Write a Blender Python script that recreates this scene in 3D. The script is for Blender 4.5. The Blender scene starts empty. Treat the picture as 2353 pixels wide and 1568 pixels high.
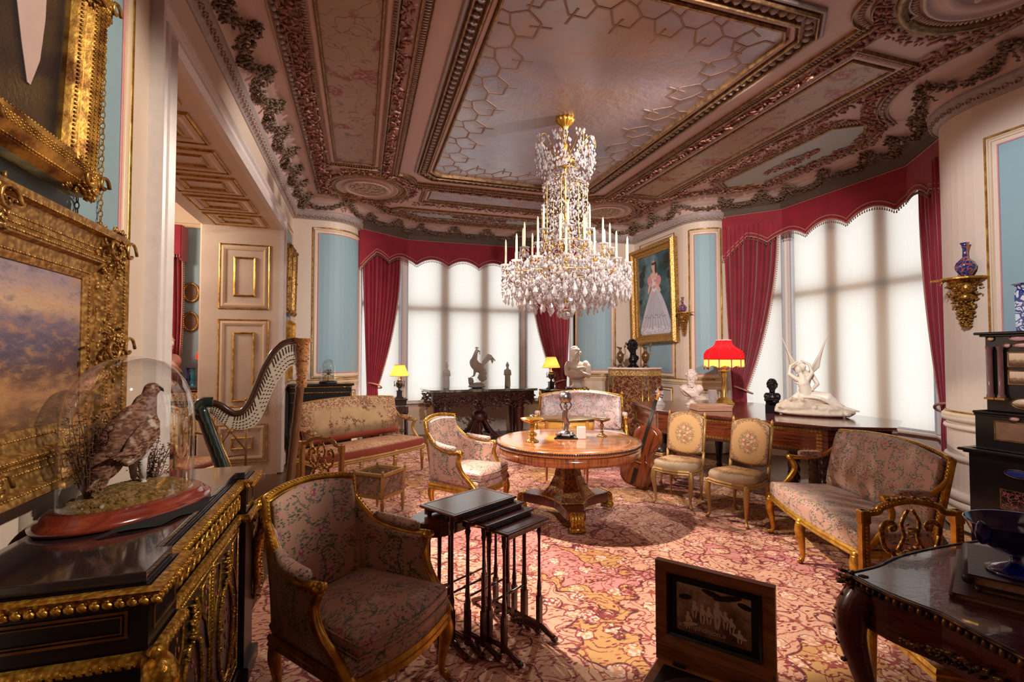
import bpy, math, random
from mathutils import Vector, Matrix, noise
from math import pi, sin, cos, radians as R
V = Vector
rnd = random.Random(7)
scene = bpy.context.scene
COL = bpy.context.scene.collection

# ------------------------------------------------------------------ mesh builder
class B:
    def __init__(s, M=None):
        s.v = []; s.f = []; s.sm = []; s.mi = []; s.M = M or Matrix.Identity(4); s.cur = 0
    def add(s, vs, fs, smooth=False):
        n = len(s.v); M = s.M
        s.v += [tuple(M @ V(p)) for p in vs]
        for f in fs:
            s.f.append(tuple(i + n for i in f)); s.sm.append(smooth); s.mi.append(s.cur)
    def box(s, x0, x1, y0, y1, z0, z1, ch=0.0):
        if ch:
            c = min(ch, abs(x1-x0)*.45, abs(y1-y0)*.45, abs(z1-z0)*.45)
            vs = []; 
            for (z, i) in ((z0, c), (z0+c, 0), (z1-c, 0), (z1, c)):
                X0, X1, Y0, Y1 = x0+i, x1-i, y0+i, y1-i; k = c if i == 0 else c*.4
                vs += [(X0+k, Y0, z), (X1-k, Y0, z), (X1, Y0+k, z), (X1, Y1-k, z), (X1-k, Y1, z), (X0+k, Y1, z), (X0, Y1-k, z), (X0, Y0+k, z)]
            fs = [tuple(range(7, -1, -1)), tuple(range(24, 32))]
            for l in range(3):
                for i in range(8):
                    a = l*8+i; b = l*8+(i+1) % 8
                    fs.append((a, b, b+8, a+8))
            s.add(vs, fs)
        else:
            s.add([(x0,y0,z0),(x1,y0,z0),(x1,y1,z0),(x0,y1,z0),(x0,y0,z1),(x1,y0,z1),(x1,y1,z1),(x0,y1,z1)],
                  [(3,2,1,0),(4,5,6,7),(0,1,5,4),(1,2,6,5),(2,3,7,6),(3,0,4,7)])
    def cbox(s, c, d, ch=0.0): s.box(c[0]-d[0]/2, c[0]+d[0]/2, c[1]-d[1]/2, c[1]+d[1]/2, c[2]-d[2]/2, c[2]+d[2]/2, ch)
    def obox(s, p0, p1, w, h, up=(0, 0, 1)):
        """bar from p0 to p1, w across, h along up"""
        p0 = V(p0); p1 = V(p1); t = (p1-p0).normalized(); u = V(up); x = t.cross(u)
        if x.length < 1e-5: x = V((1, 0, 0))
        x.normalize(); u = x.cross(t).normalized()
        vs = []
        for p in (p0, p1):
            for a, b in ((-1, -1), (1, -1), (1, 1), (-1, 1)): vs.append(p + x*a*w/2 + u*b*h/2)
        s.add(vs, [(3,2,1,0),(4,5,6,7),(0,1,5,4),(1,2,6,5),(2,3,7,6),(3,0,4,7)])
    def lathe(s, prof, c=(0, 0, 0), n=24, sx=1, sy=1, smooth=True, flute=0, fa=0.0, cap=True):
        vs = []; 
        for r, z in prof:
            for i in range(n):
                a = 2*pi*i/n; rr = r*(1+fa*cos(flute*a)) if flute else r
                vs.append((c[0]+rr*cos(a)*sx, c[1]+rr*sin(a)*sy, c[2]+z))
        fs = []
        for l in range(len(prof)-1):
            for i in range(n):
                j = (i+1) % n; fs.append((l*n+i, l*n+j, (l+1)*n+j, (l+1)*n+i))
        s.add(vs, fs, smooth)
        if not cap: return
        s.add([(c[0]+prof[0][0]*cos(2*pi*i/n)*sx, c[1]+prof[0][0]*sin(2*pi*i/n)*sy, c[2]+prof[0][1]) for i in range(n)][::-1], [tuple(range(n))])
        s.add([(c[0]+prof[-1][0]*cos(2*pi*i/n)*sx, c[1]+prof[-1][0]*sin(2*pi*i/n)*sy, c[2]+prof[-1][1]) for i in range(n)], [tuple(range(n))])
    def tube(s, pts, r, n=8, cap=True, flat=1.0, twist=0, up=None):
        """swept round bar; r a number or a list; flat squashes along one axis"""
        pts = [V(p) for p in pts]; m = len(pts)
        rs = r if isinstance(r, (list, tuple)) else [r]*m
        up = V(up) if up else None; vs = []; prev = None
        for k in range(m):
            t = (pts[min(k+1, m-1)] - pts[max(k-1, 0)])
            if t.length < 1e-9: t = V((0, 0, 1))
            t.normalize()
            if up: x = t.cross(up)
            elif prev is None: x = t.cross(V((0, 0, 1)) if abs(t.z) < .9 else V((1, 0, 0)))
            else: x = prev - t*prev.dot(t)
            if x.length < 1e-6: x = t.orthogonal()
            x.normalize(); y = t.cross(x); prev = x
            for i in range(n):
                a = 2*pi*i/n + twist*k
                vs.append(pts[k] + (x*cos(a) + y*sin(a)*flat)*rs[k])
        fs = [(l*n+i, l*n+(i+1) % n, (l+1)*n+(i+1) % n, (l+1)*n+i) for l in range(m-1) for i in range(n)]
        if cap: fs += [tuple(range(n-1, -1, -1)), tuple(range((m-1)*n, m*n))]
        s.add(vs, fs, True)
    def ball(s, c, r, n=10, m=6, M=None):
        rx, ry, rz = r if isinstance(r, (list, tuple)) else (r, r, r)
        vs = [(0, 0, -rz)]
        for j in range(1, m):
            t = -pi/2 + pi*j/m
            for i in range(n):
                a = 2*pi*i/n; vs.append((rx*cos(t)*cos(a), ry*cos(t)*sin(a), rz*sin(t)))
        vs.append((0, 0, rz)); L = len(vs)-1
        if M is not None: vs = [M @ V(p) for p in vs]
        vs = [V(p)+V(c) for p in vs]
        fs = [(0, 1+(i+1) % n, 1+i) for i in range(n)]
        for j in range(m-2):
            for i in range(n):
                a = 1+j*n; fs.append((a+i, a+(i+1) % n, a+n+(i+1) % n, a+n+i))
        a = 1+(m-2)*n; fs += [(a+i, a+(i+1) % n, L) for i in range(n)]
        s.add(vs, fs, True)
    def prism(s, poly, z0, z1, M=None):
        n = len(poly); vs = [(x, y, z0) for x, y in poly] + [(x, y, z1) for x, y in poly]
        if M is not None: vs = [M @ V(p) for p in vs]
        s.add(vs, [tuple(range(n-1, -1, -1)), tuple(range(n, 2*n))] + [(i, (i+1) % n, n+(i+1) % n, n+i) for i in range(n)])
    def grid(s, fn, nu, nv, smooth=True, wrapu=False):
        vs = [fn(i/nu, j/nv) for j in range(nv+1) for i in range(nu+1)]
        fs = [(j*(nu+1)+i, j*(nu+1)+i+1, (j+1)*(nu+1)+i+1, (j+1)*(nu+1)+i) for j in range(nv) for i in range(nu)]
        s.add(vs, fs, smooth)
    def sweep(s, path, prof, nrm=(0, 0, 1), closed=False, smooth=False, capped=True):
        """prof (a, b): a to the left of the run in the plane, b along the normal; mitred corners"""
        P = [V(p) for p in path]; n = V(nrm).normalized(); m = len(P); vs = []
        for k in range(m):
            d0 = (P[k]-P[k-1]) if (k or closed) else (P[1]-P[0])
            d1 = (P[(k+1) % m]-P[k]) if (k < m-1 or closed) else (P[k]-P[k-1])
            l0 = n.cross(d0).normalized(); l1 = n.cross(d1).normalized()
            mm = l0+l1
            mm = mm*(2/max(mm.length_squared, .3)) if mm.length > 1e-6 else l0
            for a, b in prof: vs.append(P[k] + mm*a + n*b)
        q = len(prof); fs = []
        for k in range(m if closed else m-1):
            k2 = (k+1) % m
            for i in range(q): fs.append((k*q+i, k*q+(i+1) % q, k2*q+(i+1) % q, k2*q+i))
        if not closed and capped: fs += [tuple(range(q)), tuple((m-1)*q+i for i in range(q-1, -1, -1))]
        s.add(vs, fs, smooth)
    def done(s, name, m, parent=None, label=None, kind=None, mods=()):
        me = bpy.data.meshes.new(name); me.from_pydata(s.v, [], s.f)
        me.polygons.foreach_set('use_smooth', s.sm)
        ms = m if isinstance(m, (list, tuple)) else [m]
        for x in ms: me.materials.append(x)
        if len(ms) > 1: me.polygons.foreach_set('material_index', s.mi)
        me.update()
        o = bpy.data.objects.new(name, me); COL.objects.link(o)
        if parent: o.parent = parent
        if label: o['label'] = label
        if kind: o['kind'] = kind
        for k, kw in mods:
            md = o.modifiers.new(k.lower(), k)
            for a, b in kw.items(): setattr(md, a, b)
        return o
BEV = lambda w=.003, n=2: ('BEVEL', dict(width=w, segments=n, limit_method='ANGLE', angle_limit=.6))
def REMESH(v, it=6):
    return (('REMESH', dict(mode='VOXEL', voxel_size=v, use_smooth_shade=True)), ('SMOOTH', dict(factor=.5, iterations=it)))
def SUB(n=1): return ('SUBSURF', dict(levels=n, render_levels=n))

def thing(name, label, cat, loc=(0, 0, 0), rz=0, group=None, sc=None):
    o = bpy.data.objects.new(name, None); COL.objects.link(o)
    o.empty_display_size = .1; o.location = loc; o.rotation_euler = (0, 0, rz)
    if sc: o.scale = (sc, sc, sc) if not isinstance(sc, (tuple, list)) else sc
    o['label'] = label; o['category'] = cat
    if group: o['group'] = group
    return o
def tag(o, label, cat, group=None):
    o['label'] = label; o['category'] = cat
    if group: o['group'] = group
    return o
def dup(root, loc, rz=0, label=None, group=None):
    def cp(o, par):
        c = o.copy(); COL.objects.link(c)
        if par: c.parent = par
        for ch in list(o.children): cp(ch, c)
        return c
    r = cp(root, None); r.location = loc; r.rotation_euler = (0, 0, rz)
    if label: r['label'] = label
    if group: r['group'] = group
    return r
def dup_part(o, par, loc=(0, 0, 0), rot=(0, 0, 0), label=None):
    c = o.copy(); COL.objects.link(c); c.parent = par; c.location = loc; c.rotation_euler = rot
    return c
def arc(c, r, a0, a1, n, z=0):
    return [(c[0]+r*cos(a0+(a1-a0)*i/n), c[1]+r*sin(a0+(a1-a0)*i/n), z) for i in range(n+1)]
def spline(pts, n=6):
    """Catmull-Rom through the points"""
    P = [V(p) for p in pts]; out = []
    for i in range(len(P)-1):
        a = P[max(i-1, 0)]; b = P[i]; c = P[i+1]; d = P[min(i+2, len(P)-1)]
        for k in range(n):
            t = k/n
            out.append(.5*((2*b)+(c-a)*t+(2*a-5*b+4*c-d)*t*t+(3*b-a-3*c+d)*t**3))
    out.append(P[-1]); return out
def interp(xs, n=6): return [v[0] for v in spline([(x, 0, 0) for x in xs], n)]
def walk(path, step, closed=False):
    """points and directions every step along a polyline"""
    P = [V(p) for p in path]
    if closed: P.append(P[0])
    out = []; d = 0
    for a, b in zip(P, P[1:]):
        L = (b-a).length
        if L < 1e-9: continue
        t = (b-a)/L
        while d < L: out.append((a+t*d, t)); d += step
        d -= L
    return out
def MX(loc=(0, 0, 0), rx=0, ry=0, rz=0, sc=1):
    return Matrix.Translation(V(loc)) @ Matrix.Rotation(rz, 4, 'Z') @ Matrix.Rotation(ry, 4, 'Y') @ Matrix.Rotation(rx, 4, 'X') @ Matrix.Scale(sc, 4)

# ------------------------------------------------------------------ materials
class NT:
    def __init__(s, name):
        m = bpy.data.materials.new(name); m.use_nodes = True; s.m = m; s.t = m.node_tree
        s.t.nodes.clear(); s.out = s.n('OutputMaterial'); s._tc = None
    def n(s, typ, **kw):
        x = s.t.nodes.new('ShaderNode'+typ)
        for k, v in kw.items():
            if k.startswith('i_'):
                key = k[2:]; key = int(key) if key.isdigit() else key.replace('_', ' ')
                inp = x.inputs[key]
                if isinstance(v, bpy.types.NodeSocket): s.t.links.new(v, inp)
                else: inp.default_value = v
            else: setattr(x, k, v)
        return x
    def co(s, kind='Object'):
        if s._tc is None: s._tc = s.n('TexCoord')
        return s._tc.outputs[kind]
    def map(s, sc=(1, 1, 1), loc=(0, 0, 0), rot=(0, 0, 0), src=None):
        return s.n('Mapping', i_Vector=src or s.co(), i_Scale=sc, i_Location=loc, i_Rotation=rot).outputs[0]
    def noise(s, scale=5, detail=3, vec=None, rough=.5, dist=0, out=0):
        return s.n('TexNoise', i_Vector=vec or s.co(), i_Scale=scale, i_Detail=detail, i_Roughness=rough, i_Distortion=dist).outputs[out]
    def vor(s, scale, vec=None, feature='F1', rand=1, out=0, metric='EUCLIDEAN'):
        kw = dict(feature=feature)
        if feature in ('F1', 'F2'): kw['distance'] = metric
        return s.n('TexVoronoi', i_Vector=vec or s.co(), i_Scale=scale, i_Randomness=rand, **kw).outputs[out]
    def math(s, op, a, b=0, clamp=False, c=None):
        x = s.n('Math', operation=op, use_clamp=clamp)
        for i, q in enumerate((a, b) if c is None else (a, b, c)):
            if isinstance(q, bpy.types.NodeSocket): s.t.links.new(q, x.inputs[i])
            else: x.inputs[i].default_value = q
        return x.outputs[0]
    def step(s, x, lo, hi, inv=False):
        a, b = (1, 0) if inv else (0, 1)
        return s.n('MapRange', i_0=x, i_1=lo, i_2=hi, i_3=a, i_4=b).outputs[0]
    def mix(s, f, a, b, blend='MIX'):
        x = s.n('Mix', data_type='RGBA', blend_type=blend)
        for i, q in ((0, f), (6, a), (7, b)):
            if isinstance(q, bpy.types.NodeSocket): s.t.links.new(q, x.inputs[i])
            elif i == 0: x.inputs[0].default_value = q
            else: x.inputs[i].default_value = (*q, 1) if len(q) == 3 else q
        return x.outputs[2]
    def ramp(s, f, stops):
        x = s.n('ValToRGB', i_0=f); e = x.color_ramp.elements
        while len(e) < len(stops): e.new(.5)
        for q, (p, c) in zip(e, stops): q.position = p; q.color = (*c, 1)
        return x.outputs[0]
    def bump(s, h, st=.3, d=.01): return s.n('Bump', i_Height=h, i_Strength=st, i_Distance=d).outputs[0]
    def bsdf(s, col, rough=.5, metal=0, bump=None, **kw):
        x = s.n('BsdfPrincipled')
        def st(k, v):
            if isinstance(v, bpy.types.NodeSocket): s.t.links.new(v, x.inputs[k])
            elif k == 'Base Color': x.inputs[k].default_value = (*v, 1)
            else: x.inputs[k].default_value = v
        st('Base Color', col); st('Roughness', rough); st('Metallic', metal)
        if bump is not None: st('Normal', bump)
        for k, v in kw.items(): st(k.replace('_', ' '), v)
        s.t.links.new(x.outputs[0], s.out.inputs[0]); return x
def lin(h):
    """sRGB 0-255 triple -> linear"""
    return tuple(((c/255)/12.92 if c/255 <= .04045 else ((c/255+.055)/1.055)**2.4) for c in h)
def plain(name, rgb, rough=.5, metal=0, bump=0, bs=60, var=.12, **kw):
    t = NT(name); c = lin(rgb)
    n = t.noise(bs*.3, 4)
    col = t.mix(n, tuple(x*(1-var) for x in c), tuple(min(1, x*(1+var)) for x in c))
    b = t.bump(t.noise(bs, 3), bump, .004) if bump else None
    t.bsdf(col, rough, metal, b, **kw); return t.m
def goldm(name, rgb=(214, 160, 62), dark=(105, 62, 18), rough=.33, sc=70, bump=.5, carved=False):
    t = NT(name); n = t.noise(sc*.25, 5, rough=.6)
    col = t.mix(t.step(n, .38, .62), lin(dark), lin(rgb))
    h = t.noise(sc, 4)
    if carved:
        h = t.math('ADD', t.vor(sc*.55, feature='SMOOTH_F1'), t.math('MULTIPLY', h, .35))
        col = t.mix(t.step(h, .25, .75), lin(rgb), lin(dark))
    t.bsdf(col, rough, .72, t.bump(h, bump, .004)); return t.m
def woodm(name, a, b, sc=(1, 14, 14), rough=.25, coat=.5, scale=3, fig=.0):
    t = NT(name); v = t.map(sc)
    n = t.noise(scale, 6, v, .6, .6)
    col = t.ramp(n, [(.3, lin(a)), (.52, lin(b)), (.7, lin(tuple(x*.7 for x in a)))])
    t.bsdf(col, rough, 0, t.bump(n, .06, .003), Coat_Weight=coat, Coat_Roughness=.12); return t.m
CREAM = plain('cream_paint', (224, 203, 184), .45, bump=.05, var=.04)
CREAM2 = plain('warm_cream_paint', (226, 200, 168), .4, var=.04)
CEILC = plain('ceiling_plaster', (204, 174, 166), .5, var=.06)
BLUE = plain('blue_paint', (142, 171, 180), .55, var=.05, bump=.03)
PINK = plain('pink_line_paint', (214, 142, 142), .5)
MOULD = plain('antiqued_plaster', (176, 150, 136), .5, bump=.6, bs=90, var=.3)
GREYM = plain('grey_lavender_plaster', (164, 150, 146), .45, bump=.5, bs=80, var=.25)
FOLI = plain('rose_brown_leaves', (158, 104, 92), .45, var=.35, bs=30)
UMBER = plain('umber_cove_brown', (84, 68, 58), .6, var=.2)  # dark brown of the lower cove strip, over the bays only
GARL = plain('umber_garland', (120, 98, 78), .45, var=.4, bs=30)
GOLD = goldm('gilding', (222, 170, 66), (176, 122, 44), .3, 70, .3)
GOLDL = goldm('bright_gilding', (226, 178, 84), (168, 112, 42), .3, 60, .25)
GOLDC = goldm('carved_gilding', (222, 172, 80), (130, 84, 30), .35, 140, .8, True)
GOLDF = goldm('old_gilt_frame', (218, 174, 100), (150, 106, 54), .4, 110, .7, True)
GOLDK = goldm('ceiling_gilding', (176, 138, 96), (122, 92, 66), .45, 90, .5)
ORM = goldm('ormolu', (226, 180, 76), (150, 98, 26), .26, 150, .6, True)
BRASS = goldm('brass', (216, 170, 86), (170, 120, 50), .22, 20, .1)
GCURT = plain('antique_gilt_wood', (178, 136, 78), .42, .45, bump=.3, bs=60, var=.25)
def velvet():
    t = NT('crimson_velvet'); n = t.noise(6, 4)
    c = t.mix(n, lin((122, 14, 34)), lin((168, 34, 56)))
    t.bsdf(c, .75, 0, t.bump(t.noise(220, 2), .15, .002), Sheen_Weight=.5, Sheen_Roughness=.4); return t.m
VELV = velvet()
BRAID = plain('rose_braid', (190, 134, 118), .8, bump=.8, bs=160, var=.3)
def blindm():
    t = NT('linen_blind'); v = t.map((1, 1, 60)); v2 = t.map((40, 40, 1))
    w = t.math('ADD', t.math('MULTIPLY', t.noise(4, 3, v), .5), t.math('MULTIPLY', t.noise(4, 3, v2), .5))
    c = t.mix(w, lin((226, 216, 200)), lin((250, 245, 236)))
    tr = t.n('BsdfTranslucent', i_Color=c); df = t.n('BsdfDiffuse', i_Color=c)
    mx = t.n('MixShader', i_0=.22, i_1=tr.outputs[0], i_2=df.outputs[0])
    t.t.links.new(mx.outputs[0], t.out.inputs[0]); return t.m
BLIND = blindm()
STONE = plain('window_stone', (206, 178, 152), .8)
FRAMEW = plain('window_paint', (196, 202, 212), .4)

def planar(t, sc=1.0):
    """pattern coordinates laid flat on whichever way the surface faces, as cloth is cut"""
    p = t.n('SeparateXYZ', i_Vector=t.co()); x, y, z = p.outputs; q = t.n('SeparateXYZ', i_Vector=t.co('Normal'))
    nx, nz = t.math('ABSOLUTE', q.outputs[0]), t.math('ABSOLUTE', q.outputs[2])
    top = t.n('CombineXYZ', i_0=x, i_1=y, i_2=0.0).outputs[0]; fr = t.n('CombineXYZ', i_0=x, i_1=z, i_2=0.0).outputs[0]; sd = t.n('CombineXYZ', i_0=y, i_1=z, i_2=0.0).outputs[0]
    v = t.mix(t.math('GREATER_THAN', nx, .62), fr, sd); v = t.mix(t.math('GREATER_THAN', nz, .62), v, top)
    return t.map((sc, sc, sc), src=v)
def flower2(t, v, scale, r, rand=.7):
    """petalled flowers in a jittered grid: mask, per-flower colour"""
    d = t.n('TexVoronoi', voronoi_dimensions='2D', i_Vector=v, i_Scale=scale, i_Randomness=rand)
    pet = t.n('TexVoronoi', voronoi_dimensions='2D', i_Vector=v, i_Scale=scale*6.5, i_Randomness=1)
    k = t.math('ADD', d.outputs[0], t.math('MULTIPLY', t.math('SUBTRACT', pet.outputs[0], .35), .32))
    return t.step(k, r*1.08, r*.92), t.n('SeparateColor', i_Color=d.outputs[1]), pet.outputs[0], d.outputs[0]
def leaves2(t, v, scale, r, rot=.6, st=2.1):
    q = t.n('TexVoronoi', voronoi_dimensions='2D', i_Vector=t.map((1, st, 1), rot=(0, 0, rot), src=v), i_Scale=scale, i_Randomness=1)
    return t.step(q.outputs[0], r*1.1, r*.9), t.n('SeparateColor', i_Color=q.outputs[1])
def warp(t, v, scale, amt):
    w = t.n('TexNoise', i_Vector=v, i_Scale=scale, i_Detail=2).outputs[1]
    w = t.n('VectorMath', operation='SUBTRACT', i_0=w, i_1=(.5, .5, .5)).outputs[0]; w = t.n('VectorMath', operation='SCALE', i_0=w, i_Scale=amt).outputs[0]
    return t.n('VectorMath', operation='ADD', i_0=v, i_1=w).outputs[0]
def n2(t, v, scale, det=1, dist=0): return t.n('TexNoise', i_Vector=v, i_Scale=scale, i_Detail=det, i_Distortion=dist).outputs[0]
def contour(t, x, lv, w): return t.step(t.math('ABSOLUTE', t.math('SUBTRACT', x, lv)), w*1.4, w*.6)
def floral(name, base=(216, 178, 160), sc=1.0, leaf=(84, 92, 78), fl1=(172, 72, 82), fl2=(168, 118, 134), rough=.36):
    t = NT(name); v = warp(t, planar(t, sc), 7, .05)
    n = n2(t, v, 5.2, 1.5); near = t.step(t.math('ABSOLUTE', t.math('SUBTRACT', n, .5)), .05, .028)
    fm, fc, pet, fd = flower2(t, v, 7.2, .18)
    halo = t.step(fd, .46, .36)
    area_ = t.math('MAXIMUM', t.math('MULTIPLY', near, .9), halo)
    l1, c1 = leaves2(t, v, 36, .34, .7); l2, c2 = leaves2(t, v, 40, .30, 2.3)
    lm = t.math('MULTIPLY', t.math('MAXIMUM', t.math('MULTIPLY', l1, t.step(c1.outputs[0], .35, .4)), t.math('MULTIPLY', l2, t.step(c2.outputs[0], .45, .5))), t.step(area_, .45, .6))
    stem = t.math('MULTIPLY', contour(t, n, .5, .006), t.step(n2(t, v, 3), .42, .47))
    fcol = t.mix(t.step(fc.outputs[0], .42, .5), lin(fl1), lin(fl2)); fcol = t.mix(t.step(pet, .42, .3, False), fcol, t.mix(.45, fcol, lin((236, 206, 196))))
    b = t.mix(n2(t, v, 3, 2), lin(base), lin(tuple(x*.92 for x in base)))
    lc = t.mix(t.step(c1.outputs[1], .4, .5), lin(leaf), lin(tuple(min(255, x*1.35) for x in leaf)))
    c = t.mix(stem, b, lin(leaf)); c = t.mix(lm, c, lc); c = t.mix(t.math('MULTIPLY', fm, t.step(fc.outputs[1], .22, .26)), c, fcol)
    t.bsdf(c, rough, 0, t.bump(t.noise(16, 3), .10, .01), Sheen_Weight=.25); return t.m
SILK = floral('floral_pink_silk', (206, 160, 138))
SILK2 = floral('floral_pale_silk', (226, 186, 176), 1.15)
def carpet():
    t = NT('savonnerie_carpet'); v0 = t.map((1, 1, 0)); v = warp(t, v0, 3.0, .22); vf = warp(t, v0, 16, .045)
    base = t.mix(n2(t, v0, 1.4, 3), lin((214, 152, 128)), lin((228, 182, 152)))
    lob = t.math('MULTIPLY', t.n('TexVoronoi', voronoi_dimensions='2D', feature='SMOOTH_F1', i_Vector=v0, i_Scale=6.5, i_Smoothness=.4).outputs[0], .12)
    g = t.math('ADD', n2(t, v, .95, 0), lob); h = t.math('ADD', n2(t, t.map((1, 1, 0), (5.3, 2.1, 0)), .85, 0), lob)
    base = t.mix(t.step(g, .632, .640), base, lin((206, 156, 92))); base = t.mix(t.step(h, .655, .663), base, lin((212, 140, 134)))
    base = t.mix(contour(t, g, .636, .009), base, lin((92, 22, 26))); base = t.mix(contour(t, h, .659, .006), base, lin((108, 28, 30)))
    base = t.mix(contour(t, g, .50, .007), base, lin((92, 22, 26))); base = t.mix(contour(t, h, .50, .006), base, lin((108, 28, 30)))
    sw = n2(t, vf, 5.5, 0); 
    for lv in (.38, .5, .62): base = t.mix(t.math('MULTIPLY', contour(t, sw, lv, .013), .9), base, lin((146, 46, 46)))
    l1, c1 = leaves2(t, vf, 15, .22, .7); l2, c2 = leaves2(t, vf, 17, .2, 2.4); l3, c3 = leaves2(t, vf, 26, .22, 1.5)
    base = t.mix(t.math('MULTIPLY', l3, t.step(c3.outputs[0], .5, .55)), base, lin((208, 148, 96)))
    base = t.mix(t.math('MULTIPLY', l1, t.step(c1.outputs[0], .4, .45)), base, lin((140, 38, 38)))
    base = t.mix(t.math('MULTIPLY', l2, t.step(c2.outputs[0], .5, .55)), base, t.mix(t.step(c2.outputs[1], .5, .55), lin((190, 96, 84)), lin((214, 156, 96))))
    fm, fc, pet, fd = flower2(t, vf, 5.4, .24, .8)
    fcol = t.mix(t.step(fc.outputs[0], .4, .45), lin((176, 70, 66)), lin((222, 160, 120))); fcol = t.mix(t.step(pet, .42, .3), fcol, lin((238, 206, 184)))
    base = t.mix(t.math('MULTIPLY', contour(t, fd, .30, .02), t.step(fc.outputs[1], .3, .34)), base, lin((150, 56, 52)))
    base = t.mix(t.math('MULTIPLY', fm, t.step(fc.outputs[1], .3, .34)), base, fcol)
    t.bsdf(base, .9, 0, t.bump(t.noise(160, 3), .5, .006), Sheen_Weight=.1); return t.m
CARP = carpet()
MAHOG = woodm('mahogany', (52, 16, 12), (92, 32, 22), (14, 1, 14))
MAHOGT = woodm('mahogany_top', (70, 24, 18), (104, 42, 30), (14, 1, 14), .2, .9)
ROSEW = woodm('rosewood', (62, 22, 14), (116, 52, 28), (1.5, 1.5, 22), .22, .8, 1.6)
TABLEW = woodm('calamander_table', (120, 58, 24), (196, 122, 66), (1.2, 12, 12), .1, 1, 1.6)
RIMW = woodm('banded_rosewood', (86, 34, 16), (178, 98, 48), (14, 14, 1), .2, .8, 2)
WALN = woodm('walnut', (124, 70, 36), (172, 108, 62), (1, 10, 10), .35, .3)
CELLOW = woodm('cello_varnish', (62, 24, 12), (118, 52, 24), (12, 12, 1), .2, .9, 1.5)
HARPW = woodm('harp_gilt_wood', (120, 78, 40), (176, 122, 70), (6, 6, 1), .4, .3)
EBONY = plain('ebonised_wood', (18, 12, 12), .3, bump=0, var=.3, Coat_Weight=.12, Coat_Roughness=.1)
EBONT = plain('black_polished_top', (44, 34, 34), .12, var=.25, Coat_Weight=1, Coat_Roughness=.06)
DARK = plain('dark_lacquer', (36, 22, 22), .3, var=.3)
CARVED = plain('carved_padouk', (72, 34, 30), .3, bump=1, bs=60, var=.4, Coat_Weight=.4)
GREENB = plain('dark_green_lacquer', (20, 44, 36), .15, Coat_Weight=1)
MARB = plain('white_marble', (226, 214, 200), .4, bs=20, var=.06, Subsurface_Weight=.0)
MARBP = plain('pinkish_marble', (218, 196, 184), .45, bs=20, var=.06)
PARIAN = plain('grey_parian', (196, 190, 184), .5, var=.1, bump=.3, bs=120)
BRONZE = plain('dark_bronze', (34, 28, 30), .3, .7, bump=.2, bs=60, var=.3)
SILV = plain('dark_silver', (150, 142, 140), .28, .95, bump=.5, bs=70, var=.35)
WAX = plain('candle_wax', (244, 226, 184), .45, var=.02, Subsurface_Weight=.3)
WHITE = plain('white_card', (240, 232, 224), .6, var=.02)
BLACK = plain('black_paint', (10, 8, 8), .4)
PAPER = plain('old_paper', (176, 130, 104), .8, bs=300, var=.2, bump=.4)
LEATH = plain('dark_leather', (60, 44, 46), .35, bump=.3, bs=90)
LEATHB = plain('brown_leather', (92, 60, 44), .45, bump=.3, bs=90)
def gmarble():
    t = NT('green_black_marble'); n = t.noise(5, 8, rough=.7, dist=1.5)
    c = t.ramp(n, [(.35, lin((40, 50, 46))), (.5, lin((84, 98, 92))), (.58, lin((150, 160, 150))), (.64, lin((60, 70, 66)))])
    t.bsdf(c, .12, 0, None, Coat_Weight=1); return t.m
GMARB = gmarble()
def inlay(name, ground, metal, sc=16, thr=.03, rough=.25, mt=.7):
    t = NT(name)
    w = t.n('MixRGB', blend_type='ADD', i_Fac=.12, i_Color1=t.co(), i_Color2=t.noise(7, 2, out=1)).outputs[0]
    e = t.vor(sc, w, 'DISTANCE_TO_EDGE', .8); n2 = t.math('ABSOLUTE', t.math('SUBTRACT', t.noise(sc*.9, 2, w), .5))
    m = t.math('MAXIMUM', t.step(e, thr*1.5, thr), t.step(n2, .03, .02))
    c = t.mix(m, lin(ground), lin(metal))
    t.bsdf(c, rough, t.math('MULTIPLY', m, mt), None, Coat_Weight=.5); return t.m
BOULLE = inlay('brass_inlaid_ebony', (28, 12, 12), (190, 140, 60), 24, .05)
BOULLP = inlay('brass_inlaid_rosewood', (72, 36, 22), (170, 124, 60), 30, .045)
MARQ = inlay('marquetry', (78, 34, 22), (150, 104, 66), 11, .02, .25, 0)
DAMASC = inlay('pale_brass_arabesque', (206, 168, 96), (90, 40, 24), 34, .05, .35, 0)
PIETRA = inlay('hardstone_panel', (22, 16, 18), (150, 76, 60), 26, .02, .15, 0)
GLASS = None
def glassm(name, col=(1, 1, 1), rough=0.0, ior=1.45, tr=0.0):
    t = NT(name); g = t.n('BsdfGlass', i_Color=(*col, 1), i_Roughness=rough, i_IOR=ior)
    t.t.links.new(g.outputs[0], t.out.inputs[0]); return t.m
def thinglass(name, f=.09):
    t = NT(name); lw = t.n('LayerWeight', i_Blend=.25)
    k = t.math('ADD', t.math('MULTIPLY', lw.outputs[1], .75), f*.3)
    tr = t.n('BsdfTransparent', i_Color=(.96, .97, .96, 1)); gl = t.n('BsdfGlossy', i_Roughness=.03, i_Color=(1, 1, 1, 1))
    mx = t.n('MixShader', i_0=k, i_1=tr.outputs[0], i_2=gl.outputs[0])
    t.t.links.new(mx.outputs[0], t.out.inputs[0]); return t.m
DOME = thinglass('thin_glass')
BLUEG = plain('cobalt_glass', (14, 20, 120), .05, Transmission_Weight=.55, Coat_Weight=1)
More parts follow.
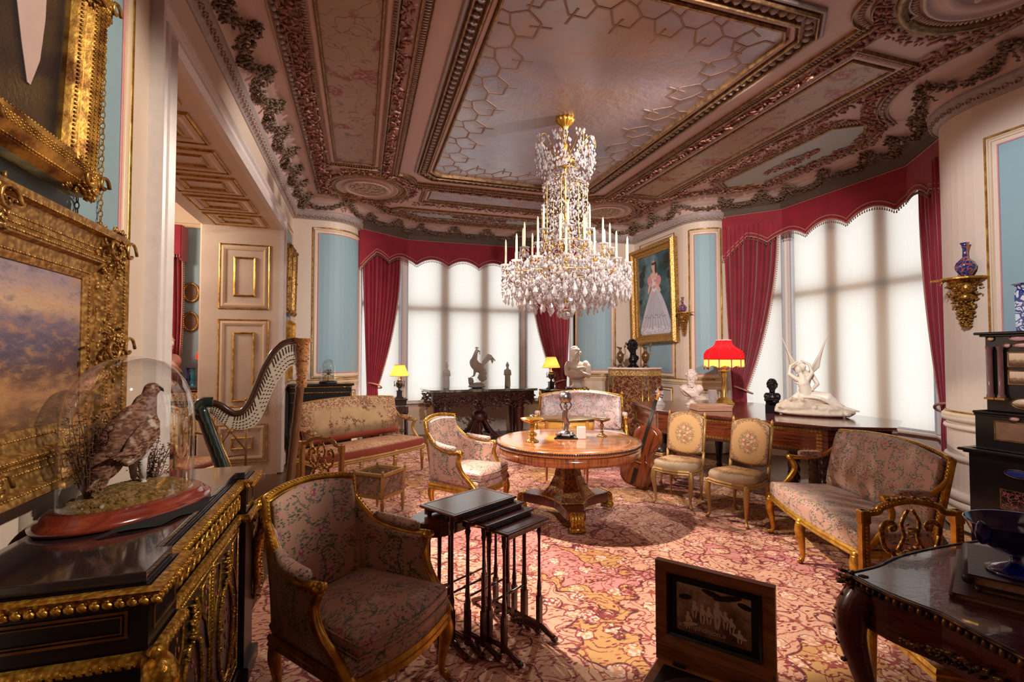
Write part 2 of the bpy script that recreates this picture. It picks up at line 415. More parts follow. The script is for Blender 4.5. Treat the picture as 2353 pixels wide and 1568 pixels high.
def crystal():
    t = NT('cut_crystal')
    g = t.n('BsdfGlass', i_Color=(1, .985, .98, 1), i_Roughness=.02, i_IOR=1.55)
    w = t.n('BsdfPrincipled', i_Base_Color=(.92, .84, .84, 1), i_Roughness=.12, i_Metallic=.35)
    tr = t.n('BsdfTranslucent', i_Color=(.98, .92, .92, 1))
    m1 = t.n('MixShader', i_0=.5, i_1=g.outputs[0], i_2=w.outputs[0])
    m2 = t.n('MixShader', i_0=.22, i_1=m1.outputs[0], i_2=tr.outputs[0])
    t.t.links.new(m2.outputs[0], t.out.inputs[0]); return t.m
CRYS = crystal()
def shadem(name, col, em, k):
    """pleated silk shade round a burning lamp"""
    t = NT(name); tr = t.n('BsdfTranslucent', i_Color=(*lin(col), 1)); df = t.n('BsdfDiffuse', i_Color=(*lin(col), 1))
    m1 = t.n('MixShader', i_0=.35, i_1=tr.outputs[0], i_2=df.outputs[0])
    e = t.n('Emission', i_Color=(*lin(em), 1), i_Strength=k)
    a = t.n('AddShader', i_0=m1.outputs[0], i_1=e.outputs[0])
    t.t.links.new(a.outputs[0], t.out.inputs[0]); return t.m
SHADEY = shadem('yellow_pleated_silk', (236, 200, 134), (255, 190, 90), .12)
SHADER = shadem('crimson_lamp_silk', (156, 24, 38), (255, 60, 30), 0.0)
FRINGY = shadem('yellow_lamp_fringe', (238, 200, 120), (255, 190, 80), .18)
REDSH = shadem('orange_lamp_silk', (230, 70, 40), (255, 70, 30), .5)
def tapestry(name, ground, mode):
    """woven scene or wreath: mode 'wreath' on an oval about the part's own centre (x, z), 'scene' bands by height"""
    t = NT(name); co = t.co(); s = t.n('SeparateXYZ', i_Vector=co); x, y, z = s.outputs
    n1 = t.noise(30, 3, rough=.6); n2 = t.noise(9, 3)
    base = t.mix(n2, lin(ground), lin(tuple(q*.86 for q in ground)))
    if mode == 'scene':
        land = t.step(t.math('ADD', z, t.math('MULTIPLY', n2, .12)), .74, .66)
        base = t.mix(t.math('MULTIPLY', land, .75), base, lin((116, 84, 58)))
        
        tree = t.math('MULTIPLY', t.step(t.noise(7, 4, rough=.7), .55, .6), t.step(t.noise(40, 2), .4, .5))
        base = t.mix(tree, base, lin((120, 82, 52)))
        v = planar(t); l1, c1 = leaves2(t, v, 26, .30, .7); fm, fc, pet, fd = flower2(t, v, 14, .26, .9); edge = t.math('MAXIMUM', t.step(t.math('ABSOLUTE', x), .52, .6), t.step(z, .86, .92)); base = t.mix(t.math('MULTIPLY', l1, edge), base, lin((126, 84, 56))); base = t.mix(t.math('MULTIPLY', fm, edge), base, lin((176, 96, 72)))
        bot = t.step(z, .58, .53); base = t.mix(bot, base, lin((150, 62, 42)))
    elif mode == 'seat':
        r = t.math('SQRT', t.math('ADD', t.math('POWER', t.math('MULTIPLY', x, 1.5), 2), t.math('POWER', t.math('MULTIPLY', y, 4.6), 2)))
        v = planar(t); l1, c1 = leaves2(t, v, 24, .3, .7); fm, fc, pet, fd = flower2(t, v, 9, .24, .9); base = t.mix(l1, base, lin((166, 116, 84))); base = t.mix(fm, base, lin((184, 112, 88))); base = t.mix(t.step(z, .445, .425), base, lin((140, 58, 40)))
    else:
        kx, ky, cz, ax = mode
        yy = t.math('SUBTRACT', z, cz) if ax == 'z' else t.math('SUBTRACT', y, cz)
        r = t.math('SQRT', t.math('ADD', t.math('POWER', t.math('MULTIPLY', x, kx), 2), t.math('POWER', t.math('MULTIPLY', yy, ky), 2)))
        r = t.math('ADD', r, t.math('MULTIPLY', t.math('SUBTRACT', n1, .5), .16)); v = planar(t)
        l1, c1 = leaves2(t, v, 42, .34, .7); l2, c2 = leaves2(t, v, 46, .32, 2.3); lv = t.math('MAXIMUM', l1, l2)
        base = t.mix(t.step(r, .98, .92), lin((182, 154, 118)), lin((188, 144, 92)))
        base = t.mix(t.math('MULTIPLY', t.step(t.math('ABSOLUTE', t.math('SUBTRACT', r, 1)), .13, .09), lv), base, lin((132, 92, 60)))
        base = t.mix(t.math('MULTIPLY', t.step(t.math('ABSOLUTE', t.math('SUBTRACT', r, 1)), .03, .015), .8), base, lin((142, 96, 60)))
        fm, fc, pet, fd = flower2(t, v, 26, .36, .9)
        base = t.mix(t.math('MULTIPLY', lv, t.step(r, .56, .46)), base, lin((128, 104, 66)))
        base = t.mix(t.math('MULTIPLY', fm, t.step(r, .42, .34)), base, t.mix(t.step(fc.outputs[0], .45, .55), lin((176, 92, 78)), lin((212, 160, 136))))
    t.bsdf(base, .7, 0, t.bump(t.noise(240, 2), .3, .002)); return t.m
TAPS = tapestry('tapestry_scene', (214, 178, 128), 'scene')
TAPSEAT = tapestry('tapestry_sofa_seat', (206, 160, 120), 'seat')
TAPB = tapestry('tapestry_chair_back', (212, 170, 110), (5.0, 4.4, .70, 'z'))
TAPC = tapestry('tapestry_chair_seat', (214, 182, 132), (4.6, 5.0, 0, 'y'))
# ------------------------------------------------------------------ room plan
CX, CY, ZC = 2.055, 4.74, 4.07
XL, XR, YF, YN = -1.05, 5.12, 8.35, -1.7
Z0, ZTOP = 0.0, 3.80
def st(o, kind='structure'): o['kind'] = kind; return o
def struct(b, name, m, parent=None, **k):
    o = b.done(name, m, parent, **k)
    if parent is None: o['kind'] = 'structure'
    return o
P_FL = [(XL, YF, 0), (-.58, YF, 0)] + arc((-.58, YF+.52, 0), .52, -pi/2, 0, 10)[1:]              # far left corner, curving into the bay
FB = [(-.06, 9.05, 0), (.80, 9.80, 0), (3.30, 9.80, 0), (4.13, 9.05, 0)]                           # far bay
P_FR = [(4.65+.52*cos(pi - pi/2*i/10)-.0, YF+.52-.52*sin(pi/2*i/10), 0) for i in range(11)] + [(XR, YF, 0)]
P_RF = [(XR, YF, 0), (XR, 6.92, 0)] + [(XR+.46-.46*cos(pi/2*i/10), 6.92-.46*sin(pi/2*i/10), 0) for i in range(1, 11)]
RB = [(5.80, 6.46, 0), (6.42, 5.98, 0), (6.42, 3.88, 0), (5.80, 3.30, 0)]
P_RN = [(5.80, 3.30, 0)] + [(XR+.5-.5*sin(pi/2*i/12), 3.30-.55+.55*cos(pi/2*i/12), 0) for i in range(13)] + [(XR, .2, 0), (XR, YN, 0)]
def wallstrip(name, path, z0, z1, m=CREAM, t=.14, parent=None):
    b = B(); b.sweep([(x, y, 0) for x, y, _ in path], [(0, z0-.05), (t, z0-.05), (t, z1), (0, z1)], smooth=False)
    o = struct(b, name, m, parent); 
    return o
# walk order: interior on the right-hand side of the path
b = B(); b.box(XL-1.2, 6.9, YN-.2, 10.2, -.1, -.016); floor = struct(b, 'floor', plain('dark_parquet', (80, 52, 36), .3))
b = B(); b.box(XL-4.5, XL-1.2, 1.8, 10.2, -.1, -.016); struct(b, 'floor_beyond', plain('beyond_floor', (90, 56, 44), .6))
ceil_b = B(); ceil_b.box(XL-.3, 7.0, YN-.3, 10.4, ZC, ZC+.1); ceiling = struct(ceil_b, 'ceiling', CEILC)
w_fl = wallstrip('wall_far_left', P_FL+[FB[0]], 0, ZC)
w_fr = wallstrip('wall_far_right', [FB[3]]+P_FR, 0, ZC)
w_r = wallstrip('wall_right_far', P_RF+[RB[0]], 0, ZC)
w_rn = wallstrip('wall_right_near', P_RN, 0, ZC)
w_back = wallstrip('wall_behind', [(XR, YN, 0), (XL, YN, 0)], 0, ZC)
# left wall with the wide opening
b = B(); OY0, OY1, OZ, ODX = 3.08, 7.12, 3.25, .92
b.box(XL-.14, XL, YN-.1, OY0, -.05, ZC); b.box(XL-.14, XL, OY1, YF+.1, -.05, ZC); b.box(XL-.14, XL, OY0, OY1, OZ, ZC)
w_left = struct(b, 'wall_left', CREAM)
b = B(); b.box(XL-ODX, XL-.14, OY1, OY1+.12, 0, OZ+.1); rev = struct(b, 'wall_reveal_far', CREAM)
b = B(); b.box(XL-ODX, XL-.14, OY0-.12, OY0, 0, OZ+.1); struct(b, 'wall_reveal_near', CREAM)
b = B(); b.box(XL-ODX, XL-.14, OY0, OY1, OZ, OZ+.14); sof = struct(b, 'ceiling_soffit', CREAM)
# raised panels of the reveal and the soffit
def rectpath(o, ux, uy, x0, x1, y0, y1):
    o, ux, uy = V(o), V(ux), V(uy)
    return [o+ux*x0+uy*y0, o+ux*x1+uy*y0, o+ux*x1+uy*y1, o+ux*x0+uy*y1]
def frame(parent, name, path, nrm, a0, a1, h, m):
    b = B(); b.sweep(path, [(-a0, 0), (-a1, 0), (-a1, h*.6), (-(a0+a1)/2, h), (-a0, h*.6)], nrm, closed=True); return struct(b, name, m, parent)
RN = (0, -1, 0); RO = (XL-ODX, OY1, 0)
for z0, z1 in ((2.16, 3.02), (.78, 2.03), (.16, .66)):
    for i, (k, g) in enumerate(((0, GOLDL), (.028, CREAM2), (.17, GOLDL))):
        p = rectpath(RO, (1, 0, 0), (0, 0, 1), .2+k, .80-k, z0+k, z1-k)
        frame(rev, 'moulding', p, RN, 0, (-.016, -.05, -.022)[i]*1.0, .012+.004*i, g)
SN = (0, 0, -1)
for i in range(6):
    y0 = OY0+.12+i*.66
    for k, g in ((0, GOLDL), (.03, CREAM2), (.14, GOLDL)):
        p = rectpath((XL-ODX, 0, OZ), (1, 0, 0), (0, 1, 0), .16+k, .80-k, y0+k, y0+.54-k)
        frame(sof, 'coffer_moulding', p, SN, 0, .02 if g is GOLDL else .06, .018, g)
# door casing round the opening (stepped white architrave) and pilaster strips
b = B(); prof = [(0, 0), (0, .05), (-.03, .075), (-.05, .05), (-.09, .05), (-.10, .035), (-.15, .035), (-.16, .06), (-.19, .06), (-.19, 0)]
path = [(XL, OY1, 0), (XL, OY1, OZ), (XL, OY0, OZ), (XL, OY0, 0)]
b.sweep(path, prof, (1, 0, 0)); struct(b, 'trim_opening', plain('white_gloss_paint', (226, 216, 212), .3))
# dado, skirting and wall panels, following a plan path
def inset(path, d):
    """move a plan path to the right of its run by d"""
    out = []; P = [V((x, y, 0)) for x, y, *_ in path]
    for k in range(len(P)):
        d0 = P[k]-P[k-1] if k else P[1]-P[0]; d1 = P[k+1]-P[k] if k < len(P)-1 else P[k]-P[k-1]
        n0 = V((d0.y, -d0.x, 0)).normalized(); n1 = V((d1.y, -d1.x, 0)).normalized(); m = n0+n1
        m = m*(2/max(m.length_squared, .3)); out.append(P[k]+m*d)
    return [(p.x, p.y, 0) for p in out]
def band(parent, name, path, z, prof, m):
    b = B(); b.sweep([(x, y, z) for x, y, _ in path], [(-a, c) for a, c in prof], smooth=False); return struct(b, name, m, parent)
RAIL = [(0, -.05), (.012, -.05), (.02, -.02), (.035, -.01), (.035, .012), (.015, .03), (0, .03)]
SKIRT = [(0, 0), (.03, 0), (.03, .14), (.018, .17), (.01, .2), (0, .2)]
def dadoed(wall, path, z=1.12, low=True):
    band(wall, 'dado_rail', path, z, RAIL, CREAM2); band(wall, 'skirting', path, 0, SKIRT, CREAM2)
    b = B(); q = inset(path, .004)
    b.sweep([(x, y, z+.035) for x, y, _ in q], [(0, 0), (-.008, 0), (-.008, .012), (0, .012)]); struct(b, 'rail_gilding', GOLDL, wall)
def sub(path, s0, s1, step=.06):
    """piece of a plan path between arc lengths"""
    P = [V(p) for p in path]; out = []; d = 0; n = 0
    L = [0]
    for a, c in zip(P, P[1:]): L.append(L[-1]+(c-a).length)
    def at(s):
        for i in range(len(P)-1):
            if L[i+1] >= s-1e-9: return P[i]+(P[i+1]-P[i])*((s-L[i])/max(L[i+1]-L[i], 1e-9))
        return P[-1]
    ss = sorted({s0, s1, *[l for l in L if s0 < l < s1]})
    return [tuple(at(s)) for s in ss]
def plen(path): return sum((V(a)-V(c)).length for a, c in zip(path, path[1:]))
def wpanel(wall, path, s0, s1, z0, z1, blue=True, gold=True):
    """framed wall panel on a (curved) wall"""
    def loop(k, d):
        p = inset(sub(path, s0+k, s1-k), d)
        return [(x, y, z0+k) for x, y, _ in p] + [(x, y, z1-k) for x, y, _ in p[::-1]]
    def ring(name, k, r, m, d=.006, flat=1):
        l = loop(k, d); c = B(); c.tube(l+[l[0], l[1]], r, 6, False); struct(c, name, m, wall)
    if blue:
        p = inset(sub(path, s0+.09, s1-.09), .004); c = B(); h = len(p)
        c.add([(x, y, z0+.09) for x, y, _ in p]+[(x, y, z1-.09) for x, y, _ in p], [(i+1, i, h+i, h+i+1) for i in range(h-1)]); struct(c, 'blue_panel', BLUE, wall)
        ring('pink_line', .088, .008, PINK)
    ring('gilt_line', .0, .011, GOLDL); ring('cream_moulding', .035, .02, CREAM2, 0)
dadoed(w_fl, P_FL+[FB[0]]); wpanel(w_fl, P_FL+[FB[0]], .30, plen(P_FL)+.12, 1.19, 3.62); 
dadoed(w_fr, [FB[3]]+P_FR); wpanel(w_fr, [FB[3]]+P_FR, .10, plen(P_FR)+.17-.42, 1.19, 3.5)
dadoed(w_r, P_RF); wpanel(w_r, P_RF, .22, 1.28, 1.17, 3.66); wpanel(w_r, P_RF, 1.62, plen(P_RF)-.02, 1.17, 3.62)
wpanel(w_r, P_RF, .26, 1.2, .2, 1.0, False); wpanel(w_fl, P_FL, .5, 1.1, .22, .98, False)
wpanel(w_r, P_RF, 1.62, plen(P_RF)-.05, .2, 1.0, False)
dadoed(w_rn, P_RN, 1.0); wpanel(w_rn, P_RN, plen(P_RN[:14])+.02, plen(P_RN[:14])+2.6, 1.08, 3.42)
# half-round plinth mouldings at the foot of the near right curve
for z, r in ((.98, .03), (.90, .02), (.62, .022), (.28, .035), (.2, .03), (.12, .03)):
    c = B(); c.tube([(x, y, z) for x, y, _ in P_RN[:14]], r*1.3, 8); struct(c, 'plinth_moulding', CREAM, w_rn)
# left wall: blue panel behind the paintings, the narrow one past the opening
LP = [(XL, YN, 0), (XL, OY0-.24, 0)]; LL = plen(LP)
wpanel(w_left, LP, LL-2.2, LL-.16, 1.12, 3.78)
LP2 = [(XL, OY1+.22, 0), (XL, YF, 0)]; wpanel(w_left, LP2, .05, .93, 1.17, 3.5)
band(w_left, 'dado_rail', LP2, 1.12, RAIL, CREAM2); band(w_left, 'skirting', LP2, 0, SKIRT, CREAM2); band(w_left, 'skirting', LP, 0, SKIRT, CREAM2)
b = B(); b.box(XL, XL+.03, OY0-.15, OY0-.03, .0, 3.62, .004); struct(b, 'trim_pilaster', plain('ochre_cream_paint', (226, 204, 170), .4))

# ------------------------------------------------------------------ cornice and cove
def cornice(path, i):
    b = B(); prof = [(0, -.10), (.012, -.10), (.022, -.088), (.05, -.07), (.078, -.02), (.085, .0), (.085, .02), (.07, .03), (0, .03)]
    b.sweep([(x, y, 3.84) for x, y, _ in path], [(-a, c) for a, c in prof]); o = struct(b, 'trim_%d' % i, GREYM)
    c = B()
    for p, t in walk([(x, y, 3.778) for x, y, _ in inset(path, .058)], .085):
        a = math.atan2(t.y, t.x); n = V((t.y, -t.x, 0)); nn = n*.5-V((0, 0, .5))
        pts = [p+nn*.01+t*(.026*cos(q)*(1-q/12))+(n*.5+V((0, 0, .8)))*(.030*sin(q)*(1-q/12)) for q in [k*.9 for k in range(8)]]
        c.tube(pts, .0065, 5); c.ball(p+t*.043+nn*.01, (.012, .012, .014), 5, 3)
    struct(c, 'scroll_relief', MOULD, o); return o
LEFTP = [(XL, YN, 0)] + P_FL
cornice(LEFTP, 11); cornice(P_FR[1:], 12); cornice(P_RF, 13); cornice(P_RN[1:], 14)
VF = [(-.04, 8.87, 0), (.84, 9.50, 0), (3.26, 9.50, 0), (4.12, 8.87, 0)]       # pelmet lines
VR = [(5.58, 6.44, 0), (6.14, 5.80, 0), (6.14, 4.02, 0), (5.62, 3.30, 0)]
PER = LEFTP + VF[1:3] + P_FR[:-1] + P_RF + VR[1:3] + P_RN[1:]
cove = [(0, -.045), (.03, -.045), (.06, .03), (.085, .06), (.13, .12), (.20, .165), (.30, .20), (.40, .225), (.40, .24), (0, .24)]
b = B(); b.sweep([(x, y, 3.84) for x, y, _ in PER], [(-a, c) for a, c in cove], smooth=False); st(b.done('trim_15', CEILC))
for i, (bay, vl) in enumerate(((FB, VF), (RB, VR))):
    b = B(); z = 3.80; b.add([(x, y, z) for x, y, _ in bay] + [(x, y, z) for x, y, _ in vl[::-1]], [tuple(range(7, -1, -1))])
    b.add([(x, y, ZC) for x, y, _ in bay] + [(x, y, ZC) for x, y, _ in vl[::-1]], [tuple(range(8))]); struct(b, 'ceiling_bay', CEILC)
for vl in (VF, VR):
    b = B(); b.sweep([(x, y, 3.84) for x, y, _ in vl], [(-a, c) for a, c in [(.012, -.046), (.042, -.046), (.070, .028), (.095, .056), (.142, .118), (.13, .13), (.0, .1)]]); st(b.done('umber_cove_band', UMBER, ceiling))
def leaf(b, p, t, s, n=5):
    M = Matrix.Rotation(rnd.uniform(0, 6.3), 4, 'Z') @ Matrix.Rotation(rnd.uniform(-1, 1), 4, 'X')
    b.ball(p, (s, s*.42, s*.35), n, 3, M)
def foliage(b, path, w, dens, s, z, dep=.02, closed=False):
    L = 0
    for p, t in walk([(x, y, z) for x, y, *_ in path], 1/dens, closed):
        n = V((t.y, -t.x, 0)); leaf(b, p+n*rnd.uniform(-w, w)-V((0, 0, rnd.uniform(0, dep))), t, s*rnd.uniform(.7, 1.3))
# festoons in the cove
def festoons(path, pitch, name, par=ceiling, seed=3, sc=1.0):
    L = plen(path); n = max(1, round(L/pitch)); b = B()
    def at(s, h, o):
        q = sub(path, 0, min(max(s, .001), L-.001))[-1]
        q0 = sub(path, 0, min(max(s-.02, .0005), L-.02))[-1]; t = (V(q)-V(q0)).normalized()
        nn = V((t.y, -t.x, 0)); return V(q)+nn*o+V((0, 0, h)), t
    for k in range(n):
        s0 = L*k/n; w = L/n
        m = int(52*sc)
        for j in range(m):
            u = j/m; sag = 4*u*(1-u)
            h = 3.84+.205-.115*sag*1.0; o = .30-.17*sag
            p, t = at(s0+u*w, h-.015, o)
            th = .034+.03*sag
            for _ in range(3): leaf(b, p+V((rnd.uniform(-th, th), rnd.uniform(-th, th), rnd.uniform(-.03, .01))), t, .026*rnd.uniform(.7, 1.4))
        for j in range(26):
            p, t = at(s0+rnd.uniform(-.06, .06), 3.84+rnd.uniform(.13, .2), rnd.uniform(.19, .31))
            leaf(b, p, t, .026*rnd.uniform(.7, 1.3))
        for j in range(12):
            u = j/12; p, t = at(s0+rnd.uniform(-.012, .012), 3.84+.19-.12*u, .3-.17*u); leaf(b, p-V((0, 0, .02)), t, .022)
    st(b.done(name, GARL, par))
festoons(sub(LEFTP, plen(LEFTP)-7.9, plen(LEFTP)), .56, 'plaster_festoon')
festoons(VF, .62, 'plaster_festoon'); festoons(P_FR[:-1] + P_RF, .6, 'plaster_festoon')
festoons(VR, .62, 'plaster_festoon'); festoons(sub(P_RN, .2, 3.6), .6, 'plaster_festoon')
# ------------------------------------------------------------------ flat of the ceiling
IN = inset(PER, .43); IN2 = inset(PER, .56)
def rope(path, z, step, r, name, m, closed=False, sq=(1, .7, .6), nn=7):
    b = B()
    for p, t in walk([(x, y, z) for x, y, *_ in path], step, closed): b.ball(p, (r*sq[0], r*sq[1], r*sq[2]), nn, 4, MX(rz=math.atan2(t.y, t.x)))
    return st(b.done(name, m, ceiling))
def flatmould(path, w, h, name, m, closed=True, z=ZC):
    b = B(); b.sweep([(x, y, z) for x, y, *_ in path], [(-w/2, 0), (-w/2, -h*.6), (-w/4, -h), (w/4, -h), (w/2, -h*.6), (w/2, 0)], closed=closed)
    return st(b.done(name, m, ceiling))
vis = [p for p in IN]
rope(IN, ZC-.02, .078, .032, 'egg_moulding', GREYM, nn=8)
for d in (.39, .475): flatmould(inset(PER, d), .018, .028, 'fillet', GOLDK if d > .4 else MOULD, closed=False)
b = B(); foliage(b, inset(PER, .56), .055, 62, .032, ZC-.005, .04); st(b.done('leaf_border', FOLI, ceiling))
def octa(x0, x1, y0, y1, c): return [(x0+c, y0), (x1-c, y0), (x1, y0+c), (x1, y1-c), (x1-c, y1), (x0+c, y1), (x0, y1-c), (x0, y0+c)]
HX, HY = 1.115, 1.87
def ring(o, c): return octa(CX-HX-o, CX+HX+o, CY-HY-o, CY+HY+o, c)
def skypanel():
    t = NT('painted_sky'); co = t.co(); s = t.n('SeparateXYZ', i_Vector=co)
    n = t.noise(1.1, 6, t.map((1, 1.6, 1)), .6, .6)
    base = t.ramp(n, [(.3, lin((156, 166, 204))), (.5, lin((184, 184, 206))), (.68, lin((206, 176, 164)))])
    d = t.math('SQRT', t.math('ADD', t.math('POWER', t.math('SUBTRACT', s.outputs[0], 2.2), 2), t.math('POWER', t.math('MULTIPLY', t.math('SUBTRACT', s.outputs[1], 4.4), .75), 2)))
    base = t.mix(t.math('MULTIPLY', t.step(d, 1.5, .2), .8), base, lin((166, 126, 108)))
    base = t.mix(t.math('MULTIPLY', t.step(t.noise(7, 4), .55, .7), .25), base, lin((176, 130, 140)))
    t.bsdf(base, .27, 0, t.bump(t.noise(12, 5, rough=.65), .3, .014), Specular_IOR_Level=.8, Coat_Weight=.4, Coat_Roughness=.25); return t.m
b = B(); b.prism(ring(0, .1), ZC-.012, ZC-.004); st(b.done('painted_panel', skypanel(), ceiling))
flatmould(ring(.015, .11), .03, .05, 'gilt_fillet', GOLDK); flatmould(ring(.06, .12), .05, .03, 'cream_fillet', CEILC)
flatmould(ring(.10, .14), .02, .055, 'gilt_fillet', GOLDK)
rope(ring(.155, .16), ZC-.022, .082, .036, 'egg_and_dart', GREYM, True, (.85, 1, .7), 8); flatmould(ring(.21, .19), .02, .05, 'gilt_fillet', GOLDK)
flatmould(ring(.25, .22), .035, .03, 'grey_fillet', GREYM)
def notch(o):
    a = .42; x0, x1, y0, y1 = CX-HX-o, CX+HX+o, CY-HY-o, CY+HY+o; out = []
    for cx, cy, a0 in ((x0, y0, 0), (x1, y0, pi/2), (x1, y1, pi), (x0, y1, 1.5*pi)):
        # concave scoop towards the corner medallion
        mx, my = cx+(.36 if False else 0), cy
        pts = [(cx+cos(a0+pi/2-pi/2*i/8)*a*.62, cy+sin(a0+pi/2-pi/2*i/8)*a*.62) for i in range(9)]
        out += pts
    return out
def scoop(o, r=.27):
    x0, x1, y0, y1 = CX-HX-o, CX+HX+o, CY-HY-o, CY+HY+o; out = []
    for cx, cy, a0 in ((x0, y0, pi/2), (x1, y0, pi), (x1, y1, 1.5*pi), (x0, y1, 0)):
        out += [(cx+cos(a0-pi/2*i/8)*r, cy+sin(a0-pi/2*i/8)*r) for i in range(9)]
    return out
rope(scoop(.50), ZC-.015, .032, .014, 'leaf_moulding', MOULD, True, (.7, 1.9, .9), 6); flatmould(scoop(.46), .014, .03, 'gilt_fillet', GOLDK); flatmould(scoop(.545), .016, .035, 'gilt_fillet', GOLDK)
b = B(); foliage(b, scoop(.63, .33), .05, 70, .032, ZC-.005, .04, True); st(b.done('leaf_border', FOLI, ceiling))
flatmould(scoop(.70), .022, .03, 'grey_fillet', GREYM)
# painted side strips
def strippanel(name, base, line, f1):
    t = NT(name); w = t.noise(3.5, 2)
    a = t.math('ABSOLUTE', t.math('SUBTRACT', t.noise(4.2, 1.0, dist=1.5), .5)); m = t.step(a, .02, .01)
    c = t.mix(t.noise(2, 4), lin(base), lin(tuple(x*.88 for x in base))); c = t.mix(t.math('MULTIPLY', m, .7), c, lin(line))
    fl = t.math('MULTIPLY', t.step(t.noise(3.0, 1), .60, .66), t.step(t.noise(30, 3), .42, .52)); c = t.mix(fl, c, lin(f1))
    t.bsdf(c, .42, 0, t.bump(t.noise(40, 3), .1, .004)); return t.m
STRIPM = strippanel('painted_arabesque', (184, 156, 134), (112, 84, 92), (150, 62, 62))
STRIPB = strippanel('painted_pale_arabesque', (186, 178, 190), (120, 110, 140), (176, 130, 120))
def spanel(x0, x1, y0, y1, m):
    p = [(x0, y0), (x1, y0), (x1, y1), (x0, y1)]
    b = B(); b.prism(p, ZC-.01, ZC-.004); st(b.done('painted_strip', m, ceiling))
    q = lambda o: [(x0-o, y0-o), (x1+o, y0-o), (x1+o, y1+o), (x0-o, y1+o)]
    flatmould(q(.012), .02, .03, 'gilt_fillet', GOLDK); flatmould(q(.05), .04, .014, 'cream_fillet', CEILC); rope(q(.10), ZC-.015, .032, .014, 'leaf_moulding', MOULD, True, (.7, 1.9, .9), 6); flatmould(q(.14), .014, .035, 'gilt_fillet', GOLDK)
spanel(-.32, .125, 3.02, 6.56, STRIPM); spanel(2*CX-.125, 2*CX+.32, 3.02, 6.56, STRIPM)
spanel(1.02, 2*CX-1.02, 7.30, 7.76, STRIPB)
b = B(); foliage(b, [(-.56, 2.3), (-.56, 7.9)], .05, 60, .032, ZC-.005, .04); foliage(b, [(2*CX+.56, 2.6), (2*CX+.56, 7.2)], .05, 60, .032, ZC-.005, .04)
foliage(b, [(.8, 8.02), (2*CX-.8, 8.02)], .04, 60, .03, ZC-.005, .04); st(b.done('leaf_border', FOLI, ceiling))
# blue bay panels with a carved spray
PALEB = plain('pale_sky_paint', (176, 186, 184), .45)
def baypanel(poly, c, ax, n):
    b = B(); b.prism(poly, ZC-.010, ZC-.004); st(b.done('painted_bay_panel', PALEB, ceiling))
    flatmould(poly, .03, .03, 'gilt_fillet', GOLDK)
    def off(d): 
        mx = sum(p[0] for p in poly)/len(poly); my = sum(p[1] for p in poly)/len(poly)
        P = [(x, y, 0) for x, y in poly]; P2 = [P[-1]]+P+[P[0]]; return [(x, y) for x, y, _ in inset(P2, d)[1:-1]]
    rope(off(.06), ZC-.015, .034, .014, 'leaf_moulding', MOULD, True, (.7, 1.9, .9), 6)
    b = B(); foliage(b, off(.13), .03, 60, .026, ZC-.005, .03, True); st(b.done('leaf_border', FOLI, ceiling))
    b = B()
    for i in range(170):
        g = rnd.uniform(-1, 1); e = rnd.uniform(-1, 1)*.10*(1-abs(g))**.6
        leaf(b, V((c[0]+ax[0]*g*n-ax[1]*e, c[1]+ax[1]*g*n+ax[0]*e, ZC-.02-rnd.random()*.02)), None, .026)
    st(b.done('rose_spray', FOLI, ceiling))
baypanel([(.62, 8.34), (3.5, 8.34), (3.72, 8.52), (3.1, 8.92), (1.02, 8.92), (.40, 8.52)][::-1], (2.05, 8.6), (1, 0), .5)
baypanel([(4.95, 3.98), (5.2, 3.80), (5.62, 4.16), (5.62, 5.52), (5.2, 5.9), (4.95, 5.72)], (5.28, 4.85), (0, 1), .42)
# medallions
for mx, my in ((.07, 7.50), (2*CX-.07, 7.50), (2*CX-.07, 1.98), (.07, 1.98)):
    b = B(); b.lathe([(.60, 0), (.60, -.035), (.56, -.045), (.56, -.03), (.535, -.03), (.535, 0)], (mx, my, ZC), 48, cap=False); st(b.done('medallion_rim', GOLDK, ceiling))
    c = B()
    for i in range(96):
        a = 2*pi*i/96; c.ball((mx+.49*cos(a), my+.49*sin(a), ZC-.018), (.028, .012, .014), 6, 3, MX(rz=a))
    st(c.done('medallion_leaves', MOULD, ceiling))
    b = B(); b.lathe([(.45, 0), (.45, -.03), (.43, -.035), (.42, -.012), (.345, -.012), (.345, -.03), (.31, -.05), (.275, -.03), (.27, -.016), (0.001, -.016)], (mx, my, ZC), 48); st(b.done('medallion_ring', CEILC, ceiling))
    b = B()
    for i in range(90):
        a = rnd.uniform(0, 6.28); r = .24*math.sqrt(rnd.random()); leaf(b, V((mx+r*cos(a), my+r*sin(a), ZC-.022)), None, .035)
    st(b.done('medallion_relief', plain('ivory_relief', (206, 192, 168), .5), ceiling))
    b = B(); foliage(b, [(mx+.68*cos(2*pi*i/40), my+.68*sin(2*pi*i/40)) for i in range(40)], .05, 60, .03, ZC-.005, .04, True); st(b.done('leaf_border', FOLI, ceiling))
# trellis painted round the sky panel
b = B(); z = ZC-.014
def tr(p, q, w=.018):
    zz = z+rnd.uniform(-.0012, .0012); b.obox((p[0], p[1], zz), (q[0], q[1], zz), w, .0022+rnd.random()*.001)
x0, x1, y0, y1 = CX-HX, CX+HX, CY-HY, CY+HY
def side(p, d, n, L, k):
    for i in range(k):
        s = L*(i+.5)/k; h = L/k
        f = lambda a, c: (p[0]+d[0]*(s+a*h)+n[0]*c, p[1]+d[1]*(s+a*h)+n[1]*c)
        for q in (((-.5, .12), (-.25, .2)), ((-.25, .2), (.05, .2)), ((.05, .2), (.3, .34)), ((.3, .34), (.56, .34)), ((.42, .26), (.36, .44)), ((-.5, .12), (-.5, .02)), ((.05, .2), (.2, .08)), ((.2, .08), (.5, .12)), ((.2, .08), (.15, 0)), ((-.25, .2), (-.3, .34)), ((-.3, .34), (-.58, .34))):
            tr(f(*q[0]), f(*q[1]))
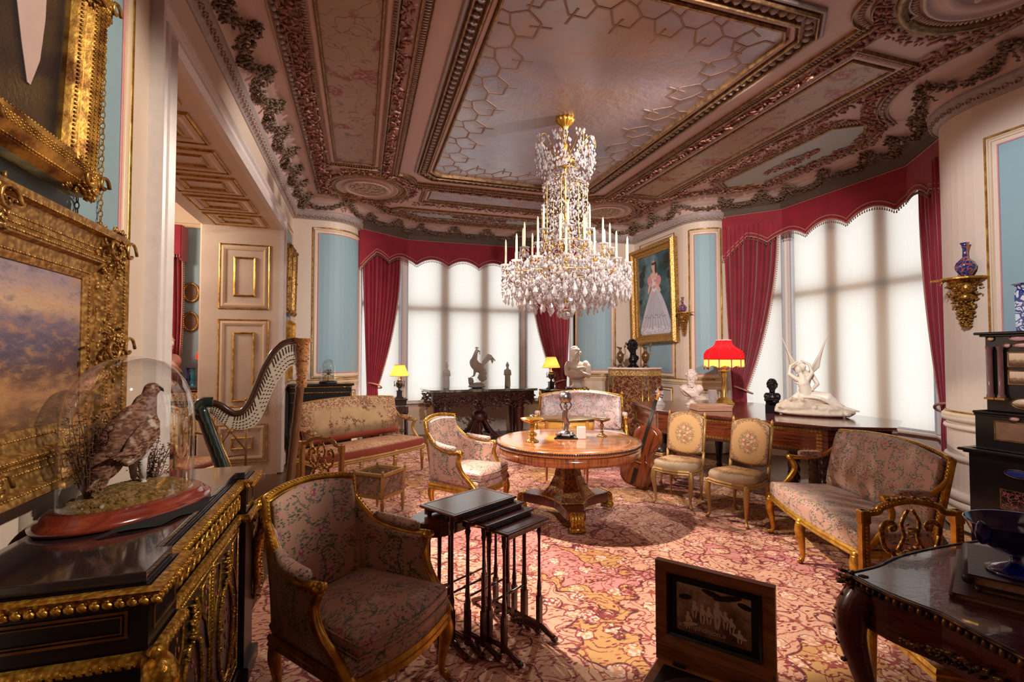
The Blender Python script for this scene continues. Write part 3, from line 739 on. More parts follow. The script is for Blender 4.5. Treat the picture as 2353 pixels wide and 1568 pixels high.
side((x1, y0+.15), (0, 1), (-1, 0), 2*HY-.3, 8); side((x0, y0+.15), (0, 1), (1, 0), 2*HY-.3, 8); side((x0+.2, y0), (1, 0), (0, 1), 2*HX-.4, 5); side((x0+.2, y1), (1, 0), (0, -1), 2*HX-.4, 5)
st(b.done('painted_trellis', plain('trellis_paint', (160, 128, 112), .6), ceiling))

# ------------------------------------------------------------------ bay windows
def window(i, p, q, lights, ztr=2.50, sill=.60, top=3.86, out=.10):
    p, q = V(p), V(q); t = (q-p).normalized(); n = V((t.y, -t.x, 0)); L = (q-p).length    # n points into the room
    M = Matrix((( t.x, n.x, 0, p.x), (t.y, n.y, 0, p.y), (0, 0, 1, 0), (0, 0, 0, 1)))
    b = B(M); b.box(0, L, -.22, 0, -.05, sill, 0); b.box(-.02, L+.02, -.22, .08, sill, sill+.035, .008)
    b.box(0, L, -.22, 0, top, 4.1)
    o = struct(b, 'window_%d' % i, CREAM)
    b = B(M)
    b.box(0, .09, -.05, .02, sill, top, .01); b.box(L-.09, L, -.05, .02, sill, top, .01); b.box(0, L, -.05, .02, top-.05, top)
    struct(b, 'window_frame', FRAMEW, o)
    b = B(M); b.box(.01, .05, .02, .035, sill, top); b.box(L-.05, L-.01, .02, .035, sill, top); struct(b, 'casing_bead', WHITE, o)
    b = B(M); w = L/lights
    for k in range(1, lights): b.box(w*k-.10, w*k+.10, -.20, -.10, sill, top)
    b.box(0, L, -.20, -.10, ztr-.06, ztr+.06); b.box(-.02, .06, -.2, -.07, sill, top); b.box(L-.06, L+.02, -.2, -.07, sill, top)
    struct(b, 'stone_mullion', STONE, o)
    b = B(M); b.add([(.06, -.045, sill+.01), (L-.06, -.045, sill+.01), (L-.06, -.045, top), (.06, -.045, top)], [(0, 1, 2, 3)])
    bl = b.done('roller_blind', BLIND, None)
    b = B(M); b.box(.05, L-.05, -.055, -.035, sill+.035, sill+.06, .003); b.done('bottom_bar', FRAMEW, bl)
    return o, bl
WB = []
for i, (p, q, l) in enumerate(((FB[0], FB[1], 1), (FB[1], FB[2], 3), (FB[2], FB[3], 1), (RB[0], RB[1], 1), (RB[1], RB[2], 3), (RB[2], RB[3], 1))):
    WB.append(window(i+1, p, q, l))
LB = ['cream linen blind on the canted light beside the left curtain of the far bay', 'wide cream linen blind behind the cockerel in the far bay', 'cream linen blind on the canted light behind the marble woman bust',
      'narrow cream linen blind between the piano lamp curtain and the big right window', 'large cream linen blind behind the winged marble group', 'cream linen blind beside the near dark red curtain']
for (o, bl), l in zip(WB, LB): tag(bl, l, 'blind', 'window blinds')
# jamb returns between the curved wall ends and the bays
b = B(); b.box(4.13, 4.27, 8.87, 9.1, 0, ZC); struct(b, 'wall_far_return', CREAM)
b = B(); b.box(5.58, 5.82, 6.44, 6.58, 0, ZC); struct(b, 'wall_right_return', CREAM)
# carpet
b = B(); b.box(-.62, 5.02, -1.2, 8.75, -.016, -.004, .003); tag(b.done('carpet', CARP), 'large pink and red floral carpet covering the floor of the room', 'carpet')
# ------------------------------------------------------------------ room beyond the opening
XB = XL-ODX
b = B(); b.box(XB-3.2, XB, 9.0, 9.1, 0, 4.0); w2 = struct(b, 'wall_beyond', BLUE)
b = B(); b.box(XB-3.3, XB-3.2, 2, 9.1, 0, 4.0); struct(b, 'wall_beyond_left', CREAM)
b = B(); b.box(XB-3.3, XB, 2.0, 9.1, 4.0, 4.1); struct(b, 'ceiling_beyond', CEILC)
b = B(); b.box(XB-3.3, XB, 1.9, 2.0, 0, 4.0); struct(b, 'wall_beyond_near', CREAM)
b = B(); b.box(XB-.05, XB, OY1+.12, 9.0, 0, 4.0); struct(b, 'wall_beyond_right', CREAM)
b = B(); b.box(XB-3.2, XB, 8.93, 9.0, 3.68, 4.0); b.box(XB-3.2, XB, 8.96, 9.0, 3.62, 3.68); struct(b, 'trim_beyond', CREAM2)

# ------------------------------------------------------------------ camera, world, lights
cam = bpy.data.objects.new('camera', bpy.data.cameras.new('camera')); COL.objects.link(cam); scene.camera = cam
cam.data.sensor_width = 36; cam.data.lens = 36*1115/2353; cam.data.clip_start = .05; cam.location = (0, 0, 1.55)
cam.rotation_euler = (pi/2+R(1.747), 0, -R(17.30))
w = bpy.data.worlds.new('sky'); scene.world = w; w.use_nodes = True
bg = w.node_tree.nodes['Background']; bg.inputs[0].default_value = (.88, .94, 1.0, 1); bg.inputs[1].default_value = 1.5
def area(name, loc, tgt, size, power, col=(1, 1, 1), sy=None, spread=None):
    l = bpy.data.lights.new(name, 'AREA'); l.energy = power; l.color = col; l.size = size
    if sy: l.shape = 'RECTANGLE'; l.size_y = sy
    if spread: l.spread = spread
    o = bpy.data.objects.new(name, l); COL.objects.link(o); o.location = loc
    o.rotation_euler = (V(tgt)-V(loc)).to_track_quat('-Z', 'Y').to_euler(); return o
def spot(name, loc, tgt, power, ang, col=(1, .92, .84), blend=.25, size=.05):
    l = bpy.data.lights.new(name, 'SPOT'); l.energy = power; l.color = col; l.spot_size = R(ang); l.spot_blend = blend; l.shadow_soft_size = size
    o = bpy.data.objects.new(name, l); COL.objects.link(o); o.location = loc
    o.rotation_euler = (V(tgt)-V(loc)).to_track_quat('-Z', 'Y').to_euler(); return o
def point(name, loc, power, col=(1, .75, .4), size=.04):
    l = bpy.data.lights.new(name, 'POINT'); l.energy = power; l.color = col; l.shadow_soft_size = size
    o = bpy.data.objects.new(name, l); COL.objects.link(o); o.location = loc; return o
spot('unseen_spot', (.2, 7.6, 3.72), (2.7, 4.2, 0), 560, 49, (1, .88, .76), .15, .04)
spot('unseen_spot', (.4, 4.6, 3.9), (1.9, 3.7, 0), 900, 43, (1, .86, .74), .15, .04)
spot('unseen_spot', (4.2, 8.0, 3.7), (1.6, 6.3, 0), 450, 70, (1, .88, .74), .3, .05)  # unseen fill spot added over the far floor
spot('unseen_spot', (.8, -.9, 3.85), (2.0, 4.6, 2.5), 850, 54, (.98, .93, .95), .5, .1)  # no fixture here: spot added to brighten the chandelier
spot('unseen_spot', (2.2, .6, 3.7), (-1.0, 2.0, 2.0), 520, 46, (1, .88, .74), .5, .06)  # added out of view to brighten the left wall and its pictures
spot('unseen_spot', (1.2, 1.2, 3.9), (5.0, 7.0, 1.7), 900, 56, (1, .91, .82), .5, .08)  # unseen fill added towards the far right corner
spot('unseen_spot', (4.2, 3.0, 3.9), (-1.4, 7.0, 1.9), 900, 54, (1, .91, .83), .5, .08)  # unseen fill added towards the far left wall
spot('unseen_spot', (1.4, 1.6, 3.9), (5.12, 2.3, 1.9), 420, 50, (.95, .95, 1), .5, .06)
point('beyond_light', (XB-1.4, 6.5, 3.2), 130, (1, .85, .7), .2)  # bare point light high in the room beyond, no lamp body
scene.view_settings.view_transform = 'Standard'; scene.view_settings.look = 'None'; scene.view_settings.exposure = .22; scene.view_settings.gamma = 1
scene.view_settings.use_curve_mapping = False
cy = scene.cycles; cy.use_denoising = True; cy.max_bounces = 8; cy.diffuse_bounces = 4; cy.glossy_bounces = 4; cy.transmission_bounces = 8; cy.transparent_max_bounces = 12
cy.sample_clamp_indirect = 8; cy.caustics_reflective = False; cy.caustics_refractive = False
# ------------------------------------------------------------------ seats
def cabriole(b, x, y, z, ox, oy, r=.026, n=10):
    """leg from a knee at (x, y, z) down to the floor, bowed outwards along (ox, oy)"""
    p = spline([(x, y, z), (x+ox*.012, y+oy*.012, z*.78), (x-ox*.004, y-oy*.004, z*.45), (x-ox*.012, y-oy*.012, z*.16), (x+ox*.008, y+oy*.008, z*.05), (x+ox*.022, y+oy*.022, .012)], 4)
    rr = interp([r*1.15, r*1.2, r*.78, r*.52, r*.6, r*.75], 4)
    b.tube(p, rr, n); b.ball((x+ox*.02, y+oy*.02, .014), .017, 8, 5)
def turned(b, x, y, z, r=.024, n=12, flute=0, z0=0):
    q = [(0.35, 0), (.55, .03), (.5, .06), (.62, .1), (1.0, .78), (1.05, .8), (.7, .82), (.7, .84), (1.15, .86), (1.15, .89), (.85, .9), (.95, 1)]
    b.lathe([(k*r, z0+t*(z-z0)) for k, t in q], (x, y, 0), n, flute=flute, fa=.06 if flute else 0)
def beadrun(b, pts, step=.016, r=.006, sq=(1, 1, 1), n=5, m=3):
    for p, t in walk(pts, step): b.ball(p, (r*sq[0], r*sq[1], r*sq[2]), n, m)
def softpad(b, cx, cy, z, w, d, h, rz=0, n=10):
    M = MX((cx, cy, z), rz=rz)
    def f(u, v):
        a = 2*pi*u; t = pi*(v-.5); k = lambda c: math.copysign(abs(c)**.5, c)
        return M @ V((w/2*k(cos(a))*abs(cos(t))**.35, d/2*k(sin(a))*abs(cos(t))**.35, h/2*k(sin(t)) if abs(t) < 1.57 else h/2*math.copysign(1, t)))
    b.grid(f, 28, n)
def seatpoly(Wf, Wr, yf, yr, bow, n=12):
    p = [(-Wr, yr), (-Wf, yf)]
    p += [(-Wf+2*Wf*i/n, yf-bow*sin(pi*i/n)) for i in range(1, n)]
    return p + [(Wf, yf), (Wr, yr)]
def cushion(b, poly, z0, z1, dome=.03, edge=.02, rings=5):
    cx = sum(p[0] for p in poly)/len(poly); cy = sum(p[1] for p in poly)/len(poly)
    # resample the outline
    loop = [p for p, t in walk([(x, y, 0) for x, y in poly], .035, True)]; n = len(loop); vs = []
    lv = [(1-edge*1.2, z0), (1.0, z0+(z1-z0)*.3), (1.015, z0+(z1-z0)*.55), (1-edge, z1-.008), (.93, z1)]
    for i in range(1, rings+1): lv.append((.93*(1-i/(rings+.15)), z1+dome*(1-(1-i/rings)**2)))
    for k, z in lv: vs += [(cx+(p.x-cx)*k, cy+(p.y-cy)*k, z) for p in loop]
    L = len(lv); fs = [(l*n+i, l*n+(i+1) % n, (l+1)*n+(i+1) % n, (l+1)*n+i) for l in range(L-1) for i in range(n)]
    if sum(loop[i].x*loop[(i+1) % n].y-loop[(i+1) % n].x*loop[i].y for i in range(n)) < 0: fs = [f[::-1] for f in fs]
    b.add(vs, fs, True); b.add(vs[-n:], [tuple(range(n))], True)

def seatframe(t, poly, z0, z1, m, rope=True):
    b = B(); pts = [(x, y, z0) for x, y in poly]
    area_ = sum(pts[i][0]*pts[(i+1) % len(pts)][1]-pts[(i+1) % len(pts)][0]*pts[i][1] for i in range(len(pts)))
    s = 1 if area_ > 0 else -1
    b.sweep(pts, [(0, 0), (s*.035, 0), (s*.035, z1-z0), (-s*.004, z1-z0), (-s*.012, (z1-z0)*.7), (-s*.006, (z1-z0)*.45), (-s*.012, (z1-z0)*.2)], closed=True)
    if rope: beadrun(b, [(x, y, (z0+z1)/2+.012) for x, y in poly]+[(poly[0][0], poly[0][1], (z0+z1)/2+.012)], .022, .0105)
    return b.done('seat_rail', m, t)

def bergere(name, label, loc, rz, sc=1):
    t = thing(name, label, 'armchair', loc, rz, None, sc)
    Wb, Wa, H = .25, .335, .95
    yb = lambda z: .27+.16*(z-.4)
    back = lambda x, z: V((x*(1+.06*(z-.4)), yb(z)-.05*(abs(x)/Wb)**2.2+.02, z))
    # gilt back frame
    top = [back(-Wb*cos(pi*i/12) if False else -Wb+2*Wb*i/12, H-.012+.028*sin(pi*i/12)) for i in range(13)]
    L = [back(-Wb, z) for z in (.36, .5, .66, .8, H-.02)]; R_ = [back(Wb, z) for z in (H-.02, .8, .66, .5, .36)]
    b = B(); b.tube(L+top+R_, .021, 10, flat=.8); beadrun(b, [p+V((0, -.014, .012)) for p in L+top+R_], .02, .0085)
    b.tube([p+V((0, -.018, -.018)) for p in top], .006, 6)
    b.tube([back(-Wb, .36), back(0, .35), back(Wb, .36)], .016, 8); b.done('back_frame', GOLD, t)
    def bk(u, v):
        x = -Wb+.02+(2*Wb-.04)*u; z = .37+(H-.035-.37)*v+.024*sin(pi*u)*v
        p = back(x, z); p.y -= .012+.038*(sin(pi*u)*sin(pi*v))**.5; return p
    b = B(); b.grid(bk, 20, 20); b.done('backrest', SILK, t, mods=(('SOLIDIFY', dict(thickness=.03, offset=1)),))
    def bo(u, v): p = bk(u, v); p.y = yb(p.z)-.05*(abs(p.x)/Wb)**2.2+.035; return p
    b = B(); b.grid(bo, 12, 8); b.done('outer_back', SILK, t)
    # arms
    for s in (-1, 1):
        arm = spline([(s*Wb*1.02, yb(.84)-.03, .84), (s*(Wb+.03), .21, .735), (s*(Wb+.06), .11, .685), (s*Wa, -.02, .665), (s*(Wa+.005), -.14, .672)], 6)
        b = B(); b.tube(arm, interp([.014, .019, .02, .021, .024], 6), 10, flat=.85); beadrun(b, [p+V((s*.012, 0, .014)) for p in arm[:-3]], .02, .007)
        # scroll and support
        for q in (-1, 1): b.ball((s*(Wa+.005), -.155, .668), (.03, .022, .026), 12, 8)
        b.tube([(s*(Wa+.036), -.158, .668), (s*(Wa-.026), -.158, .668)], .016, 10)
        sup = spline([(s*(Wa+.004), -.15, .655), (s*(Wa+.008), -.125, .58), (s*(Wa+.005), -.16, .49), (s*(Wa-.01), -.245, .40), (s*(Wa-.02), -.31, .32)], 6)
        b.tube(sup, interp([.02, .022, .021, .025, .03], 6), 10); b.tube([p+V((s*.012, -.016, 0)) for p in sup], .007, 6); b.tube([p+V((-s*.012, -.016, 0)) for p in sup], .007, 6)
        b.done('arm_rail', GOLD, t)
        b = B(); p0 = arm[9]; p1 = arm[20]
        mid = spline([p0+V((0, 0, .028)), (p0+p1)/2+V((s*.012, 0, .022)), p1+V((0, 0, .034))], 5); b.tube(mid, interp([.022, .036, .034], 5), 12, flat=.8)
        b.ball(mid[0], (.024, .024, .02), 10, 6); b.ball(mid[-1], (.033, .03, .028), 10, 6); b.done('arm_pad', SILK, t)
        full = arm+sup
        n = len(full)-1
        def side(u, v, off=0):
            q = u*n; i = min(int(q), n-1); p = full[i].lerp(full[i+1], q-i)
            yb0 = .25-.57*u; bx = s*(Wb+.015+(Wa-.02-Wb-.015)*min(1, u*1.3)); lo = V((bx, yb0, .36))
            r = lo.lerp(p, v); r.x += s*(.018*sin(pi*v)*sin(pi*u)+off); return r
        b = B(); b.grid(lambda u, v: side(u, v, -.012), 26, 10); b.done('side_panel', SILK, t, mods=(('SOLIDIFY', dict(thickness=.03, offset=0)),))
    poly = seatpoly(Wa-.02, Wb+.01, -.31, .27, .055)
    seatframe(t, poly, .27, .335, GOLD)
    b = B(); cushion(b, poly, .325, .405, .005); b.done('seat_apron', SILK, t)
    b = B(); cp = seatpoly(Wa-.045, Wb-.02, -.33, .22, .05); cushion(b, cp, .40, .475, .045, .04)
    c = b.done('seat_cushion', SILK, t); b = B()
    for z in (.415, .462): b.tube([V((x*1.005, y*1.005, z)) for x, y in cp]+[V((cp[0][0]*1.005, cp[0][1]*1.005, z))], .0045, 5)
    b.done('piping', SILK, c)
    for s in (-1, 1):
        b = B(); cabriole(b, s*(Wa-.035), -.295, .29, s*.7, -.7, .03); b.ball((s*(Wa-.035), -.30, .29), (.034, .03, .036), 10, 8); b.done('leg', GOLD, t)
        b = B(); cabriole(b, s*(Wb-.01), .25, .29, s*.3, .9, .026); b.done('leg', GOLD, t)
    return t
bergere('gilt_bergere', 'gilt bergere armchair with floral pink silk beside the nest of tables and black cabinet', (-.01, 2.385, 0), R(43), .965)
bergere('gilt_bergere', 'gilt bergere armchair with floral pink silk at the left side of the round table', (1.01, 4.77, 0), R(46), .975)

def open_sofa(name, label, loc, rz, W, H, sm, bm, frame, armpad, legs='cab', crest=False, sc=1, armf=-.12, apron=.0, gap=.0, mid=(0,), D=.30):
    t = thing(name, label, 'sofa', loc, rz, None, sc)
    yb = lambda z: .24+.22*(z-.4)
    back = lambda x, z: V((x, yb(z)-.07*(abs(x)/W)**3, z))
    arch = lambda u: (.035+(.03 if crest else 0))*sin(pi*u)
    n = 20; z0 = .45+gap
    top = [back(-W+2*W*i/n, H-.03+arch(i/n)) for i in range(n+1)]
    L = [back(-W, z) for z in (.34, .5, .7, H-.04)]; R_ = [back(W, z) for z in (H-.04, .7, .5, .34)]
    low = [back(-W+2*W*i/n, z0) for i in range(n+1)]
    b = B(); b.tube(L+top+R_, .023, 10, flat=.8); b.tube(low, .018, 8, flat=.8)
    beadrun(b, [p+V((0, -.018, .008)) for p in L+top+R_], .024, .009); beadrun(b, [p+V((0, -.016, 0)) for p in low], .024, .007)
    if crest:
        for s in (-1, 1): b.ball(back(s*W, H), (.022, .018, .04), 10, 6)
        for i in range(22): leaf(b, back(rnd.uniform(-.12, .12), H+.055+rnd.uniform(-.01, .02)), None, .022)
    b.done('back_frame', frame, t)
    def bk(u, v):
        x = -W+.022+(2*W-.044)*u; z = z0+.015+(H-.05-z0-.015)*v+arch(u)*v
        p = back(x, z); p.y -= .01+.04*(sin(pi*u)*sin(pi*v))**.4; return p
    b = B(); b.grid(bk, 32, 14); b.done('backrest', bm, t, mods=(('SOLIDIFY', dict(thickness=.05, offset=1)),))
    Wf = W+.05; poly = seatpoly(Wf, W, -D, .24, .05, 16)
    seatframe(t, poly, .29-apron, .345-apron, frame)
    b = B(); cushion(b, poly, .335-apron, .45, .035, .02, 6); b.done('seat', sm, t)
    for s in (-1, 1):
        Wa = W+.02
        arm = spline([back(s*W, .80), (s*(W+.01), .16, .70), (s*Wa, .05, .668), (s*Wa, -.06, .662), (s*(Wa+.005), armf, .665)], 6)
        sup = spline([(s*(Wa+.005), armf-.01, .655), (s*(Wa+.005), armf+.03, .57), (s*(Wa+.01), armf-.02, .47), (s*(Wa+.025), -D+.05, .36), (s*(Wf-.01), -D+.02, .33)], 6)
        b = B(); b.tube(arm, interp([.013, .018, .018, .02, .024], 6), 10, flat=.85); b.tube(sup, interp([.019, .019, .02, .024, .028], 6), 10)
        b.ball((s*(Wa+.005), armf-.015, .662), (.032, .022, .026), 12, 8); b.tube([(s*(Wa+.038), armf-.018, .662), (s*(Wa-.028), armf-.018, .662)], .015, 10)
        b.tube([p+V((s*.01, -.016, 0)) for p in sup], .007, 6); b.done('arm_rail', frame, t)
        b = B(); softpad(b, s*Wa, .03, .695, .07, .19, .055, 0); b.done('arm_pad', armpad, t)
    for x in (-1,)+tuple(mid)+(1,):
        X = x*(Wf-.03); Y = -D+.005-(.05*sin(pi*(X+Wf)/(2*Wf)))*.9
        b = B()
        if legs == 'cab': cabriole(b, X, Y, .30-apron, (1 if x > 0 else -1 if x < 0 else 0)*.5, -.8, .03); b.ball((X, Y-.004, .30-apron), (.034, .03, .038), 10, 8)
        else: turned(b, X, Y+.01, .30-apron, .028, 12, 8); b.box(X-.028, X+.028, Y-.012, Y+.035, .285-apron, .35-apron, .004)
        b.done('leg', frame, t)
    for x in (-1, 1):
        b = B(); cabriole(b, x*(W-.01), .24, .30-apron, 0, .9, .026); b.done('leg', frame, t)
    return t
open_sofa('gilt_settee', 'gilt settee in floral pink silk in front of the large right window', (3.48, 2.74, 0), R(-113), .60, .93, SILK, SILK, GOLD, SILK, sc=1)
open_sofa('gilt_settee', 'gilt settee in floral pink silk with carved crest behind the small oval satinwood table', (3.05, 6.45, 0), R(-25.7), .60, .96, SILK2, SILK2, GOLD, SILK2, crest=True, sc=1.02)
open_sofa('tapestry_sofa', 'gilt sofa with woven tapestry scene of figures and a garden behind the harp', (.03, 6.50, 0), R(37), .74, .99, TAPSEAT, TAPS, GCURT, TAPS, legs='turned', gap=.03, mid=(-.34, .34))

def tap_chair(name, label, loc, rz):
    t = thing(name, label, 'chair', loc, rz, 'tapestry side chairs by the piano')
    back = lambda x, z: V((x, .20+.16*(z-.45)-.02*(x/.2)**2, z))
    n = 16; W = .195; top = [back(-W+2*W*i/n, .865+.05*sin(pi*i/n)**.7) for i in range(n+1)]; low = [back(W-2*W*i/n, .515-.035*sin(pi*i/n)) for i in range(n+1)]
    b = B(); b.tube(top, .017, 8, flat=.8); b.tube([back(W, z) for z in (.87, .7, .52)], .017, 8); b.tube([back(-W, z) for z in (.87, .7, .52)], .017, 8); b.tube(low, .016, 8, flat=.8)
    beadrun(b, [p+V((0, -.014, 0)) for p in top+low], .016, .0065)
    for s in (-1, 1):
        b.ball(back(s*W, .90), (.015, .015, .032), 8, 6); b.ball(back(s*W, .93), .008, 6, 4); beadrun(b, [back(s*W, .87)+V((0, -.015, 0)), back(s*W, .52)+V((0, -.015, 0))], .016, .0065)
        b.tube([back(s*W, .53), back(s*W, .44)+V((0, 0, 0)), back(s*W*.98, .36)], .016, 8)
        for i in range(8): leaf(b, back(s*W, .8+.012*i)+V((0, -.012, 0)), None, .013)
    for i in range(14): leaf(b, back(rnd.uniform(-.06, .06), .918+rnd.uniform(-.006, .018))+V((0, -.006, 0)), None, .016)
    b.done('back_frame', GCURT, t)
    def bk(u, v):
        x = (-W+.015)+(2*W-.03)*u; a = .52-.035*sin(pi*u); c = .858+.05*sin(pi*u)**.7
        p = back(x, a+(c-a)*v); p.y -= .006+.026*(sin(pi*u)*sin(pi*v))**.4; return p
    b = B(); b.grid(bk, 20, 16); b.done('backrest', TAPB, t, mods=(('SOLIDIFY', dict(thickness=.03, offset=1)),))
    pl = [(-.175, .205), (-.225, 0), (-.225, -.12), (-.18, -.215), (-.08, -.25), (.08, -.25), (.18, -.215), (.225, -.12), (.225, 0), (.175, .205)]
    seatframe(t, pl, .335, .385, GCURT)
    b = B(); cushion(b, pl, .375, .445, .035, .02); c = b.done('seat', TAPC, t)
    for s in (-1, 1):
        b = B(); cabriole(b, s*.19, -.20, .35, s*.6, -.7, .024); b.ball((s*.19, -.205, .35), (.027, .024, .03), 8, 6); b.done('leg', GCURT, t)
        b = B(); cabriole(b, s*.165, .205, .36, 0, .8, .02); b.done('leg', GCURT, t)
    return t
c1 = tap_chair('tapestry_chair', 'gilt chair with bouquet tapestry nearest the cello', (3.25, 4.446, 0), R(-56.5))
dup(c1, (3.466, 3.828, 0), R(-73), 'gilt chair with bouquet tapestry between the other tapestry chair and the pink settee')

def lyre_chair(label, loc, rz, m=GOLD):
    t = thing('lyre_back_chair', label, 'chair', loc, rz, 'gilt chairs with scrolled open backs')
    y = .19; b = B()
    for s in (-1, 1):
        b.box(s*.21-.018, s*.21+.018, y-.018, y+.018, .40, .86, .004); b.box(s*.21-.022, s*.21+.022, y-.022, y+.022, .80, .86, .005)
        beadrun(b, [(s*.21, y-.02, .42), (s*.21, y-.02, .79)], .016, .007); beadrun(b, [(s*.21, y+.02, .42), (s*.21, y+.02, .79)], .016, .007)
    top = spline([(-.21, y, .845), (-.15, y, .85), (-.12, y, .875), (0, y, .90), (.12, y, .875), (.15, y, .85), (.21, y, .845)], 5)
    b.tube(top, .016, 8); beadrun(b, [p+V((0, -.014, .008)) for p in top], .014, .006); beadrun(b, [p+V((0, .014, .008)) for p in top], .014, .006)
    b.tube([(-.21, y, .46), (.21, y, .46)], .013, 8); b.done('back_frame', m, t)
    b = B()
    for s in (-1, 1):
        sp = [(s*(.085+(.052-.0062*i)*cos(-.6+i*.62)), y, .775+(.052-.0062*i)*sin(-.6+i*.62)*1.0) for i in range(8)]
        b.tube(spline(sp, 3), interp([.011]*4+[.009]*4, 3), 8); b.ball((s*.085, y, .775), .014, 8, 6)
        b.tube(spline([(s*.13, y, .745), (s*.115, y, .69), (s*.075, y, .66), (s*.085, y, .60), (s*.06, y, .555), (s*.0, y, .545)], 4), .010, 8)
        b.tube(spline([(s*.01, y, .86), (s*.04, y, .80), (s*.03, y, .74), (s*.06, y, .68)], 4), .008, 8)
        for i in range(34):
            a = rnd.uniform(0, pi)*1.0; leaf(b, V((s*.075*sin(a), y+rnd.uniform(-.008, .008), .61+.066*cos(a))), None, .015)
    b.tube([(0, y, .55), (0, y, .47)], .008, 8); b.ball((0, y, .50), .013, 8, 6)
    for i in range(26): leaf(b, V((rnd.uniform(-.03, .03), y+rnd.uniform(-.01, .01), rnd.uniform(.58, .80))), None, .016)
    for i in range(30): leaf(b, V((rnd.uniform(-.10, .10), y, .905+rnd.uniform(-.02, .012))), None, .016)
    b.done('carved_splat', GOLDC, t)
    pl = [(-.19, .20), (-.235, -.20), (-.12, -.235), (.12, -.235), (.235, -.20), (.19, .20)]
    seatframe(t, pl, .36, .41, m); b = B(); cushion(b, pl, .40, .44, .03, .02); b.done('seat', SILK, t)
    for s in (-1, 1):
        b = B(); turned(b, s*.205, -.19, .38, .026, 12, 8); b.done('leg', m, t)
        b = B(); turned(b, s*.19, .185, .40, .022, 12); b.done('leg', m, t)
    return t
lyre_chair('gilt chair with scrolled open back drawn up to the leather-topped writing desk', (2.30, 1.385, 0), R(-17))
lyre_chair('gilt chair with scrolled open back between the harp and the tapestry sofa', (-.42, 4.02, 0), R(-42), GCURT)
# ------------------------------------------------------------------ centre table
t = thing('centre_table', 'large round inlaid centre table with beaded edge on a three-sided pedestal', 'table', (1.95, 4.41, 0), R(-15))
b = B(); b.lathe([(.60, .675), (.685, .68), (.70, .69), (.70, .718), (.69, .732), (.66, .735), (.001, .735)], n=96); b.done('tabletop', TABLEW, t)
b = B(); b.lathe([(.66, .60), (.692, .602), (.694, .675), (.66, .676)], n=96); b.done('frieze', RIMW, t)
b = B()
for i in range(210): b.ball((.699*cos(2*pi*i/210), .699*sin(2*pi*i/210), .715), (.0105, .0105, .0125), 6, 4)
b.done('beading', plain('dark_beading', (60, 34, 34), .25), t)
b = B(); b.lathe([(.60, .735), (.60, .7358), (.595, .7358), (.595, .735)], n=96, cap=False); b.lathe([(.11, .735), (.11, .7358), (.105, .7358), (.105, .735)], n=48, cap=False); b.done('inlaid_ring', plain('pale_stringing', (214, 158, 84), .2), t)
def tri(r, cut, cave, n=8):
    out = []
    for k in range(3):
        a = -pi/2+2*pi*k/3; d = cut
        p = [(r*cos(a)+s*d*-sin(a), r*sin(a)+s*d*cos(a)) for s in (-1, 1)]; out += p
        a2 = a+2*pi/3; q = (r*cos(a2)+d*sin(a2), r*sin(a2)-d*cos(a2))
        for i in range(1, n):
            u = i/n; x = p[1][0]+(q[0]-p[1][0])*u; y = p[1][1]+(q[1]-p[1][1])*u; f = 1-cave*sin(pi*u); out.append((x*f, y*f))
    return out
b = B(); lv = [(.60, .09), (.50, .10), (.38, .125), (.28, .17), (.22, .215), (.19, .25)]
prev = None
for z, k in lv:
    ring_ = [(x, y, z) for x, y in tri(k, k*.42, .12)]
    if prev: 
        n = len(ring_); b.add(prev+ring_, [(i, n+i, n+(i+1) % n, (i+1) % n) for i in range(n)], False)
    prev = ring_
b.done('pedestal', BOULLP, t)
b = B(); b.prism(tri(.235, .12, .08), .175, .195); b.done('pedestal_beading', GOLDF, t)
b = B(); b.prism(tri(.455, .085, .42, 12), .085, .175); pb = b.done('base', MAHOG, t, mods=(BEV(.012, 3),))
b = B(); b.prism(tri(.458, .075, .42, 12), .095, .155); b.done('base_inlay', BOULLP, pb)
for k in range(3):
    a = -pi/2+2*pi*k/3; M = MX((.44*cos(a), .44*sin(a), 0), rz=a+pi/2)
    b = B(M); b.box(-.06, .06, -.045, .0, .08, .165, .006)
    for s in (-.042, -.014, .014, .042): b.tube(spline([(s, -.035, .16), (s, -.075, .13), (s, -.085, .07), (s, -.065, .02), (s, -.035, .012)], 5), .018, 7)
    b.tube([(-.062, -.075, .028), (.062, -.075, .028)], .028, 10)
    for s in (-.062, .062): b.ball((s, -.075, .03), (.012, .03, .03), 10, 6)
    b.done('foot', ORM, t)
# things on the table
def tazza(label, loc, s, m, top=.235):
    t = thing('standing_dish', label, 'dish', loc, 0, 'gilt standing dishes on the round table', s)
    b = B(); b.lathe([(.066, 0), (.068, .006), (.05, .018), (.022, .034), (.016, .05), (.026, .062), (.014, .075), (.014, .1), (.024, .13), (.026, .15), (.014, .17), (.02, .182)], n=28); b.done('stem', m, t)
    b = B(); b.lathe([(.014, .178), (.05, .188), (.098, .205), (.113, .222), (.116, .226), (.111, .226), (.095, .212), (.05, .198), (.001, .194)], n=36); b.done('bowl', m, t)
    return t
tazza('shallow gilt standing dish at the left of the round table top', (1.56, 4.37, .7365), .97, BRASS)
tazza('tarnished gilt standing dish at the right of the round table top, nearest the cello', (2.34, 4.45, .7365), .78, goldm('worn_gilt', (190, 150, 96), (110, 84, 60), .3, 30, .2))
t = thing('covered_cup', 'small silver gilt stemmed cup with ball lid behind the left standing dish', 'cup', (1.70, 4.76, .7365))
b = B(); b.lathe([(.05, 0), (.05, .01), (.02, .03), (.014, .06), (.03, .09), (.012, .12), (.02, .14)], n=20); b.done('stem', BRASS, t)
b = B(); b.ball((0, 0, .175), .032, 16, 10); b.done('ball_lid', SILV, t)
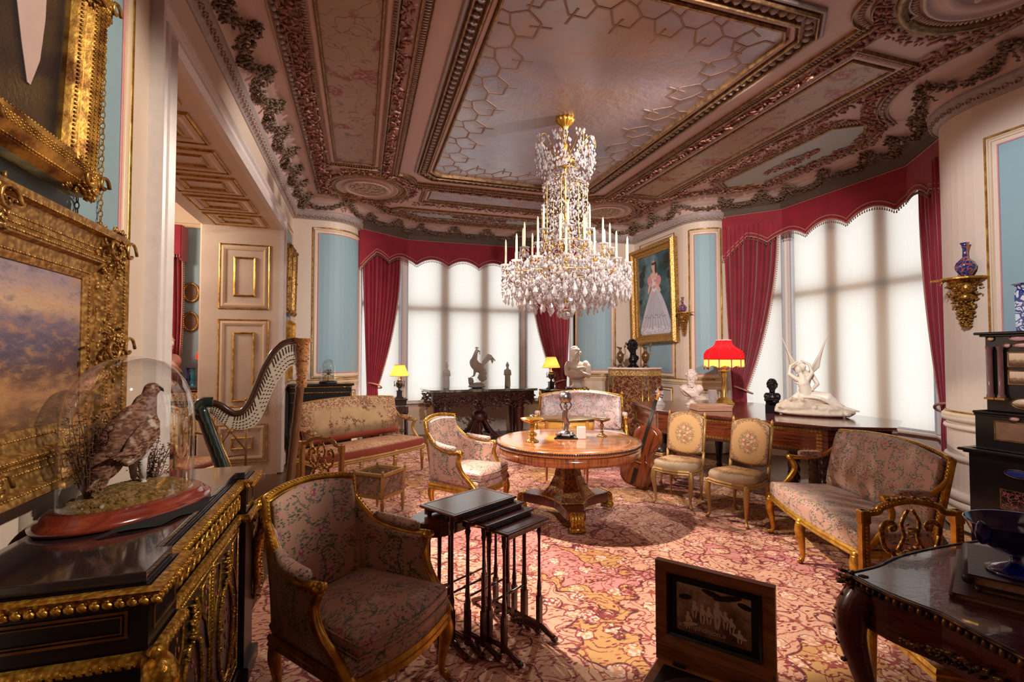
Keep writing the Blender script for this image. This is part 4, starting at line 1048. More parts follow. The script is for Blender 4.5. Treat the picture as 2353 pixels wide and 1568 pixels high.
b = B(); b.cbox((0, 0, .06), (.085, .03, .12), .004); tag(b.done('place_card', WHITE), 'small white blank card block beside the silver statuette', 'card'); o = bpy.data.objects['place_card']; o.location = (2.07, 4.36, .7365); o.rotation_euler = (0, 0, R(-17))

# ------------------------------------------------------------------ nest of tables
def nest_table(label, c, L, W, z, first=False):
    t = thing('nesting_table', label, 'side table', (c[0], c[1], 0), R(31), 'nest of mahogany tables'); h = z-.016
    b = B(); b.box(-L/2, L/2, -W/2, W/2, h, z, .004); tp = b.done('tabletop', MAHOGT, t)
    b = B(); e = .018
    for x0, x1, y0, y1 in ((-L/2+e, L/2-e, -W/2+e, -W/2+e+.004), (-L/2+e, L/2-e, W/2-e-.004, W/2-e), (-L/2+e, -L/2+e+.004, -W/2+e, W/2-e), (L/2-e-.004, L/2-e, -W/2+e, W/2-e)): b.box(x0, x1, y0, y1, z, z+.0008)
    b.done('stringing', BLACK, tp)
    b = B(); b.box(-L/2+.015, L/2-.015, W/2-.05, W/2-.03, h-.035, h); b.box(-L/2+.015, L/2-.015, -W/2+.012, -W/2+.022, h-.02, h); b.done('frieze', MAHOG, t)
    for sx in (-1, 1):
        X = sx*(L/2-.03)
        for sy in (-1, 1):
            Y = sy*(W/2-.055); b = B()
            b.lathe([(.014, .03), (.014, .22), (.011, .235), (.0145, .25), (.009, .30), (.0075, h-.12), (.010, h-.08), (.015, h-.06), (.011, h-.05), (.014, h-.03), (.014, h)], (X, Y, 0), 10)
            b.box(X-.013, X+.013, Y-.013, Y+.013, .03, .21); b.done('leg', MAHOG, t)
        b = B(); foot = spline([(X, -W/2-.05, .014), (X, -W/2+.0, .03), (X, -W/2+.05, .05), (X, 0, .055), (X, W/2-.05, .05), (X, W/2, .03), (X, W/2+.03, .014)], 4)
        b.tube(foot, interp([.016, .015, .015, .014, .015, .015, .016], 4), 8)
        for p in (foot[0], foot[-1]): b.cbox((p.x, p.y, .012), (.03, .035, .024), .005)
        b.done('foot', MAHOG, t)
    b = B(); Y = W/2-.055; n = 12
    b.lathe([(.006, 0), (.006, .1), (.011, .12), (.006, .14)]*1+[(.006, L-.2), (.011, L-.18), (.006, L-.16), (.006, L-.06)], n=8, c=(0, 0, 0))
    b.v = [(z_-(L/2-.03), Y+y_, .24+x_) for x_, y_, z_ in b.v]; b.done('stretcher', MAHOG, t)
    return t
nest_table('largest and highest table of the mahogany nest', (.605, 2.765), .49, .30, .72)
nest_table('second table of the mahogany nest, mostly beneath the largest', (.672, 2.715), .43, .26, .695)
nest_table('third table of the mahogany nest, showing a strip of top in front of the second', (.735, 2.655), .385, .235, .67)
nest_table('smallest table of the mahogany nest, drawn out nearest the viewer', (.813, 2.555), .35, .215, .645)
t = thing('oval_end_table', 'mahogany table with two rounded ends standing behind the nest of tables', 'side table', (.60, 2.84, 0), R(31))
b = B(); pl = [(-.24+.12*cos(a), .12*sin(a)) for a in [pi/2+pi*i/14 for i in range(15)]]+[(.24+.12*cos(a), .12*sin(a)) for a in [-pi/2+pi*i/14 for i in range(15)]]
b.prism(pl, .645, .66); b.done('tabletop', MAHOGT, t); b = B(); b.prism([(x*.97, y*.97) for x, y in pl], .585, .645); b.done('frieze', MAHOG, t)
for sx in (-1, 1):
    for sy in (-1, 1): b = B(); b.tube([(sx*.27, sy*.085, .6), (sx*.28, sy*.09, 0)], [.011, .008], 8); b.done('leg', MAHOG, t)

# ------------------------------------------------------------------ needlework basket, small oval table
t = thing('needlework_basket', 'square gilt basket on turned legs with dark floral needlework sides', 'basket', (.19, 5.02, 0), R(-41))
for k in range(4):
    M = MX(rz=k*pi/2); b = B(M); b.box(-.155, .155, -.168, -.158, .21, .40); b.done('side_panel', floral('needlework', (150, 104, 74), 1.4, (52, 56, 34), (120, 50, 40), (140, 90, 60), .8), t)
    b = B(M); b.obox((-.175, -.17, .41), (.175, -.17, .41), .03, .03); b.obox((-.165, -.165, .20), (.165, -.165, .20), .024, .03); b.obox((-.17, -.17, .40), (-.16, -.16, .20), .03, .03)
    beadrun(b, [(-.17, -.186, .41), (.17, -.186, .41)], .014, .006); b.ball((-.175, -.175, .44), (.014, .014, .02), 8, 6); b.done('rail', GCURT, t)
    b = B(M); turned(b, -.16, -.16, .20, .02, 10); b.done('leg', GCURT, t)
b = B(); b.box(-.15, .15, -.15, .15, .205, .215); b.done('bottom', DARK, t)
t = thing('oval_satinwood_table', 'small oval yellow satinwood table in front of the crested floral settee', 'table', (2.50, 5.72, 0), R(-20))
b = B(); b.lathe([(.36, .735), (.385, .74), (.39, .75), (.385, .76), (.36, .765), (.001, .765)], n=48, sy=.62); b.done('tabletop', goldm('bronze_edge', (150, 120, 78), (100, 76, 50), .3, 30, .1), t)
b = B(); b.lathe([(.34, .60), (.36, .602), (.36, .735), (.34, .735)], n=48, sy=.62); b.done('frieze', woodm('satinwood', (206, 138, 48), (234, 174, 84), (1, 1, 6), .25, .6), t)
for sx in (-1, 1):
    for sy in (-1, 1):
        b = B(); b.box(sx*.25-.02, sx*.25+.02, sy*.165-.02, sy*.165+.02, .58, .74, .003); turned(b, sx*.25, sy*.165, .59, .022, 12, 8); b.done('leg', woodm('satin_leg', (170, 96, 44), (206, 138, 70), (6, 6, 1), .3, .5), t)

# ------------------------------------------------------------------ marble topped carved table
t = thing('carved_marble_top_table', 'heavy carved dark table with green marble top under the far bay window', 'table', (2.14, 8.92, 0), 0)
b = B(); b.prism([(-1.06, .42), (-1.06, .0), (-.98, -.34), (-.94, -.40), (.98, -.40), (1.04, -.34), (1.06, .42)], .90, .945); b.done('marble_top', GMARB, t, mods=(BEV(.008, 3),))
b = B(); b.box(-.92, .96, -.36, .36, .72, .90, .01); b.done('frieze', CARVED, t)
b = B()
for i in range(520):
    x = rnd.uniform(-.93, .97); w_ = .70-.10*math.exp(-(x/.42)**2)-.05*abs(sin(x*9)); leaf(b, V((x, -.37+rnd.uniform(-.02, .02), rnd.uniform(w_, .86))), None, .03)
for i in range(8):
    a = -.6+i*.17; cx_ = -.30+.12*i if i < 6 else 0
for s in (-1, 1):
    for q in (.18, .42): b.tube(spline([(s*q+.06*cos(a)*(1-a/9), -.39, .70+.06*sin(a)*(1-a/9)) for a in [k*.7 for k in range(9)]], 2), .016, 6)
b.done('carved_apron', CARVED, t)
for sx, sy in ((-1, -1), (1, -1), (-1, 1), (1, 1)):
    X = sx*.74 if sy > 0 else sx*.70; Y = sy*.28; b = B()
    b.lathe([(.05, 0), (.055, .03), (.06, .05), (.05, .07), (.072, .30), (.085, .56), (.10, .60), (.075, .62), (.09, .66), (.09, .74)], (X, Y, 0), 16, flute=10, fa=.05); b.done('leg', CARVED, t)
b = B(); b.lathe([(.03, .30), (.13, .34), (.15, .42), (.12, .50), (.06, .54), (.10, .60), (.05, .66), (.04, .74)], n=24, flute=12, fa=.05); b.lathe([(.06, .08), (.04, .14), (.07, .2), (.03, .26), (.05, .31)], n=16)
for k in range(4):
    a = pi/4+k*pi/2; b.tube(spline([(.08*cos(a), .08*sin(a), .40), (.20*cos(a), .20*sin(a), .22), (.32*cos(a), .32*sin(a), .10), (.46*cos(a), .46*sin(a), .06), (.56*cos(a), .56*sin(a), .03)], 5), interp([.03, .04, .045, .035, .03], 5), 8)
    for i in range(16): leaf(b, V((.1+.28*rnd.random())*1*V((cos(a), sin(a), 0)) if False else V(((.1+.4*rnd.random())*cos(a), (.1+.4*rnd.random())*sin(a), rnd.uniform(.06, .16)))), None, .03)
b.done('central_pedestal', CARVED, t)
for x, s in ((-1.0, -1),):
    b = B()
    for i in range(110): leaf(b, V((-.99+rnd.uniform(-.05, .04), rnd.uniform(-.33, .3), rnd.uniform(.62, .89))), None, .034)
    b.done('carved_end', CARVED, t)

# ------------------------------------------------------------------ writing desk with books and blue glass
t = thing('writing_desk', 'dark serpentine writing desk with tooled leather top and gilt bronze beaded edge', 'desk', (0, 0, 0))
def serp():
    out = [(1.66, .60), (1.665, .84), (1.70, 1.05)]; out += [tuple(p[:2]) for p in spline([(1.70, 1.05, 0), (1.675, 1.2, 0), (1.69, 1.345, 0)], 4)][1:]
    out += [tuple(p[:2]) for p in spline([(1.69, 1.345, 0), (1.85, 1.355, 0), (2.05, 1.40, 0), (2.35, 1.415, 0), (2.65, 1.40, 0), (2.85, 1.355, 0), (3.0, 1.345, 0)], 4)][1:]
    return out+[(3.02, .95), (3.0, .50), (1.72, .50)]
SP = serp(); b = B(); b.prism(SP[::-1], .735, .757); b.done('tabletop', LEATH, t)
cxs = sum(p[0] for p in SP)/len(SP); cys = sum(p[1] for p in SP)/len(SP)
ins = [(cxs+(x-cxs)*.955, cys+(y-cys)*.93) for x, y in SP]
b = B(); b.prism(ins[::-1], .7555, .7585); b.done('leather_panel', plain('oxblood_leather', (84, 44, 42), .22, bump=.35, bs=40, Coat_Weight=.5), t)
b = B(); beadrun(b, [(x, y, .742) for x, y in SP], .022, .013, (.8, .8, 1.1), 6, 4)
b.tube([(x, y, .757) for x, y in SP], .006, 6)
for (x, y) in ((1.69, 1.335),):
    for i in range(26): leaf(b, V((x+rnd.uniform(-.03, .04), y+rnd.uniform(-.03, .03), .75+rnd.uniform(-.03, .015))), None, .02)
b.done('bronze_edge', goldm('dark_ormolu', (150, 106, 60), (50, 28, 16), .3, 50, .6, True), t)
b = B()
q = [(cxs+(x-cxs)*.97, cys+(y-cys)*.96) for x, y in SP]; b.sweep([(x, y, 0) for x, y in q], [(0, .735), (-.02, .735), (-.02, .60), (0, .60)], closed=True); b.done('frieze', MAHOG, t)
for (x, y, sx, sy) in ((1.72, 1.30, -1, 1), (2.95, 1.30, 1, 1), (1.74, .58, -1, -1), (2.95, .56, 1, -1)):
    b = B(); p = spline([(x, y, .72), (x+sx*.03, y+sy*.02, .64), (x+sx*.035, y+sy*.025, .55), (x+sx*.01, y, .40), (x-sx*.02, y-sy*.015, .22), (x-sx*.02, y-sy*.015, .08), (x+sx*.01, y+sy*.01, .02)], 5)
    b.tube(p, interp([.05, .055, .05, .034, .024, .02, .026], 5), 10); lg = b.done('leg', MAHOG, t)
    b = B()
    for i in range(46):
        k = rnd.random()*.45; pp = p[int(k*(len(p)-1))]; leaf(b, pp+V((sx*(.038-.02*k)+rnd.uniform(-.006, .006), sy*.022+rnd.uniform(-.018, .018), 0)), None, .018)
    b.done('bronze_mount', bpy.data.materials['dark_ormolu'], lg)
b = B()
for i in range(110):
    g = rnd.uniform(-1, 1); leaf(b, V((1.668+.003, .95+g*.20, .665-.03*abs(g)+rnd.uniform(-.018, .018)*(1.2-abs(g)))), None, .018)
b.done('bronze_garland', bpy.data.materials['dark_ormolu'], t)
def book(name, label, c, sz, rz, m, group='books under the blue glass bowl'):
    t = thing(name, label, 'book', c, rz, group); w, d, h = sz
    b = B(); b.box(-w/2, w/2, -d/2, d/2, 0, .004); b.box(-w/2, w/2, -d/2, d/2, h-.004, h); b.tube([(-w/2, -d/2, h/2), (-w/2, d/2, h/2)], h/2, 8, flat=1); b.done('cover', m, t)
    b = B(); b.box(-w/2+.004, w/2-.006, -d/2+.006, d/2-.006, .004, h-.004); b.done('pages', PAPER, t)
    return t
book('book', 'thin brown album at the bottom of the pile on the writing desk', (2.16, 1.07, .759), (.36, .50, .018), R(28-90), LEATHB)
book('book', 'slim leather book second from the bottom of the pile on the writing desk', (2.19, 1.07, .778), (.30, .42, .016), R(33-90), LEATH)
book('book', 'thick dark leather book at the top of the pile beneath the blue glass bowl', (2.15, 1.08, .795), (.27, .36, .034), R(30-90), LEATH)
t = thing('blue_glass_bowl', 'cobalt blue glass footed bowl standing on the pile of books', 'bowl', (2.08, 1.06, .831), 0, None, 1.0)
b = B(); b.lathe([(.075, 0), (.076, .006), (.05, .016), (.02, .032), (.013, .045), (.016, .055)], n=32); b.done('foot', BLUEG, t)
b = B(); b.lathe([(.013, .052), (.05, .066), (.10, .095), (.13, .13), (.147, .165), (.15, .17), (.146, .168), (.125, .13), (.095, .10), (.05, .073), (.001, .065)], n=44, sy=.8); b.done('bowl', BLUEG, t)
b = B()
for s in (-1, 1): b.tube(spline([(s*.13, 0, .12), (s*.165, 0, .12), (s*.185, 0, .15), (s*.17, 0, .18), (s*.145, 0, .165)], 5), .007, 8)
b.done('handle', BLUEG, t)

# ------------------------------------------------------------------ music box on its stand
t = thing('music_box', 'open wooden disc music box whose lid holds a sepia print of children', 'music box', (.968, 1.174, .50), math.atan2(-.253, .195))
W_ = .16
b = B(); b.box(-W_, W_, -.32, -.012, .0, .145, .006); bx_ = b.done('case', WALN, t)
b = B(); b.box(-W_+.03, W_-.03, -.29, -.04, .144, .147); b.done('dark_interior', BLACK, bx_)
b = B(); b.lathe([(.11, 0), (.11, .002), (.001, .002)], (0, -.165, .149), 48); b.done('tune_disc', SILV, t)
b = B(); p = [(-W_, 0, .19), (W_, 0, .19), (W_, 0, .437), (-W_, 0, .437)]
b.sweep(p, [(0, 0), (.036, 0), (.036, .014), (.03, .018), (0, .022)], (0, -1, 0), closed=True); ld = b.done('lid', WALN, t)
b = B(); b.box(-W_+.034, W_-.034, -.008, 0, .222, .405); b.done('lid_panel', BLACK, ld)
b = B(); b.sweep([(-W_+.034, -.008, .224), (W_-.034, -.008, .224), (W_-.034, -.008, .403), (-W_+.034, -.008, .403)], [(0, 0), (.008, 0), (.008, .006), (0, .012)], (0, -1, 0), closed=True); b.done('ebonised_moulding', EBONY, ld)
def sepia():
    t = NT('sepia_photograph'); co = t.co(); s = t.n('SeparateXYZ', i_Vector=co)
    n = t.noise(14, 6, rough=.65); v = t.math('ADD', n, t.math('MULTIPLY', t.math('SUBTRACT', s.outputs[2], .30), 1.6))
    c = t.ramp(v, [(.3, lin((56, 38, 30))), (.5, lin((150, 110, 88))), (.68, lin((214, 178, 150)))]); t.bsdf(c, .3); return t.m
SKINP = plain('sepia_light', (244, 216, 192), .4); SKIND = plain('sepia_dark', (44, 30, 26), .5)
b = B(); b.box(-.10, .10, -.0105, -.008, .246, .382)
b.cur = 1
def disc(b, x, z, rx, rz, n=14, y=-.0112, rot=0):
    vs = [(x+rx*cos(2*pi*i/n)*cos(rot)-rz*sin(2*pi*i/n)*sin(rot), y, z+rx*cos(2*pi*i/n)*sin(rot)+rz*sin(2*pi*i/n)*cos(rot)) for i in range(n)]
    b.add(vs, [tuple(range(n))])
for x, z, s in ((-.05, .335, .8), (-.028, .33, .9), (-.01, .328, .8), (.012, .345, 1.25), (.034, .328, .8), (.05, .315, .7), (.07, .29, .6), (-.068, .30, .8)):
    disc(b, x, z, .006*s, .007*s); disc(b, x, z-.017*s, .008*s, .013*s, 14, -.0113); disc(b, x-.004, z-.04*s, .003*s, .016*s, 10, -.0114, .1); disc(b, x+.005, z-.04*s, .003*s, .016*s, 10, -.0114, -.15)
    disc(b, x+.01*s, z-.018*s, .003, .012*s, 8, -.0114, .5)
disc(b, .07, .275, .02, .005, 12, -.0114, -.2); disc(b, -.06, .272, .02, .005, 12, -.0114, .2)
b.cur = 2
for x, z, r in ((-.0, .372, .03), (.04, .37, .04), (.085, .36, .02), (-.075, .345, .02)): disc(b, x, z, r, .008, 12, -.0109, rnd.uniform(-.3, .3))
b.done('sepia_print', [sepia(), SKINP, SKIND], ld)
cu = bpy.data.curves.new('lettering', 'FONT'); cu.body = '«Symphonion.»'; cu.size = .021; cu.extrude = .0004; cu.align_x = 'CENTER'; cu.shear = .2
ct = bpy.data.objects.new('lettering_curve', cu); COL.objects.link(ct); dg = bpy.context.evaluated_depsgraph_get(); dg.update()
me = bpy.data.meshes.new_from_object(ct.evaluated_get(dg)); bpy.data.objects.remove(ct); me.materials.clear(); me.materials.append(SKINP)
lt = bpy.data.objects.new('lettering', me); COL.objects.link(lt); lt.parent = ld; lt.location = (-.03, -.0118, .258); lt.rotation_euler = (pi/2, 0, 0)
for x in (-.09, .09): b = B(); b.box(x-.018, x+.018, -.03, .004, .142, .152); b.box(x-.018, x+.018, -.003, .006, .15, .20); b.tube([(x-.02, -.002, .15), (x+.02, -.002, .15)], .005, 8); b.done('hinge', DARK, t)
b = B(); b.tube([(W_-.012, -.12, .145), (W_-.005, -.005, .215)], .002, 6); b.done('lid_stay', SILV, t)
b = B(); b.box(-W_, W_, -.02, .016, .145, .19); b.done('back_rail', WALN, t)
t = thing('occasional_table', 'small dark table carrying the open music box', 'side table', (.85, 1.03, 0), math.atan2(-.253, .195))
b = B(); b.box(-.21, .21, -.24, .21, .475, .498, .006); b.done('tabletop', MAHOGT, t)
for sx in (-1, 1):
    for sy in (-1, 1): b = B(); turned(b, sx*.18, sy*.18, .475, .02, 10); b.done('leg', MAHOG, t)

# ------------------------------------------------------------------ piano
t = thing('grand_piano', 'large rosewood piano with brass star inlay and twisted columns before the right bay', 'piano', (0, 0, 0))
PP = [(3.80, 6.28), (3.49, 5.22), (3.56, 5.02), (4.24, 3.50), (4.40, 3.44), (4.76, 3.26), (5.36, 3.62), (5.40, 5.6), (5.12, 6.2)]
b = B(); b.prism(PP, .858, .88); b.done('lid', MAHOGT, t, mods=(BEV(.006, 2),))
c0 = (4.5, 4.9); P2 = [(c0[0]+(x-c0[0])*.975, c0[1]+(y-c0[1])*.975) for x, y in PP]
b = B(); b.prism(P2, .60, .858); b.done('case', ROSEW, t)
b = B(); beadrun(b, [(x, y, .852) for x, y in PP[:6]], .016, .008); b.sweep([(x, y, .60) for x, y in P2], [(0, 0), (-.012, 0), (-.012, .015), (0, .02)], closed=True); b.done('edge_beading', plain('dark_rosewood', (70, 34, 28), .3), t)
def stars(P, z0, z1):
    b = B(); P = [V((x, y, 0)) for x, y in P]; tt = (P[1]-P[0]).normalized(); n = V((tt.y, -tt.x, 0)); n = -n if (P[0]+n-V((c0[0], c0[1], 0))).length < (P[0]-V((c0[0], c0[1], 0))).length else n
    L = (P[1]-P[0]).length; r = .014
    def star(s, z):
        for k in range(3):
            a = k*pi/3; d = V((tt.x*cos(a), tt.y*cos(a), sin(a))); c_ = P[0]+tt*s+n*.0035+V((0, 0, z)); b.obox(c_-d*r, c_+d*r, .004, .008)
    s = .06
    while s < L-.05: star(s, z0+.035); star(s, z1-.035); s += .034
    for s in (.06, L-.06):
        z = z0+.05
        while z < z1-.04: star(s, z); star(s+(.026 if s < L/2 else -.026), z); z += .034
    b.done('brass_star_inlay', BRASS, t)
stars((P2[2], P2[3]), .60, .855); stars((P2[0], P2[1]), .60, .855)
for x, y in ((4.83, 5.70), (3.85, 5.55)):
    b = B(); b.lathe([(.035, 0), (.042, .03), (.03, .06), (.036, .10), (.055, .40), (.06, .5), (.07, .56), (.07, .62)], (x, y, 0), 20, flute=8, fa=.08); b.done('leg', EBONY, t)
for x, y in ((4.70, 4.34), (4.93, 4.10), (4.62, 4.0)):
    b = B(); n = 40; vs = []
    for j in range(n+1):
        z = .10+.38*j/n
        for i in range(20): a = 2*pi*i/20; r = .058*(1+.13*cos(5*(a+j*.12))); vs.append((x+r*cos(a), y+r*sin(a), z))
    b.add(vs, [(j*20+i, j*20+(i+1) % 20, (j+1)*20+(i+1) % 20, (j+1)*20+i) for j in range(n) for i in range(20)], True)
    b.lathe([(.075, 0), (.08, .04), (.065, .07), (.06, .1)], (x, y, 0), 20); b.lathe([(.06, .48), (.075, .5), (.08, .54), (.08, .61)], (x, y, 0), 20); b.done('twisted_column', plain('red_brown_turned', (84, 44, 38), .25, Coat_Weight=.6), t)
b = B(); b.box(4.5, 5.15, 3.75, 4.5, .02, .09, .01); b.done('plinth', MAHOG, t)
t = thing('piano_stool', 'low gilt stool with dark cushion half hidden behind the cello and tapestry chair', 'stool', (3.50, 5.24, 0), R(30))
pl = [(-.2, .18), (-.2, -.18), (.2, -.18), (.2, .18)]; seatframe(t, pl, .36, .40, GCURT); b = B(); cushion(b, pl, .395, .44, .03, .02); b.done('seat', LEATH, t)
for sx in (-1, 1):
    for sy in (-1, 1): b = B(); cabriole(b, sx*.17, sy*.15, .37, sx*.7, sy*.7, .022); b.done('leg', GCURT, t)
b = B(); b.box(-.21, .21, -.15, .15, 0, .016, .004); o = b.done('album', PAPER)
tag(o, 'brown album at the bottom of the pile on the piano', 'book', 'albums piled on the piano'); o.location = (4.13, 5.02, .882); o.rotation_euler = (0, 0, R(-18))
for k, (l, s) in enumerate((('brown album second from the bottom of the pile on the piano', .98), ('brown album third from the bottom of the pile on the piano', 1.0), ('brown album at the top of the pile on the piano', .99))):
    d = dup(o, (4.13+.004*k, 5.02-.003*k, .882+.0165*(k+1)), R(-18+(k % 2)*1.5), l); d.scale = (s, 1, 1)
# ------------------------------------------------------------------ black inlaid cabinet at the left
t = thing('ebony_cabinet', 'black ebonised side cabinet with rich gilt bronze mounts under the large gold-framed landscape', 'cabinet', (0, 0, 0))
W0 = XL+.035; CP = [(W0, 1.50), (-.515, 1.50), (-.515, 1.715), (-.555, 1.715), (-.555, 2.63), (-.515, 2.63), (-.515, 2.82), (W0, 2.82)]
def grow(P, d):
    n = len(P); out = []
    for i in range(n):
        a, c, e = V((*P[i-1], 0)), V((*P[i], 0)), V((*P[(i+1) % n], 0)); d0 = (c-a).normalized(); d1 = (e-c).normalized()
        n0 = V((d0.y, -d0.x, 0)); n1 = V((d1.y, -d1.x, 0)); m = n0+n1; m = m*(2/max(m.length_squared, .3)); q = c+m*d
        out.append((max(q.x, W0), q.y))
    return out
b = B(); b.prism(grow(CP, -.015), .955, .985); b.done('black_top', EBONT, t, mods=(BEV(.003, 2),))
def run(P): return [(x, y, 0) for x, y in P]
def cmould(name, d, z, prof, m, bead=None):
    b = B(); P = grow(CP, d); b.sweep([(x, y, z) for x, y in P], [(-a, c) for a, c in prof])
    if bead:
        r, s = bead
        for p, tt in walk([(x, y, z+r) for x, y in grow(CP, d+max(a for a, c in prof)*.8)], s):
            a = math.atan2(tt.y, tt.x); b.ball(p, (r*1.5, r*.7, r*.9), 6, 4, MX(rz=a, ry=.5)); b.ball(p+V((0, 0, r*.9)), (r*.7, r*.6, r*.5), 5, 3)
    b.done(name, m, t)
cmould('gilt_rim', 0, .915, [(0, 0), (.006, 0), (.022, .015), (.030, .035), (.012, .04), (0, .04)], ORM, (.011, .026))
cmould('gilt_lower_moulding', 0, .755, [(0, 0), (.01, 0), (.022, .012), (.014, .03), (0, .034)], ORM, (.008, .02))
b = B(); b.prism(grow(CP, -.006), .02, .955); b.done('carcase', EBONY, t)
b = B(); b.prism(grow(CP, .02), 0, .07); b.done('plinth', EBONY, t, mods=(BEV(.006, 2),))
# brass stringing of the near end and the corner block, roundels of the frieze
b = B(); yy = 1.505
for x0, x1, z0, z1 in ((W0+.05, -.565, .825, .895),):
    for w_ in (0, .012): b.sweep([(x0+w_, yy, z0+w_), (x1-w_, yy, z0+w_), (x1-w_, yy, z1-w_), (x0+w_, yy, z1-w_)], [(0, 0), (.004 if w_ else .007, 0), (.004 if w_ else .007, .003), (0, .003)], (0, -1, 0), closed=True)
b.done('brass_stringing', goldm('dull_brass', (164, 112, 62), (110, 70, 40), .35, 30, .1), t)
for y0, y1 in ((1.535, 1.69), (2.66, 2.79)):
    b = B(); b.sweep([(-.52, y0, .825), (-.52, y1, .825), (-.52, y1, .90), (-.52, y0, .90)], [(0, 0), (.006, 0), (.006, .003), (0, .003)], (1, 0, 0), closed=True); b.done('brass_stringing', bpy.data.materials['dull_brass'], t)
b = B(); n = 15
for i in range(n):
    y = 1.76+i*(2.60-1.76)/(n-1); c_ = V((-.551, y, .852)); pts = [c_+V((.004, .026*cos(a), .034*sin(a))) for a in [2*pi*k/14 for k in range(15)]]; b.tube(pts, .006, 6, False)
    for k in range(6): a = k*pi/3; b.ball(c_+V((.004, .009*cos(a), .010*sin(a))), (.006, .007, .007), 6, 4)
    b.ball(c_+V((.006, 0, 0)), .006, 6, 4)
    if i < n-1:
        for s in (-1, 1): b.ball(c_+V((.002, .03, s*.016)), (.006, .008, .012), 6, 4)
b.done('roundel_frieze', ORM, t)
# doors with ovals and gilt borders
for k, (y0, y1) in enumerate(((1.745, 2.17), (2.18, 2.605))):
    b = B(); b.box(-.56, -.548, y0, y1, .09, .745); dr = b.done('door', EBONY, t)
    b = B(); b.tube([(-.547, y0+.01, .10), (-.547, y1-.01, .10), (-.547, y1-.01, .735), (-.547, y0+.01, .735), (-.547, y0+.01, .10)], .006, 6)
    beadrun(b, [(-.546, y0+.01, .10), (-.546, y1-.01, .10), (-.546, y1-.01, .735), (-.546, y0+.01, .735), (-.546, y0+.01, .10)], .013, .0065)
    cyy = (y0+y1)/2
    ov = [(-.545, cyy+.105*cos(a), .37+.20*sin(a)) for a in [2*pi*i/36 for i in range(37)]]; b.tube(ov, .009, 6, False)
    for i in range(60): a = rnd.uniform(0, 6.3); leaf(b, V((-.542, cyy+.108*cos(a), .37+.205*sin(a))), None, .014)
    for i in range(30): leaf(b, V((-.54, cyy+rnd.uniform(-.03, .03), .60+rnd.uniform(-.03, .10))), None, .017)
    b.tube(spline([(-.545, cyy+.03, .58), (-.54, cyy+.05, .64), (-.545, cyy+.02, .70)], 5), .008, 6)
    for s in (-1, 1):
        yc = cyy+s*.15
        b.tube([(-.546, yc+s*.04, .72), (-.546, yc-s*.05, .70), (-.546, yc-s*.045, .60), (-.546, yc+s*.0, .56), (-.546, yc+s*.035, .44), (-.546, yc+s*.04, .72)], .005, 6)
        b.tube([(-.546, yc+s*.04, .14), (-.546, yc-s*.05, .14), (-.546, yc-s*.03, .20), (-.546, yc+s*.02, .27), (-.546, yc+s*.04, .14)], .005, 6)
    b.done('gilt_mount', ORM, dr)
    b = B()
    for i in range(20):
        a = rnd.uniform(0, 6.3); r = rnd.random()**.5; b.ball((-.547, cyy+.085*r*cos(a), .37+.17*r*sin(a)), (.002, .007*rnd.uniform(.6, 1.5), .011*rnd.uniform(.6, 1.5)), 6, 3)
    for s in (-1, 1):
        for i in range(7): b.ball((-.547, cyy+s*(.15+rnd.uniform(-.02, .03)), rnd.uniform(.58, .70)), (.002, .006, .011), 6, 3)
    b.done('hardstone_flowers', plain('hardstone', (176, 92, 78), .3, bs=900, var=.7), dr, kind='stuff')
# corner scroll brackets
for y, a in ((1.50, -pi/4), (2.82, pi/4)):
    b = B(MX((-.515, y, 0), rz=a))
    p = spline([(-.01, 0, .765), (.03, 0, .765), (.055, 0, .73), (.05, 0, .66), (.02, 0, .60), (.005, 0, .50), (.012, 0, .40), (.0, 0, .30)], 5)
    b.tube(p, interp([.02, .034, .044, .042, .03, .022, .02, .008], 5), 12, up=(0, 1, 0))
    for s in (-1, 1):
        b.tube(spline([(.03+.022*cos(q)*(1-q/11), s*.034, .70+.03*sin(q)*(1-q/11)) for q in [k*.8 for k in range(10)]], 3), .007, 6)
    beadrun(b, [q+V((.035, 0, 0)) for q in p[5:-3]], .014, .007)
    for i in range(40): k = rnd.uniform(.35, 1); q = p[int(k*(len(p)-1))]; leaf(b, q+V((.018, rnd.uniform(-.02, .02), 0)), None, .016)
    b.tube([(-.012, 0, .775), (.05, 0, .80)], [.016, .02], 8); b.done('scroll_bracket', ORM, t)

# ------------------------------------------------------------------ glass dome with the stuffed grouse
DC = (-.80, 2.13); DA = R(62)
t = thing('glass_dome', 'tall oval glass dome on a turned wooden base on the black cabinet', 'glass dome', (*DC, .9865), DA)
b = B(); b.lathe([(.285, 0), (.30, .004), (.302, .016), (.285, .028), (.272, .032), (.268, .042), (.25, .05), (.001, .05)], n=64, sy=.66); b.done('base', woodm('dome_base', (92, 30, 20), (130, 52, 34), (1, 3, 3), .15, 1), t)
b = B(); pr_ = [(.232, .05), (.232, .30), (.228, .36), (.214, .42), (.19, .468), (.155, .51), (.11, .54), (.06, .556), (.02, .561), (.0015, .562)]
b.lathe(pr_, n=72, sy=.64); b.f = [f for f in b.f if len(f) < 10]; b.sm = [True]*len(b.f); b.mi = [0]*len(b.f); b.done('glass_shade', DOME, t)
b = B(); b.box(-.16, .2, -.215, -.19, -.001, .0004)
cl = B(); cl.grid(lambda u, v: V((-.26+.46*u, -.16-.085*sin(pi*u)*v-.02*v+.012*sin(u*16)*v, .001+.016*(1-v)*sin(pi*u)+.006*abs(sin(u*11))*v)), 30, 6)
o = cl.done('black_cloth', plain('black_felt', (14, 12, 16), .9)); tag(o, 'black felt cloth spilling from under the dome base', 'cloth'); o.location = (*DC, .9866); o.rotation_euler = (0, 0, DA)
t = thing('moss_ground', 'moss and gravel ground with dried heather inside the large dome', 'diorama', (*DC, 1.0368), DA)
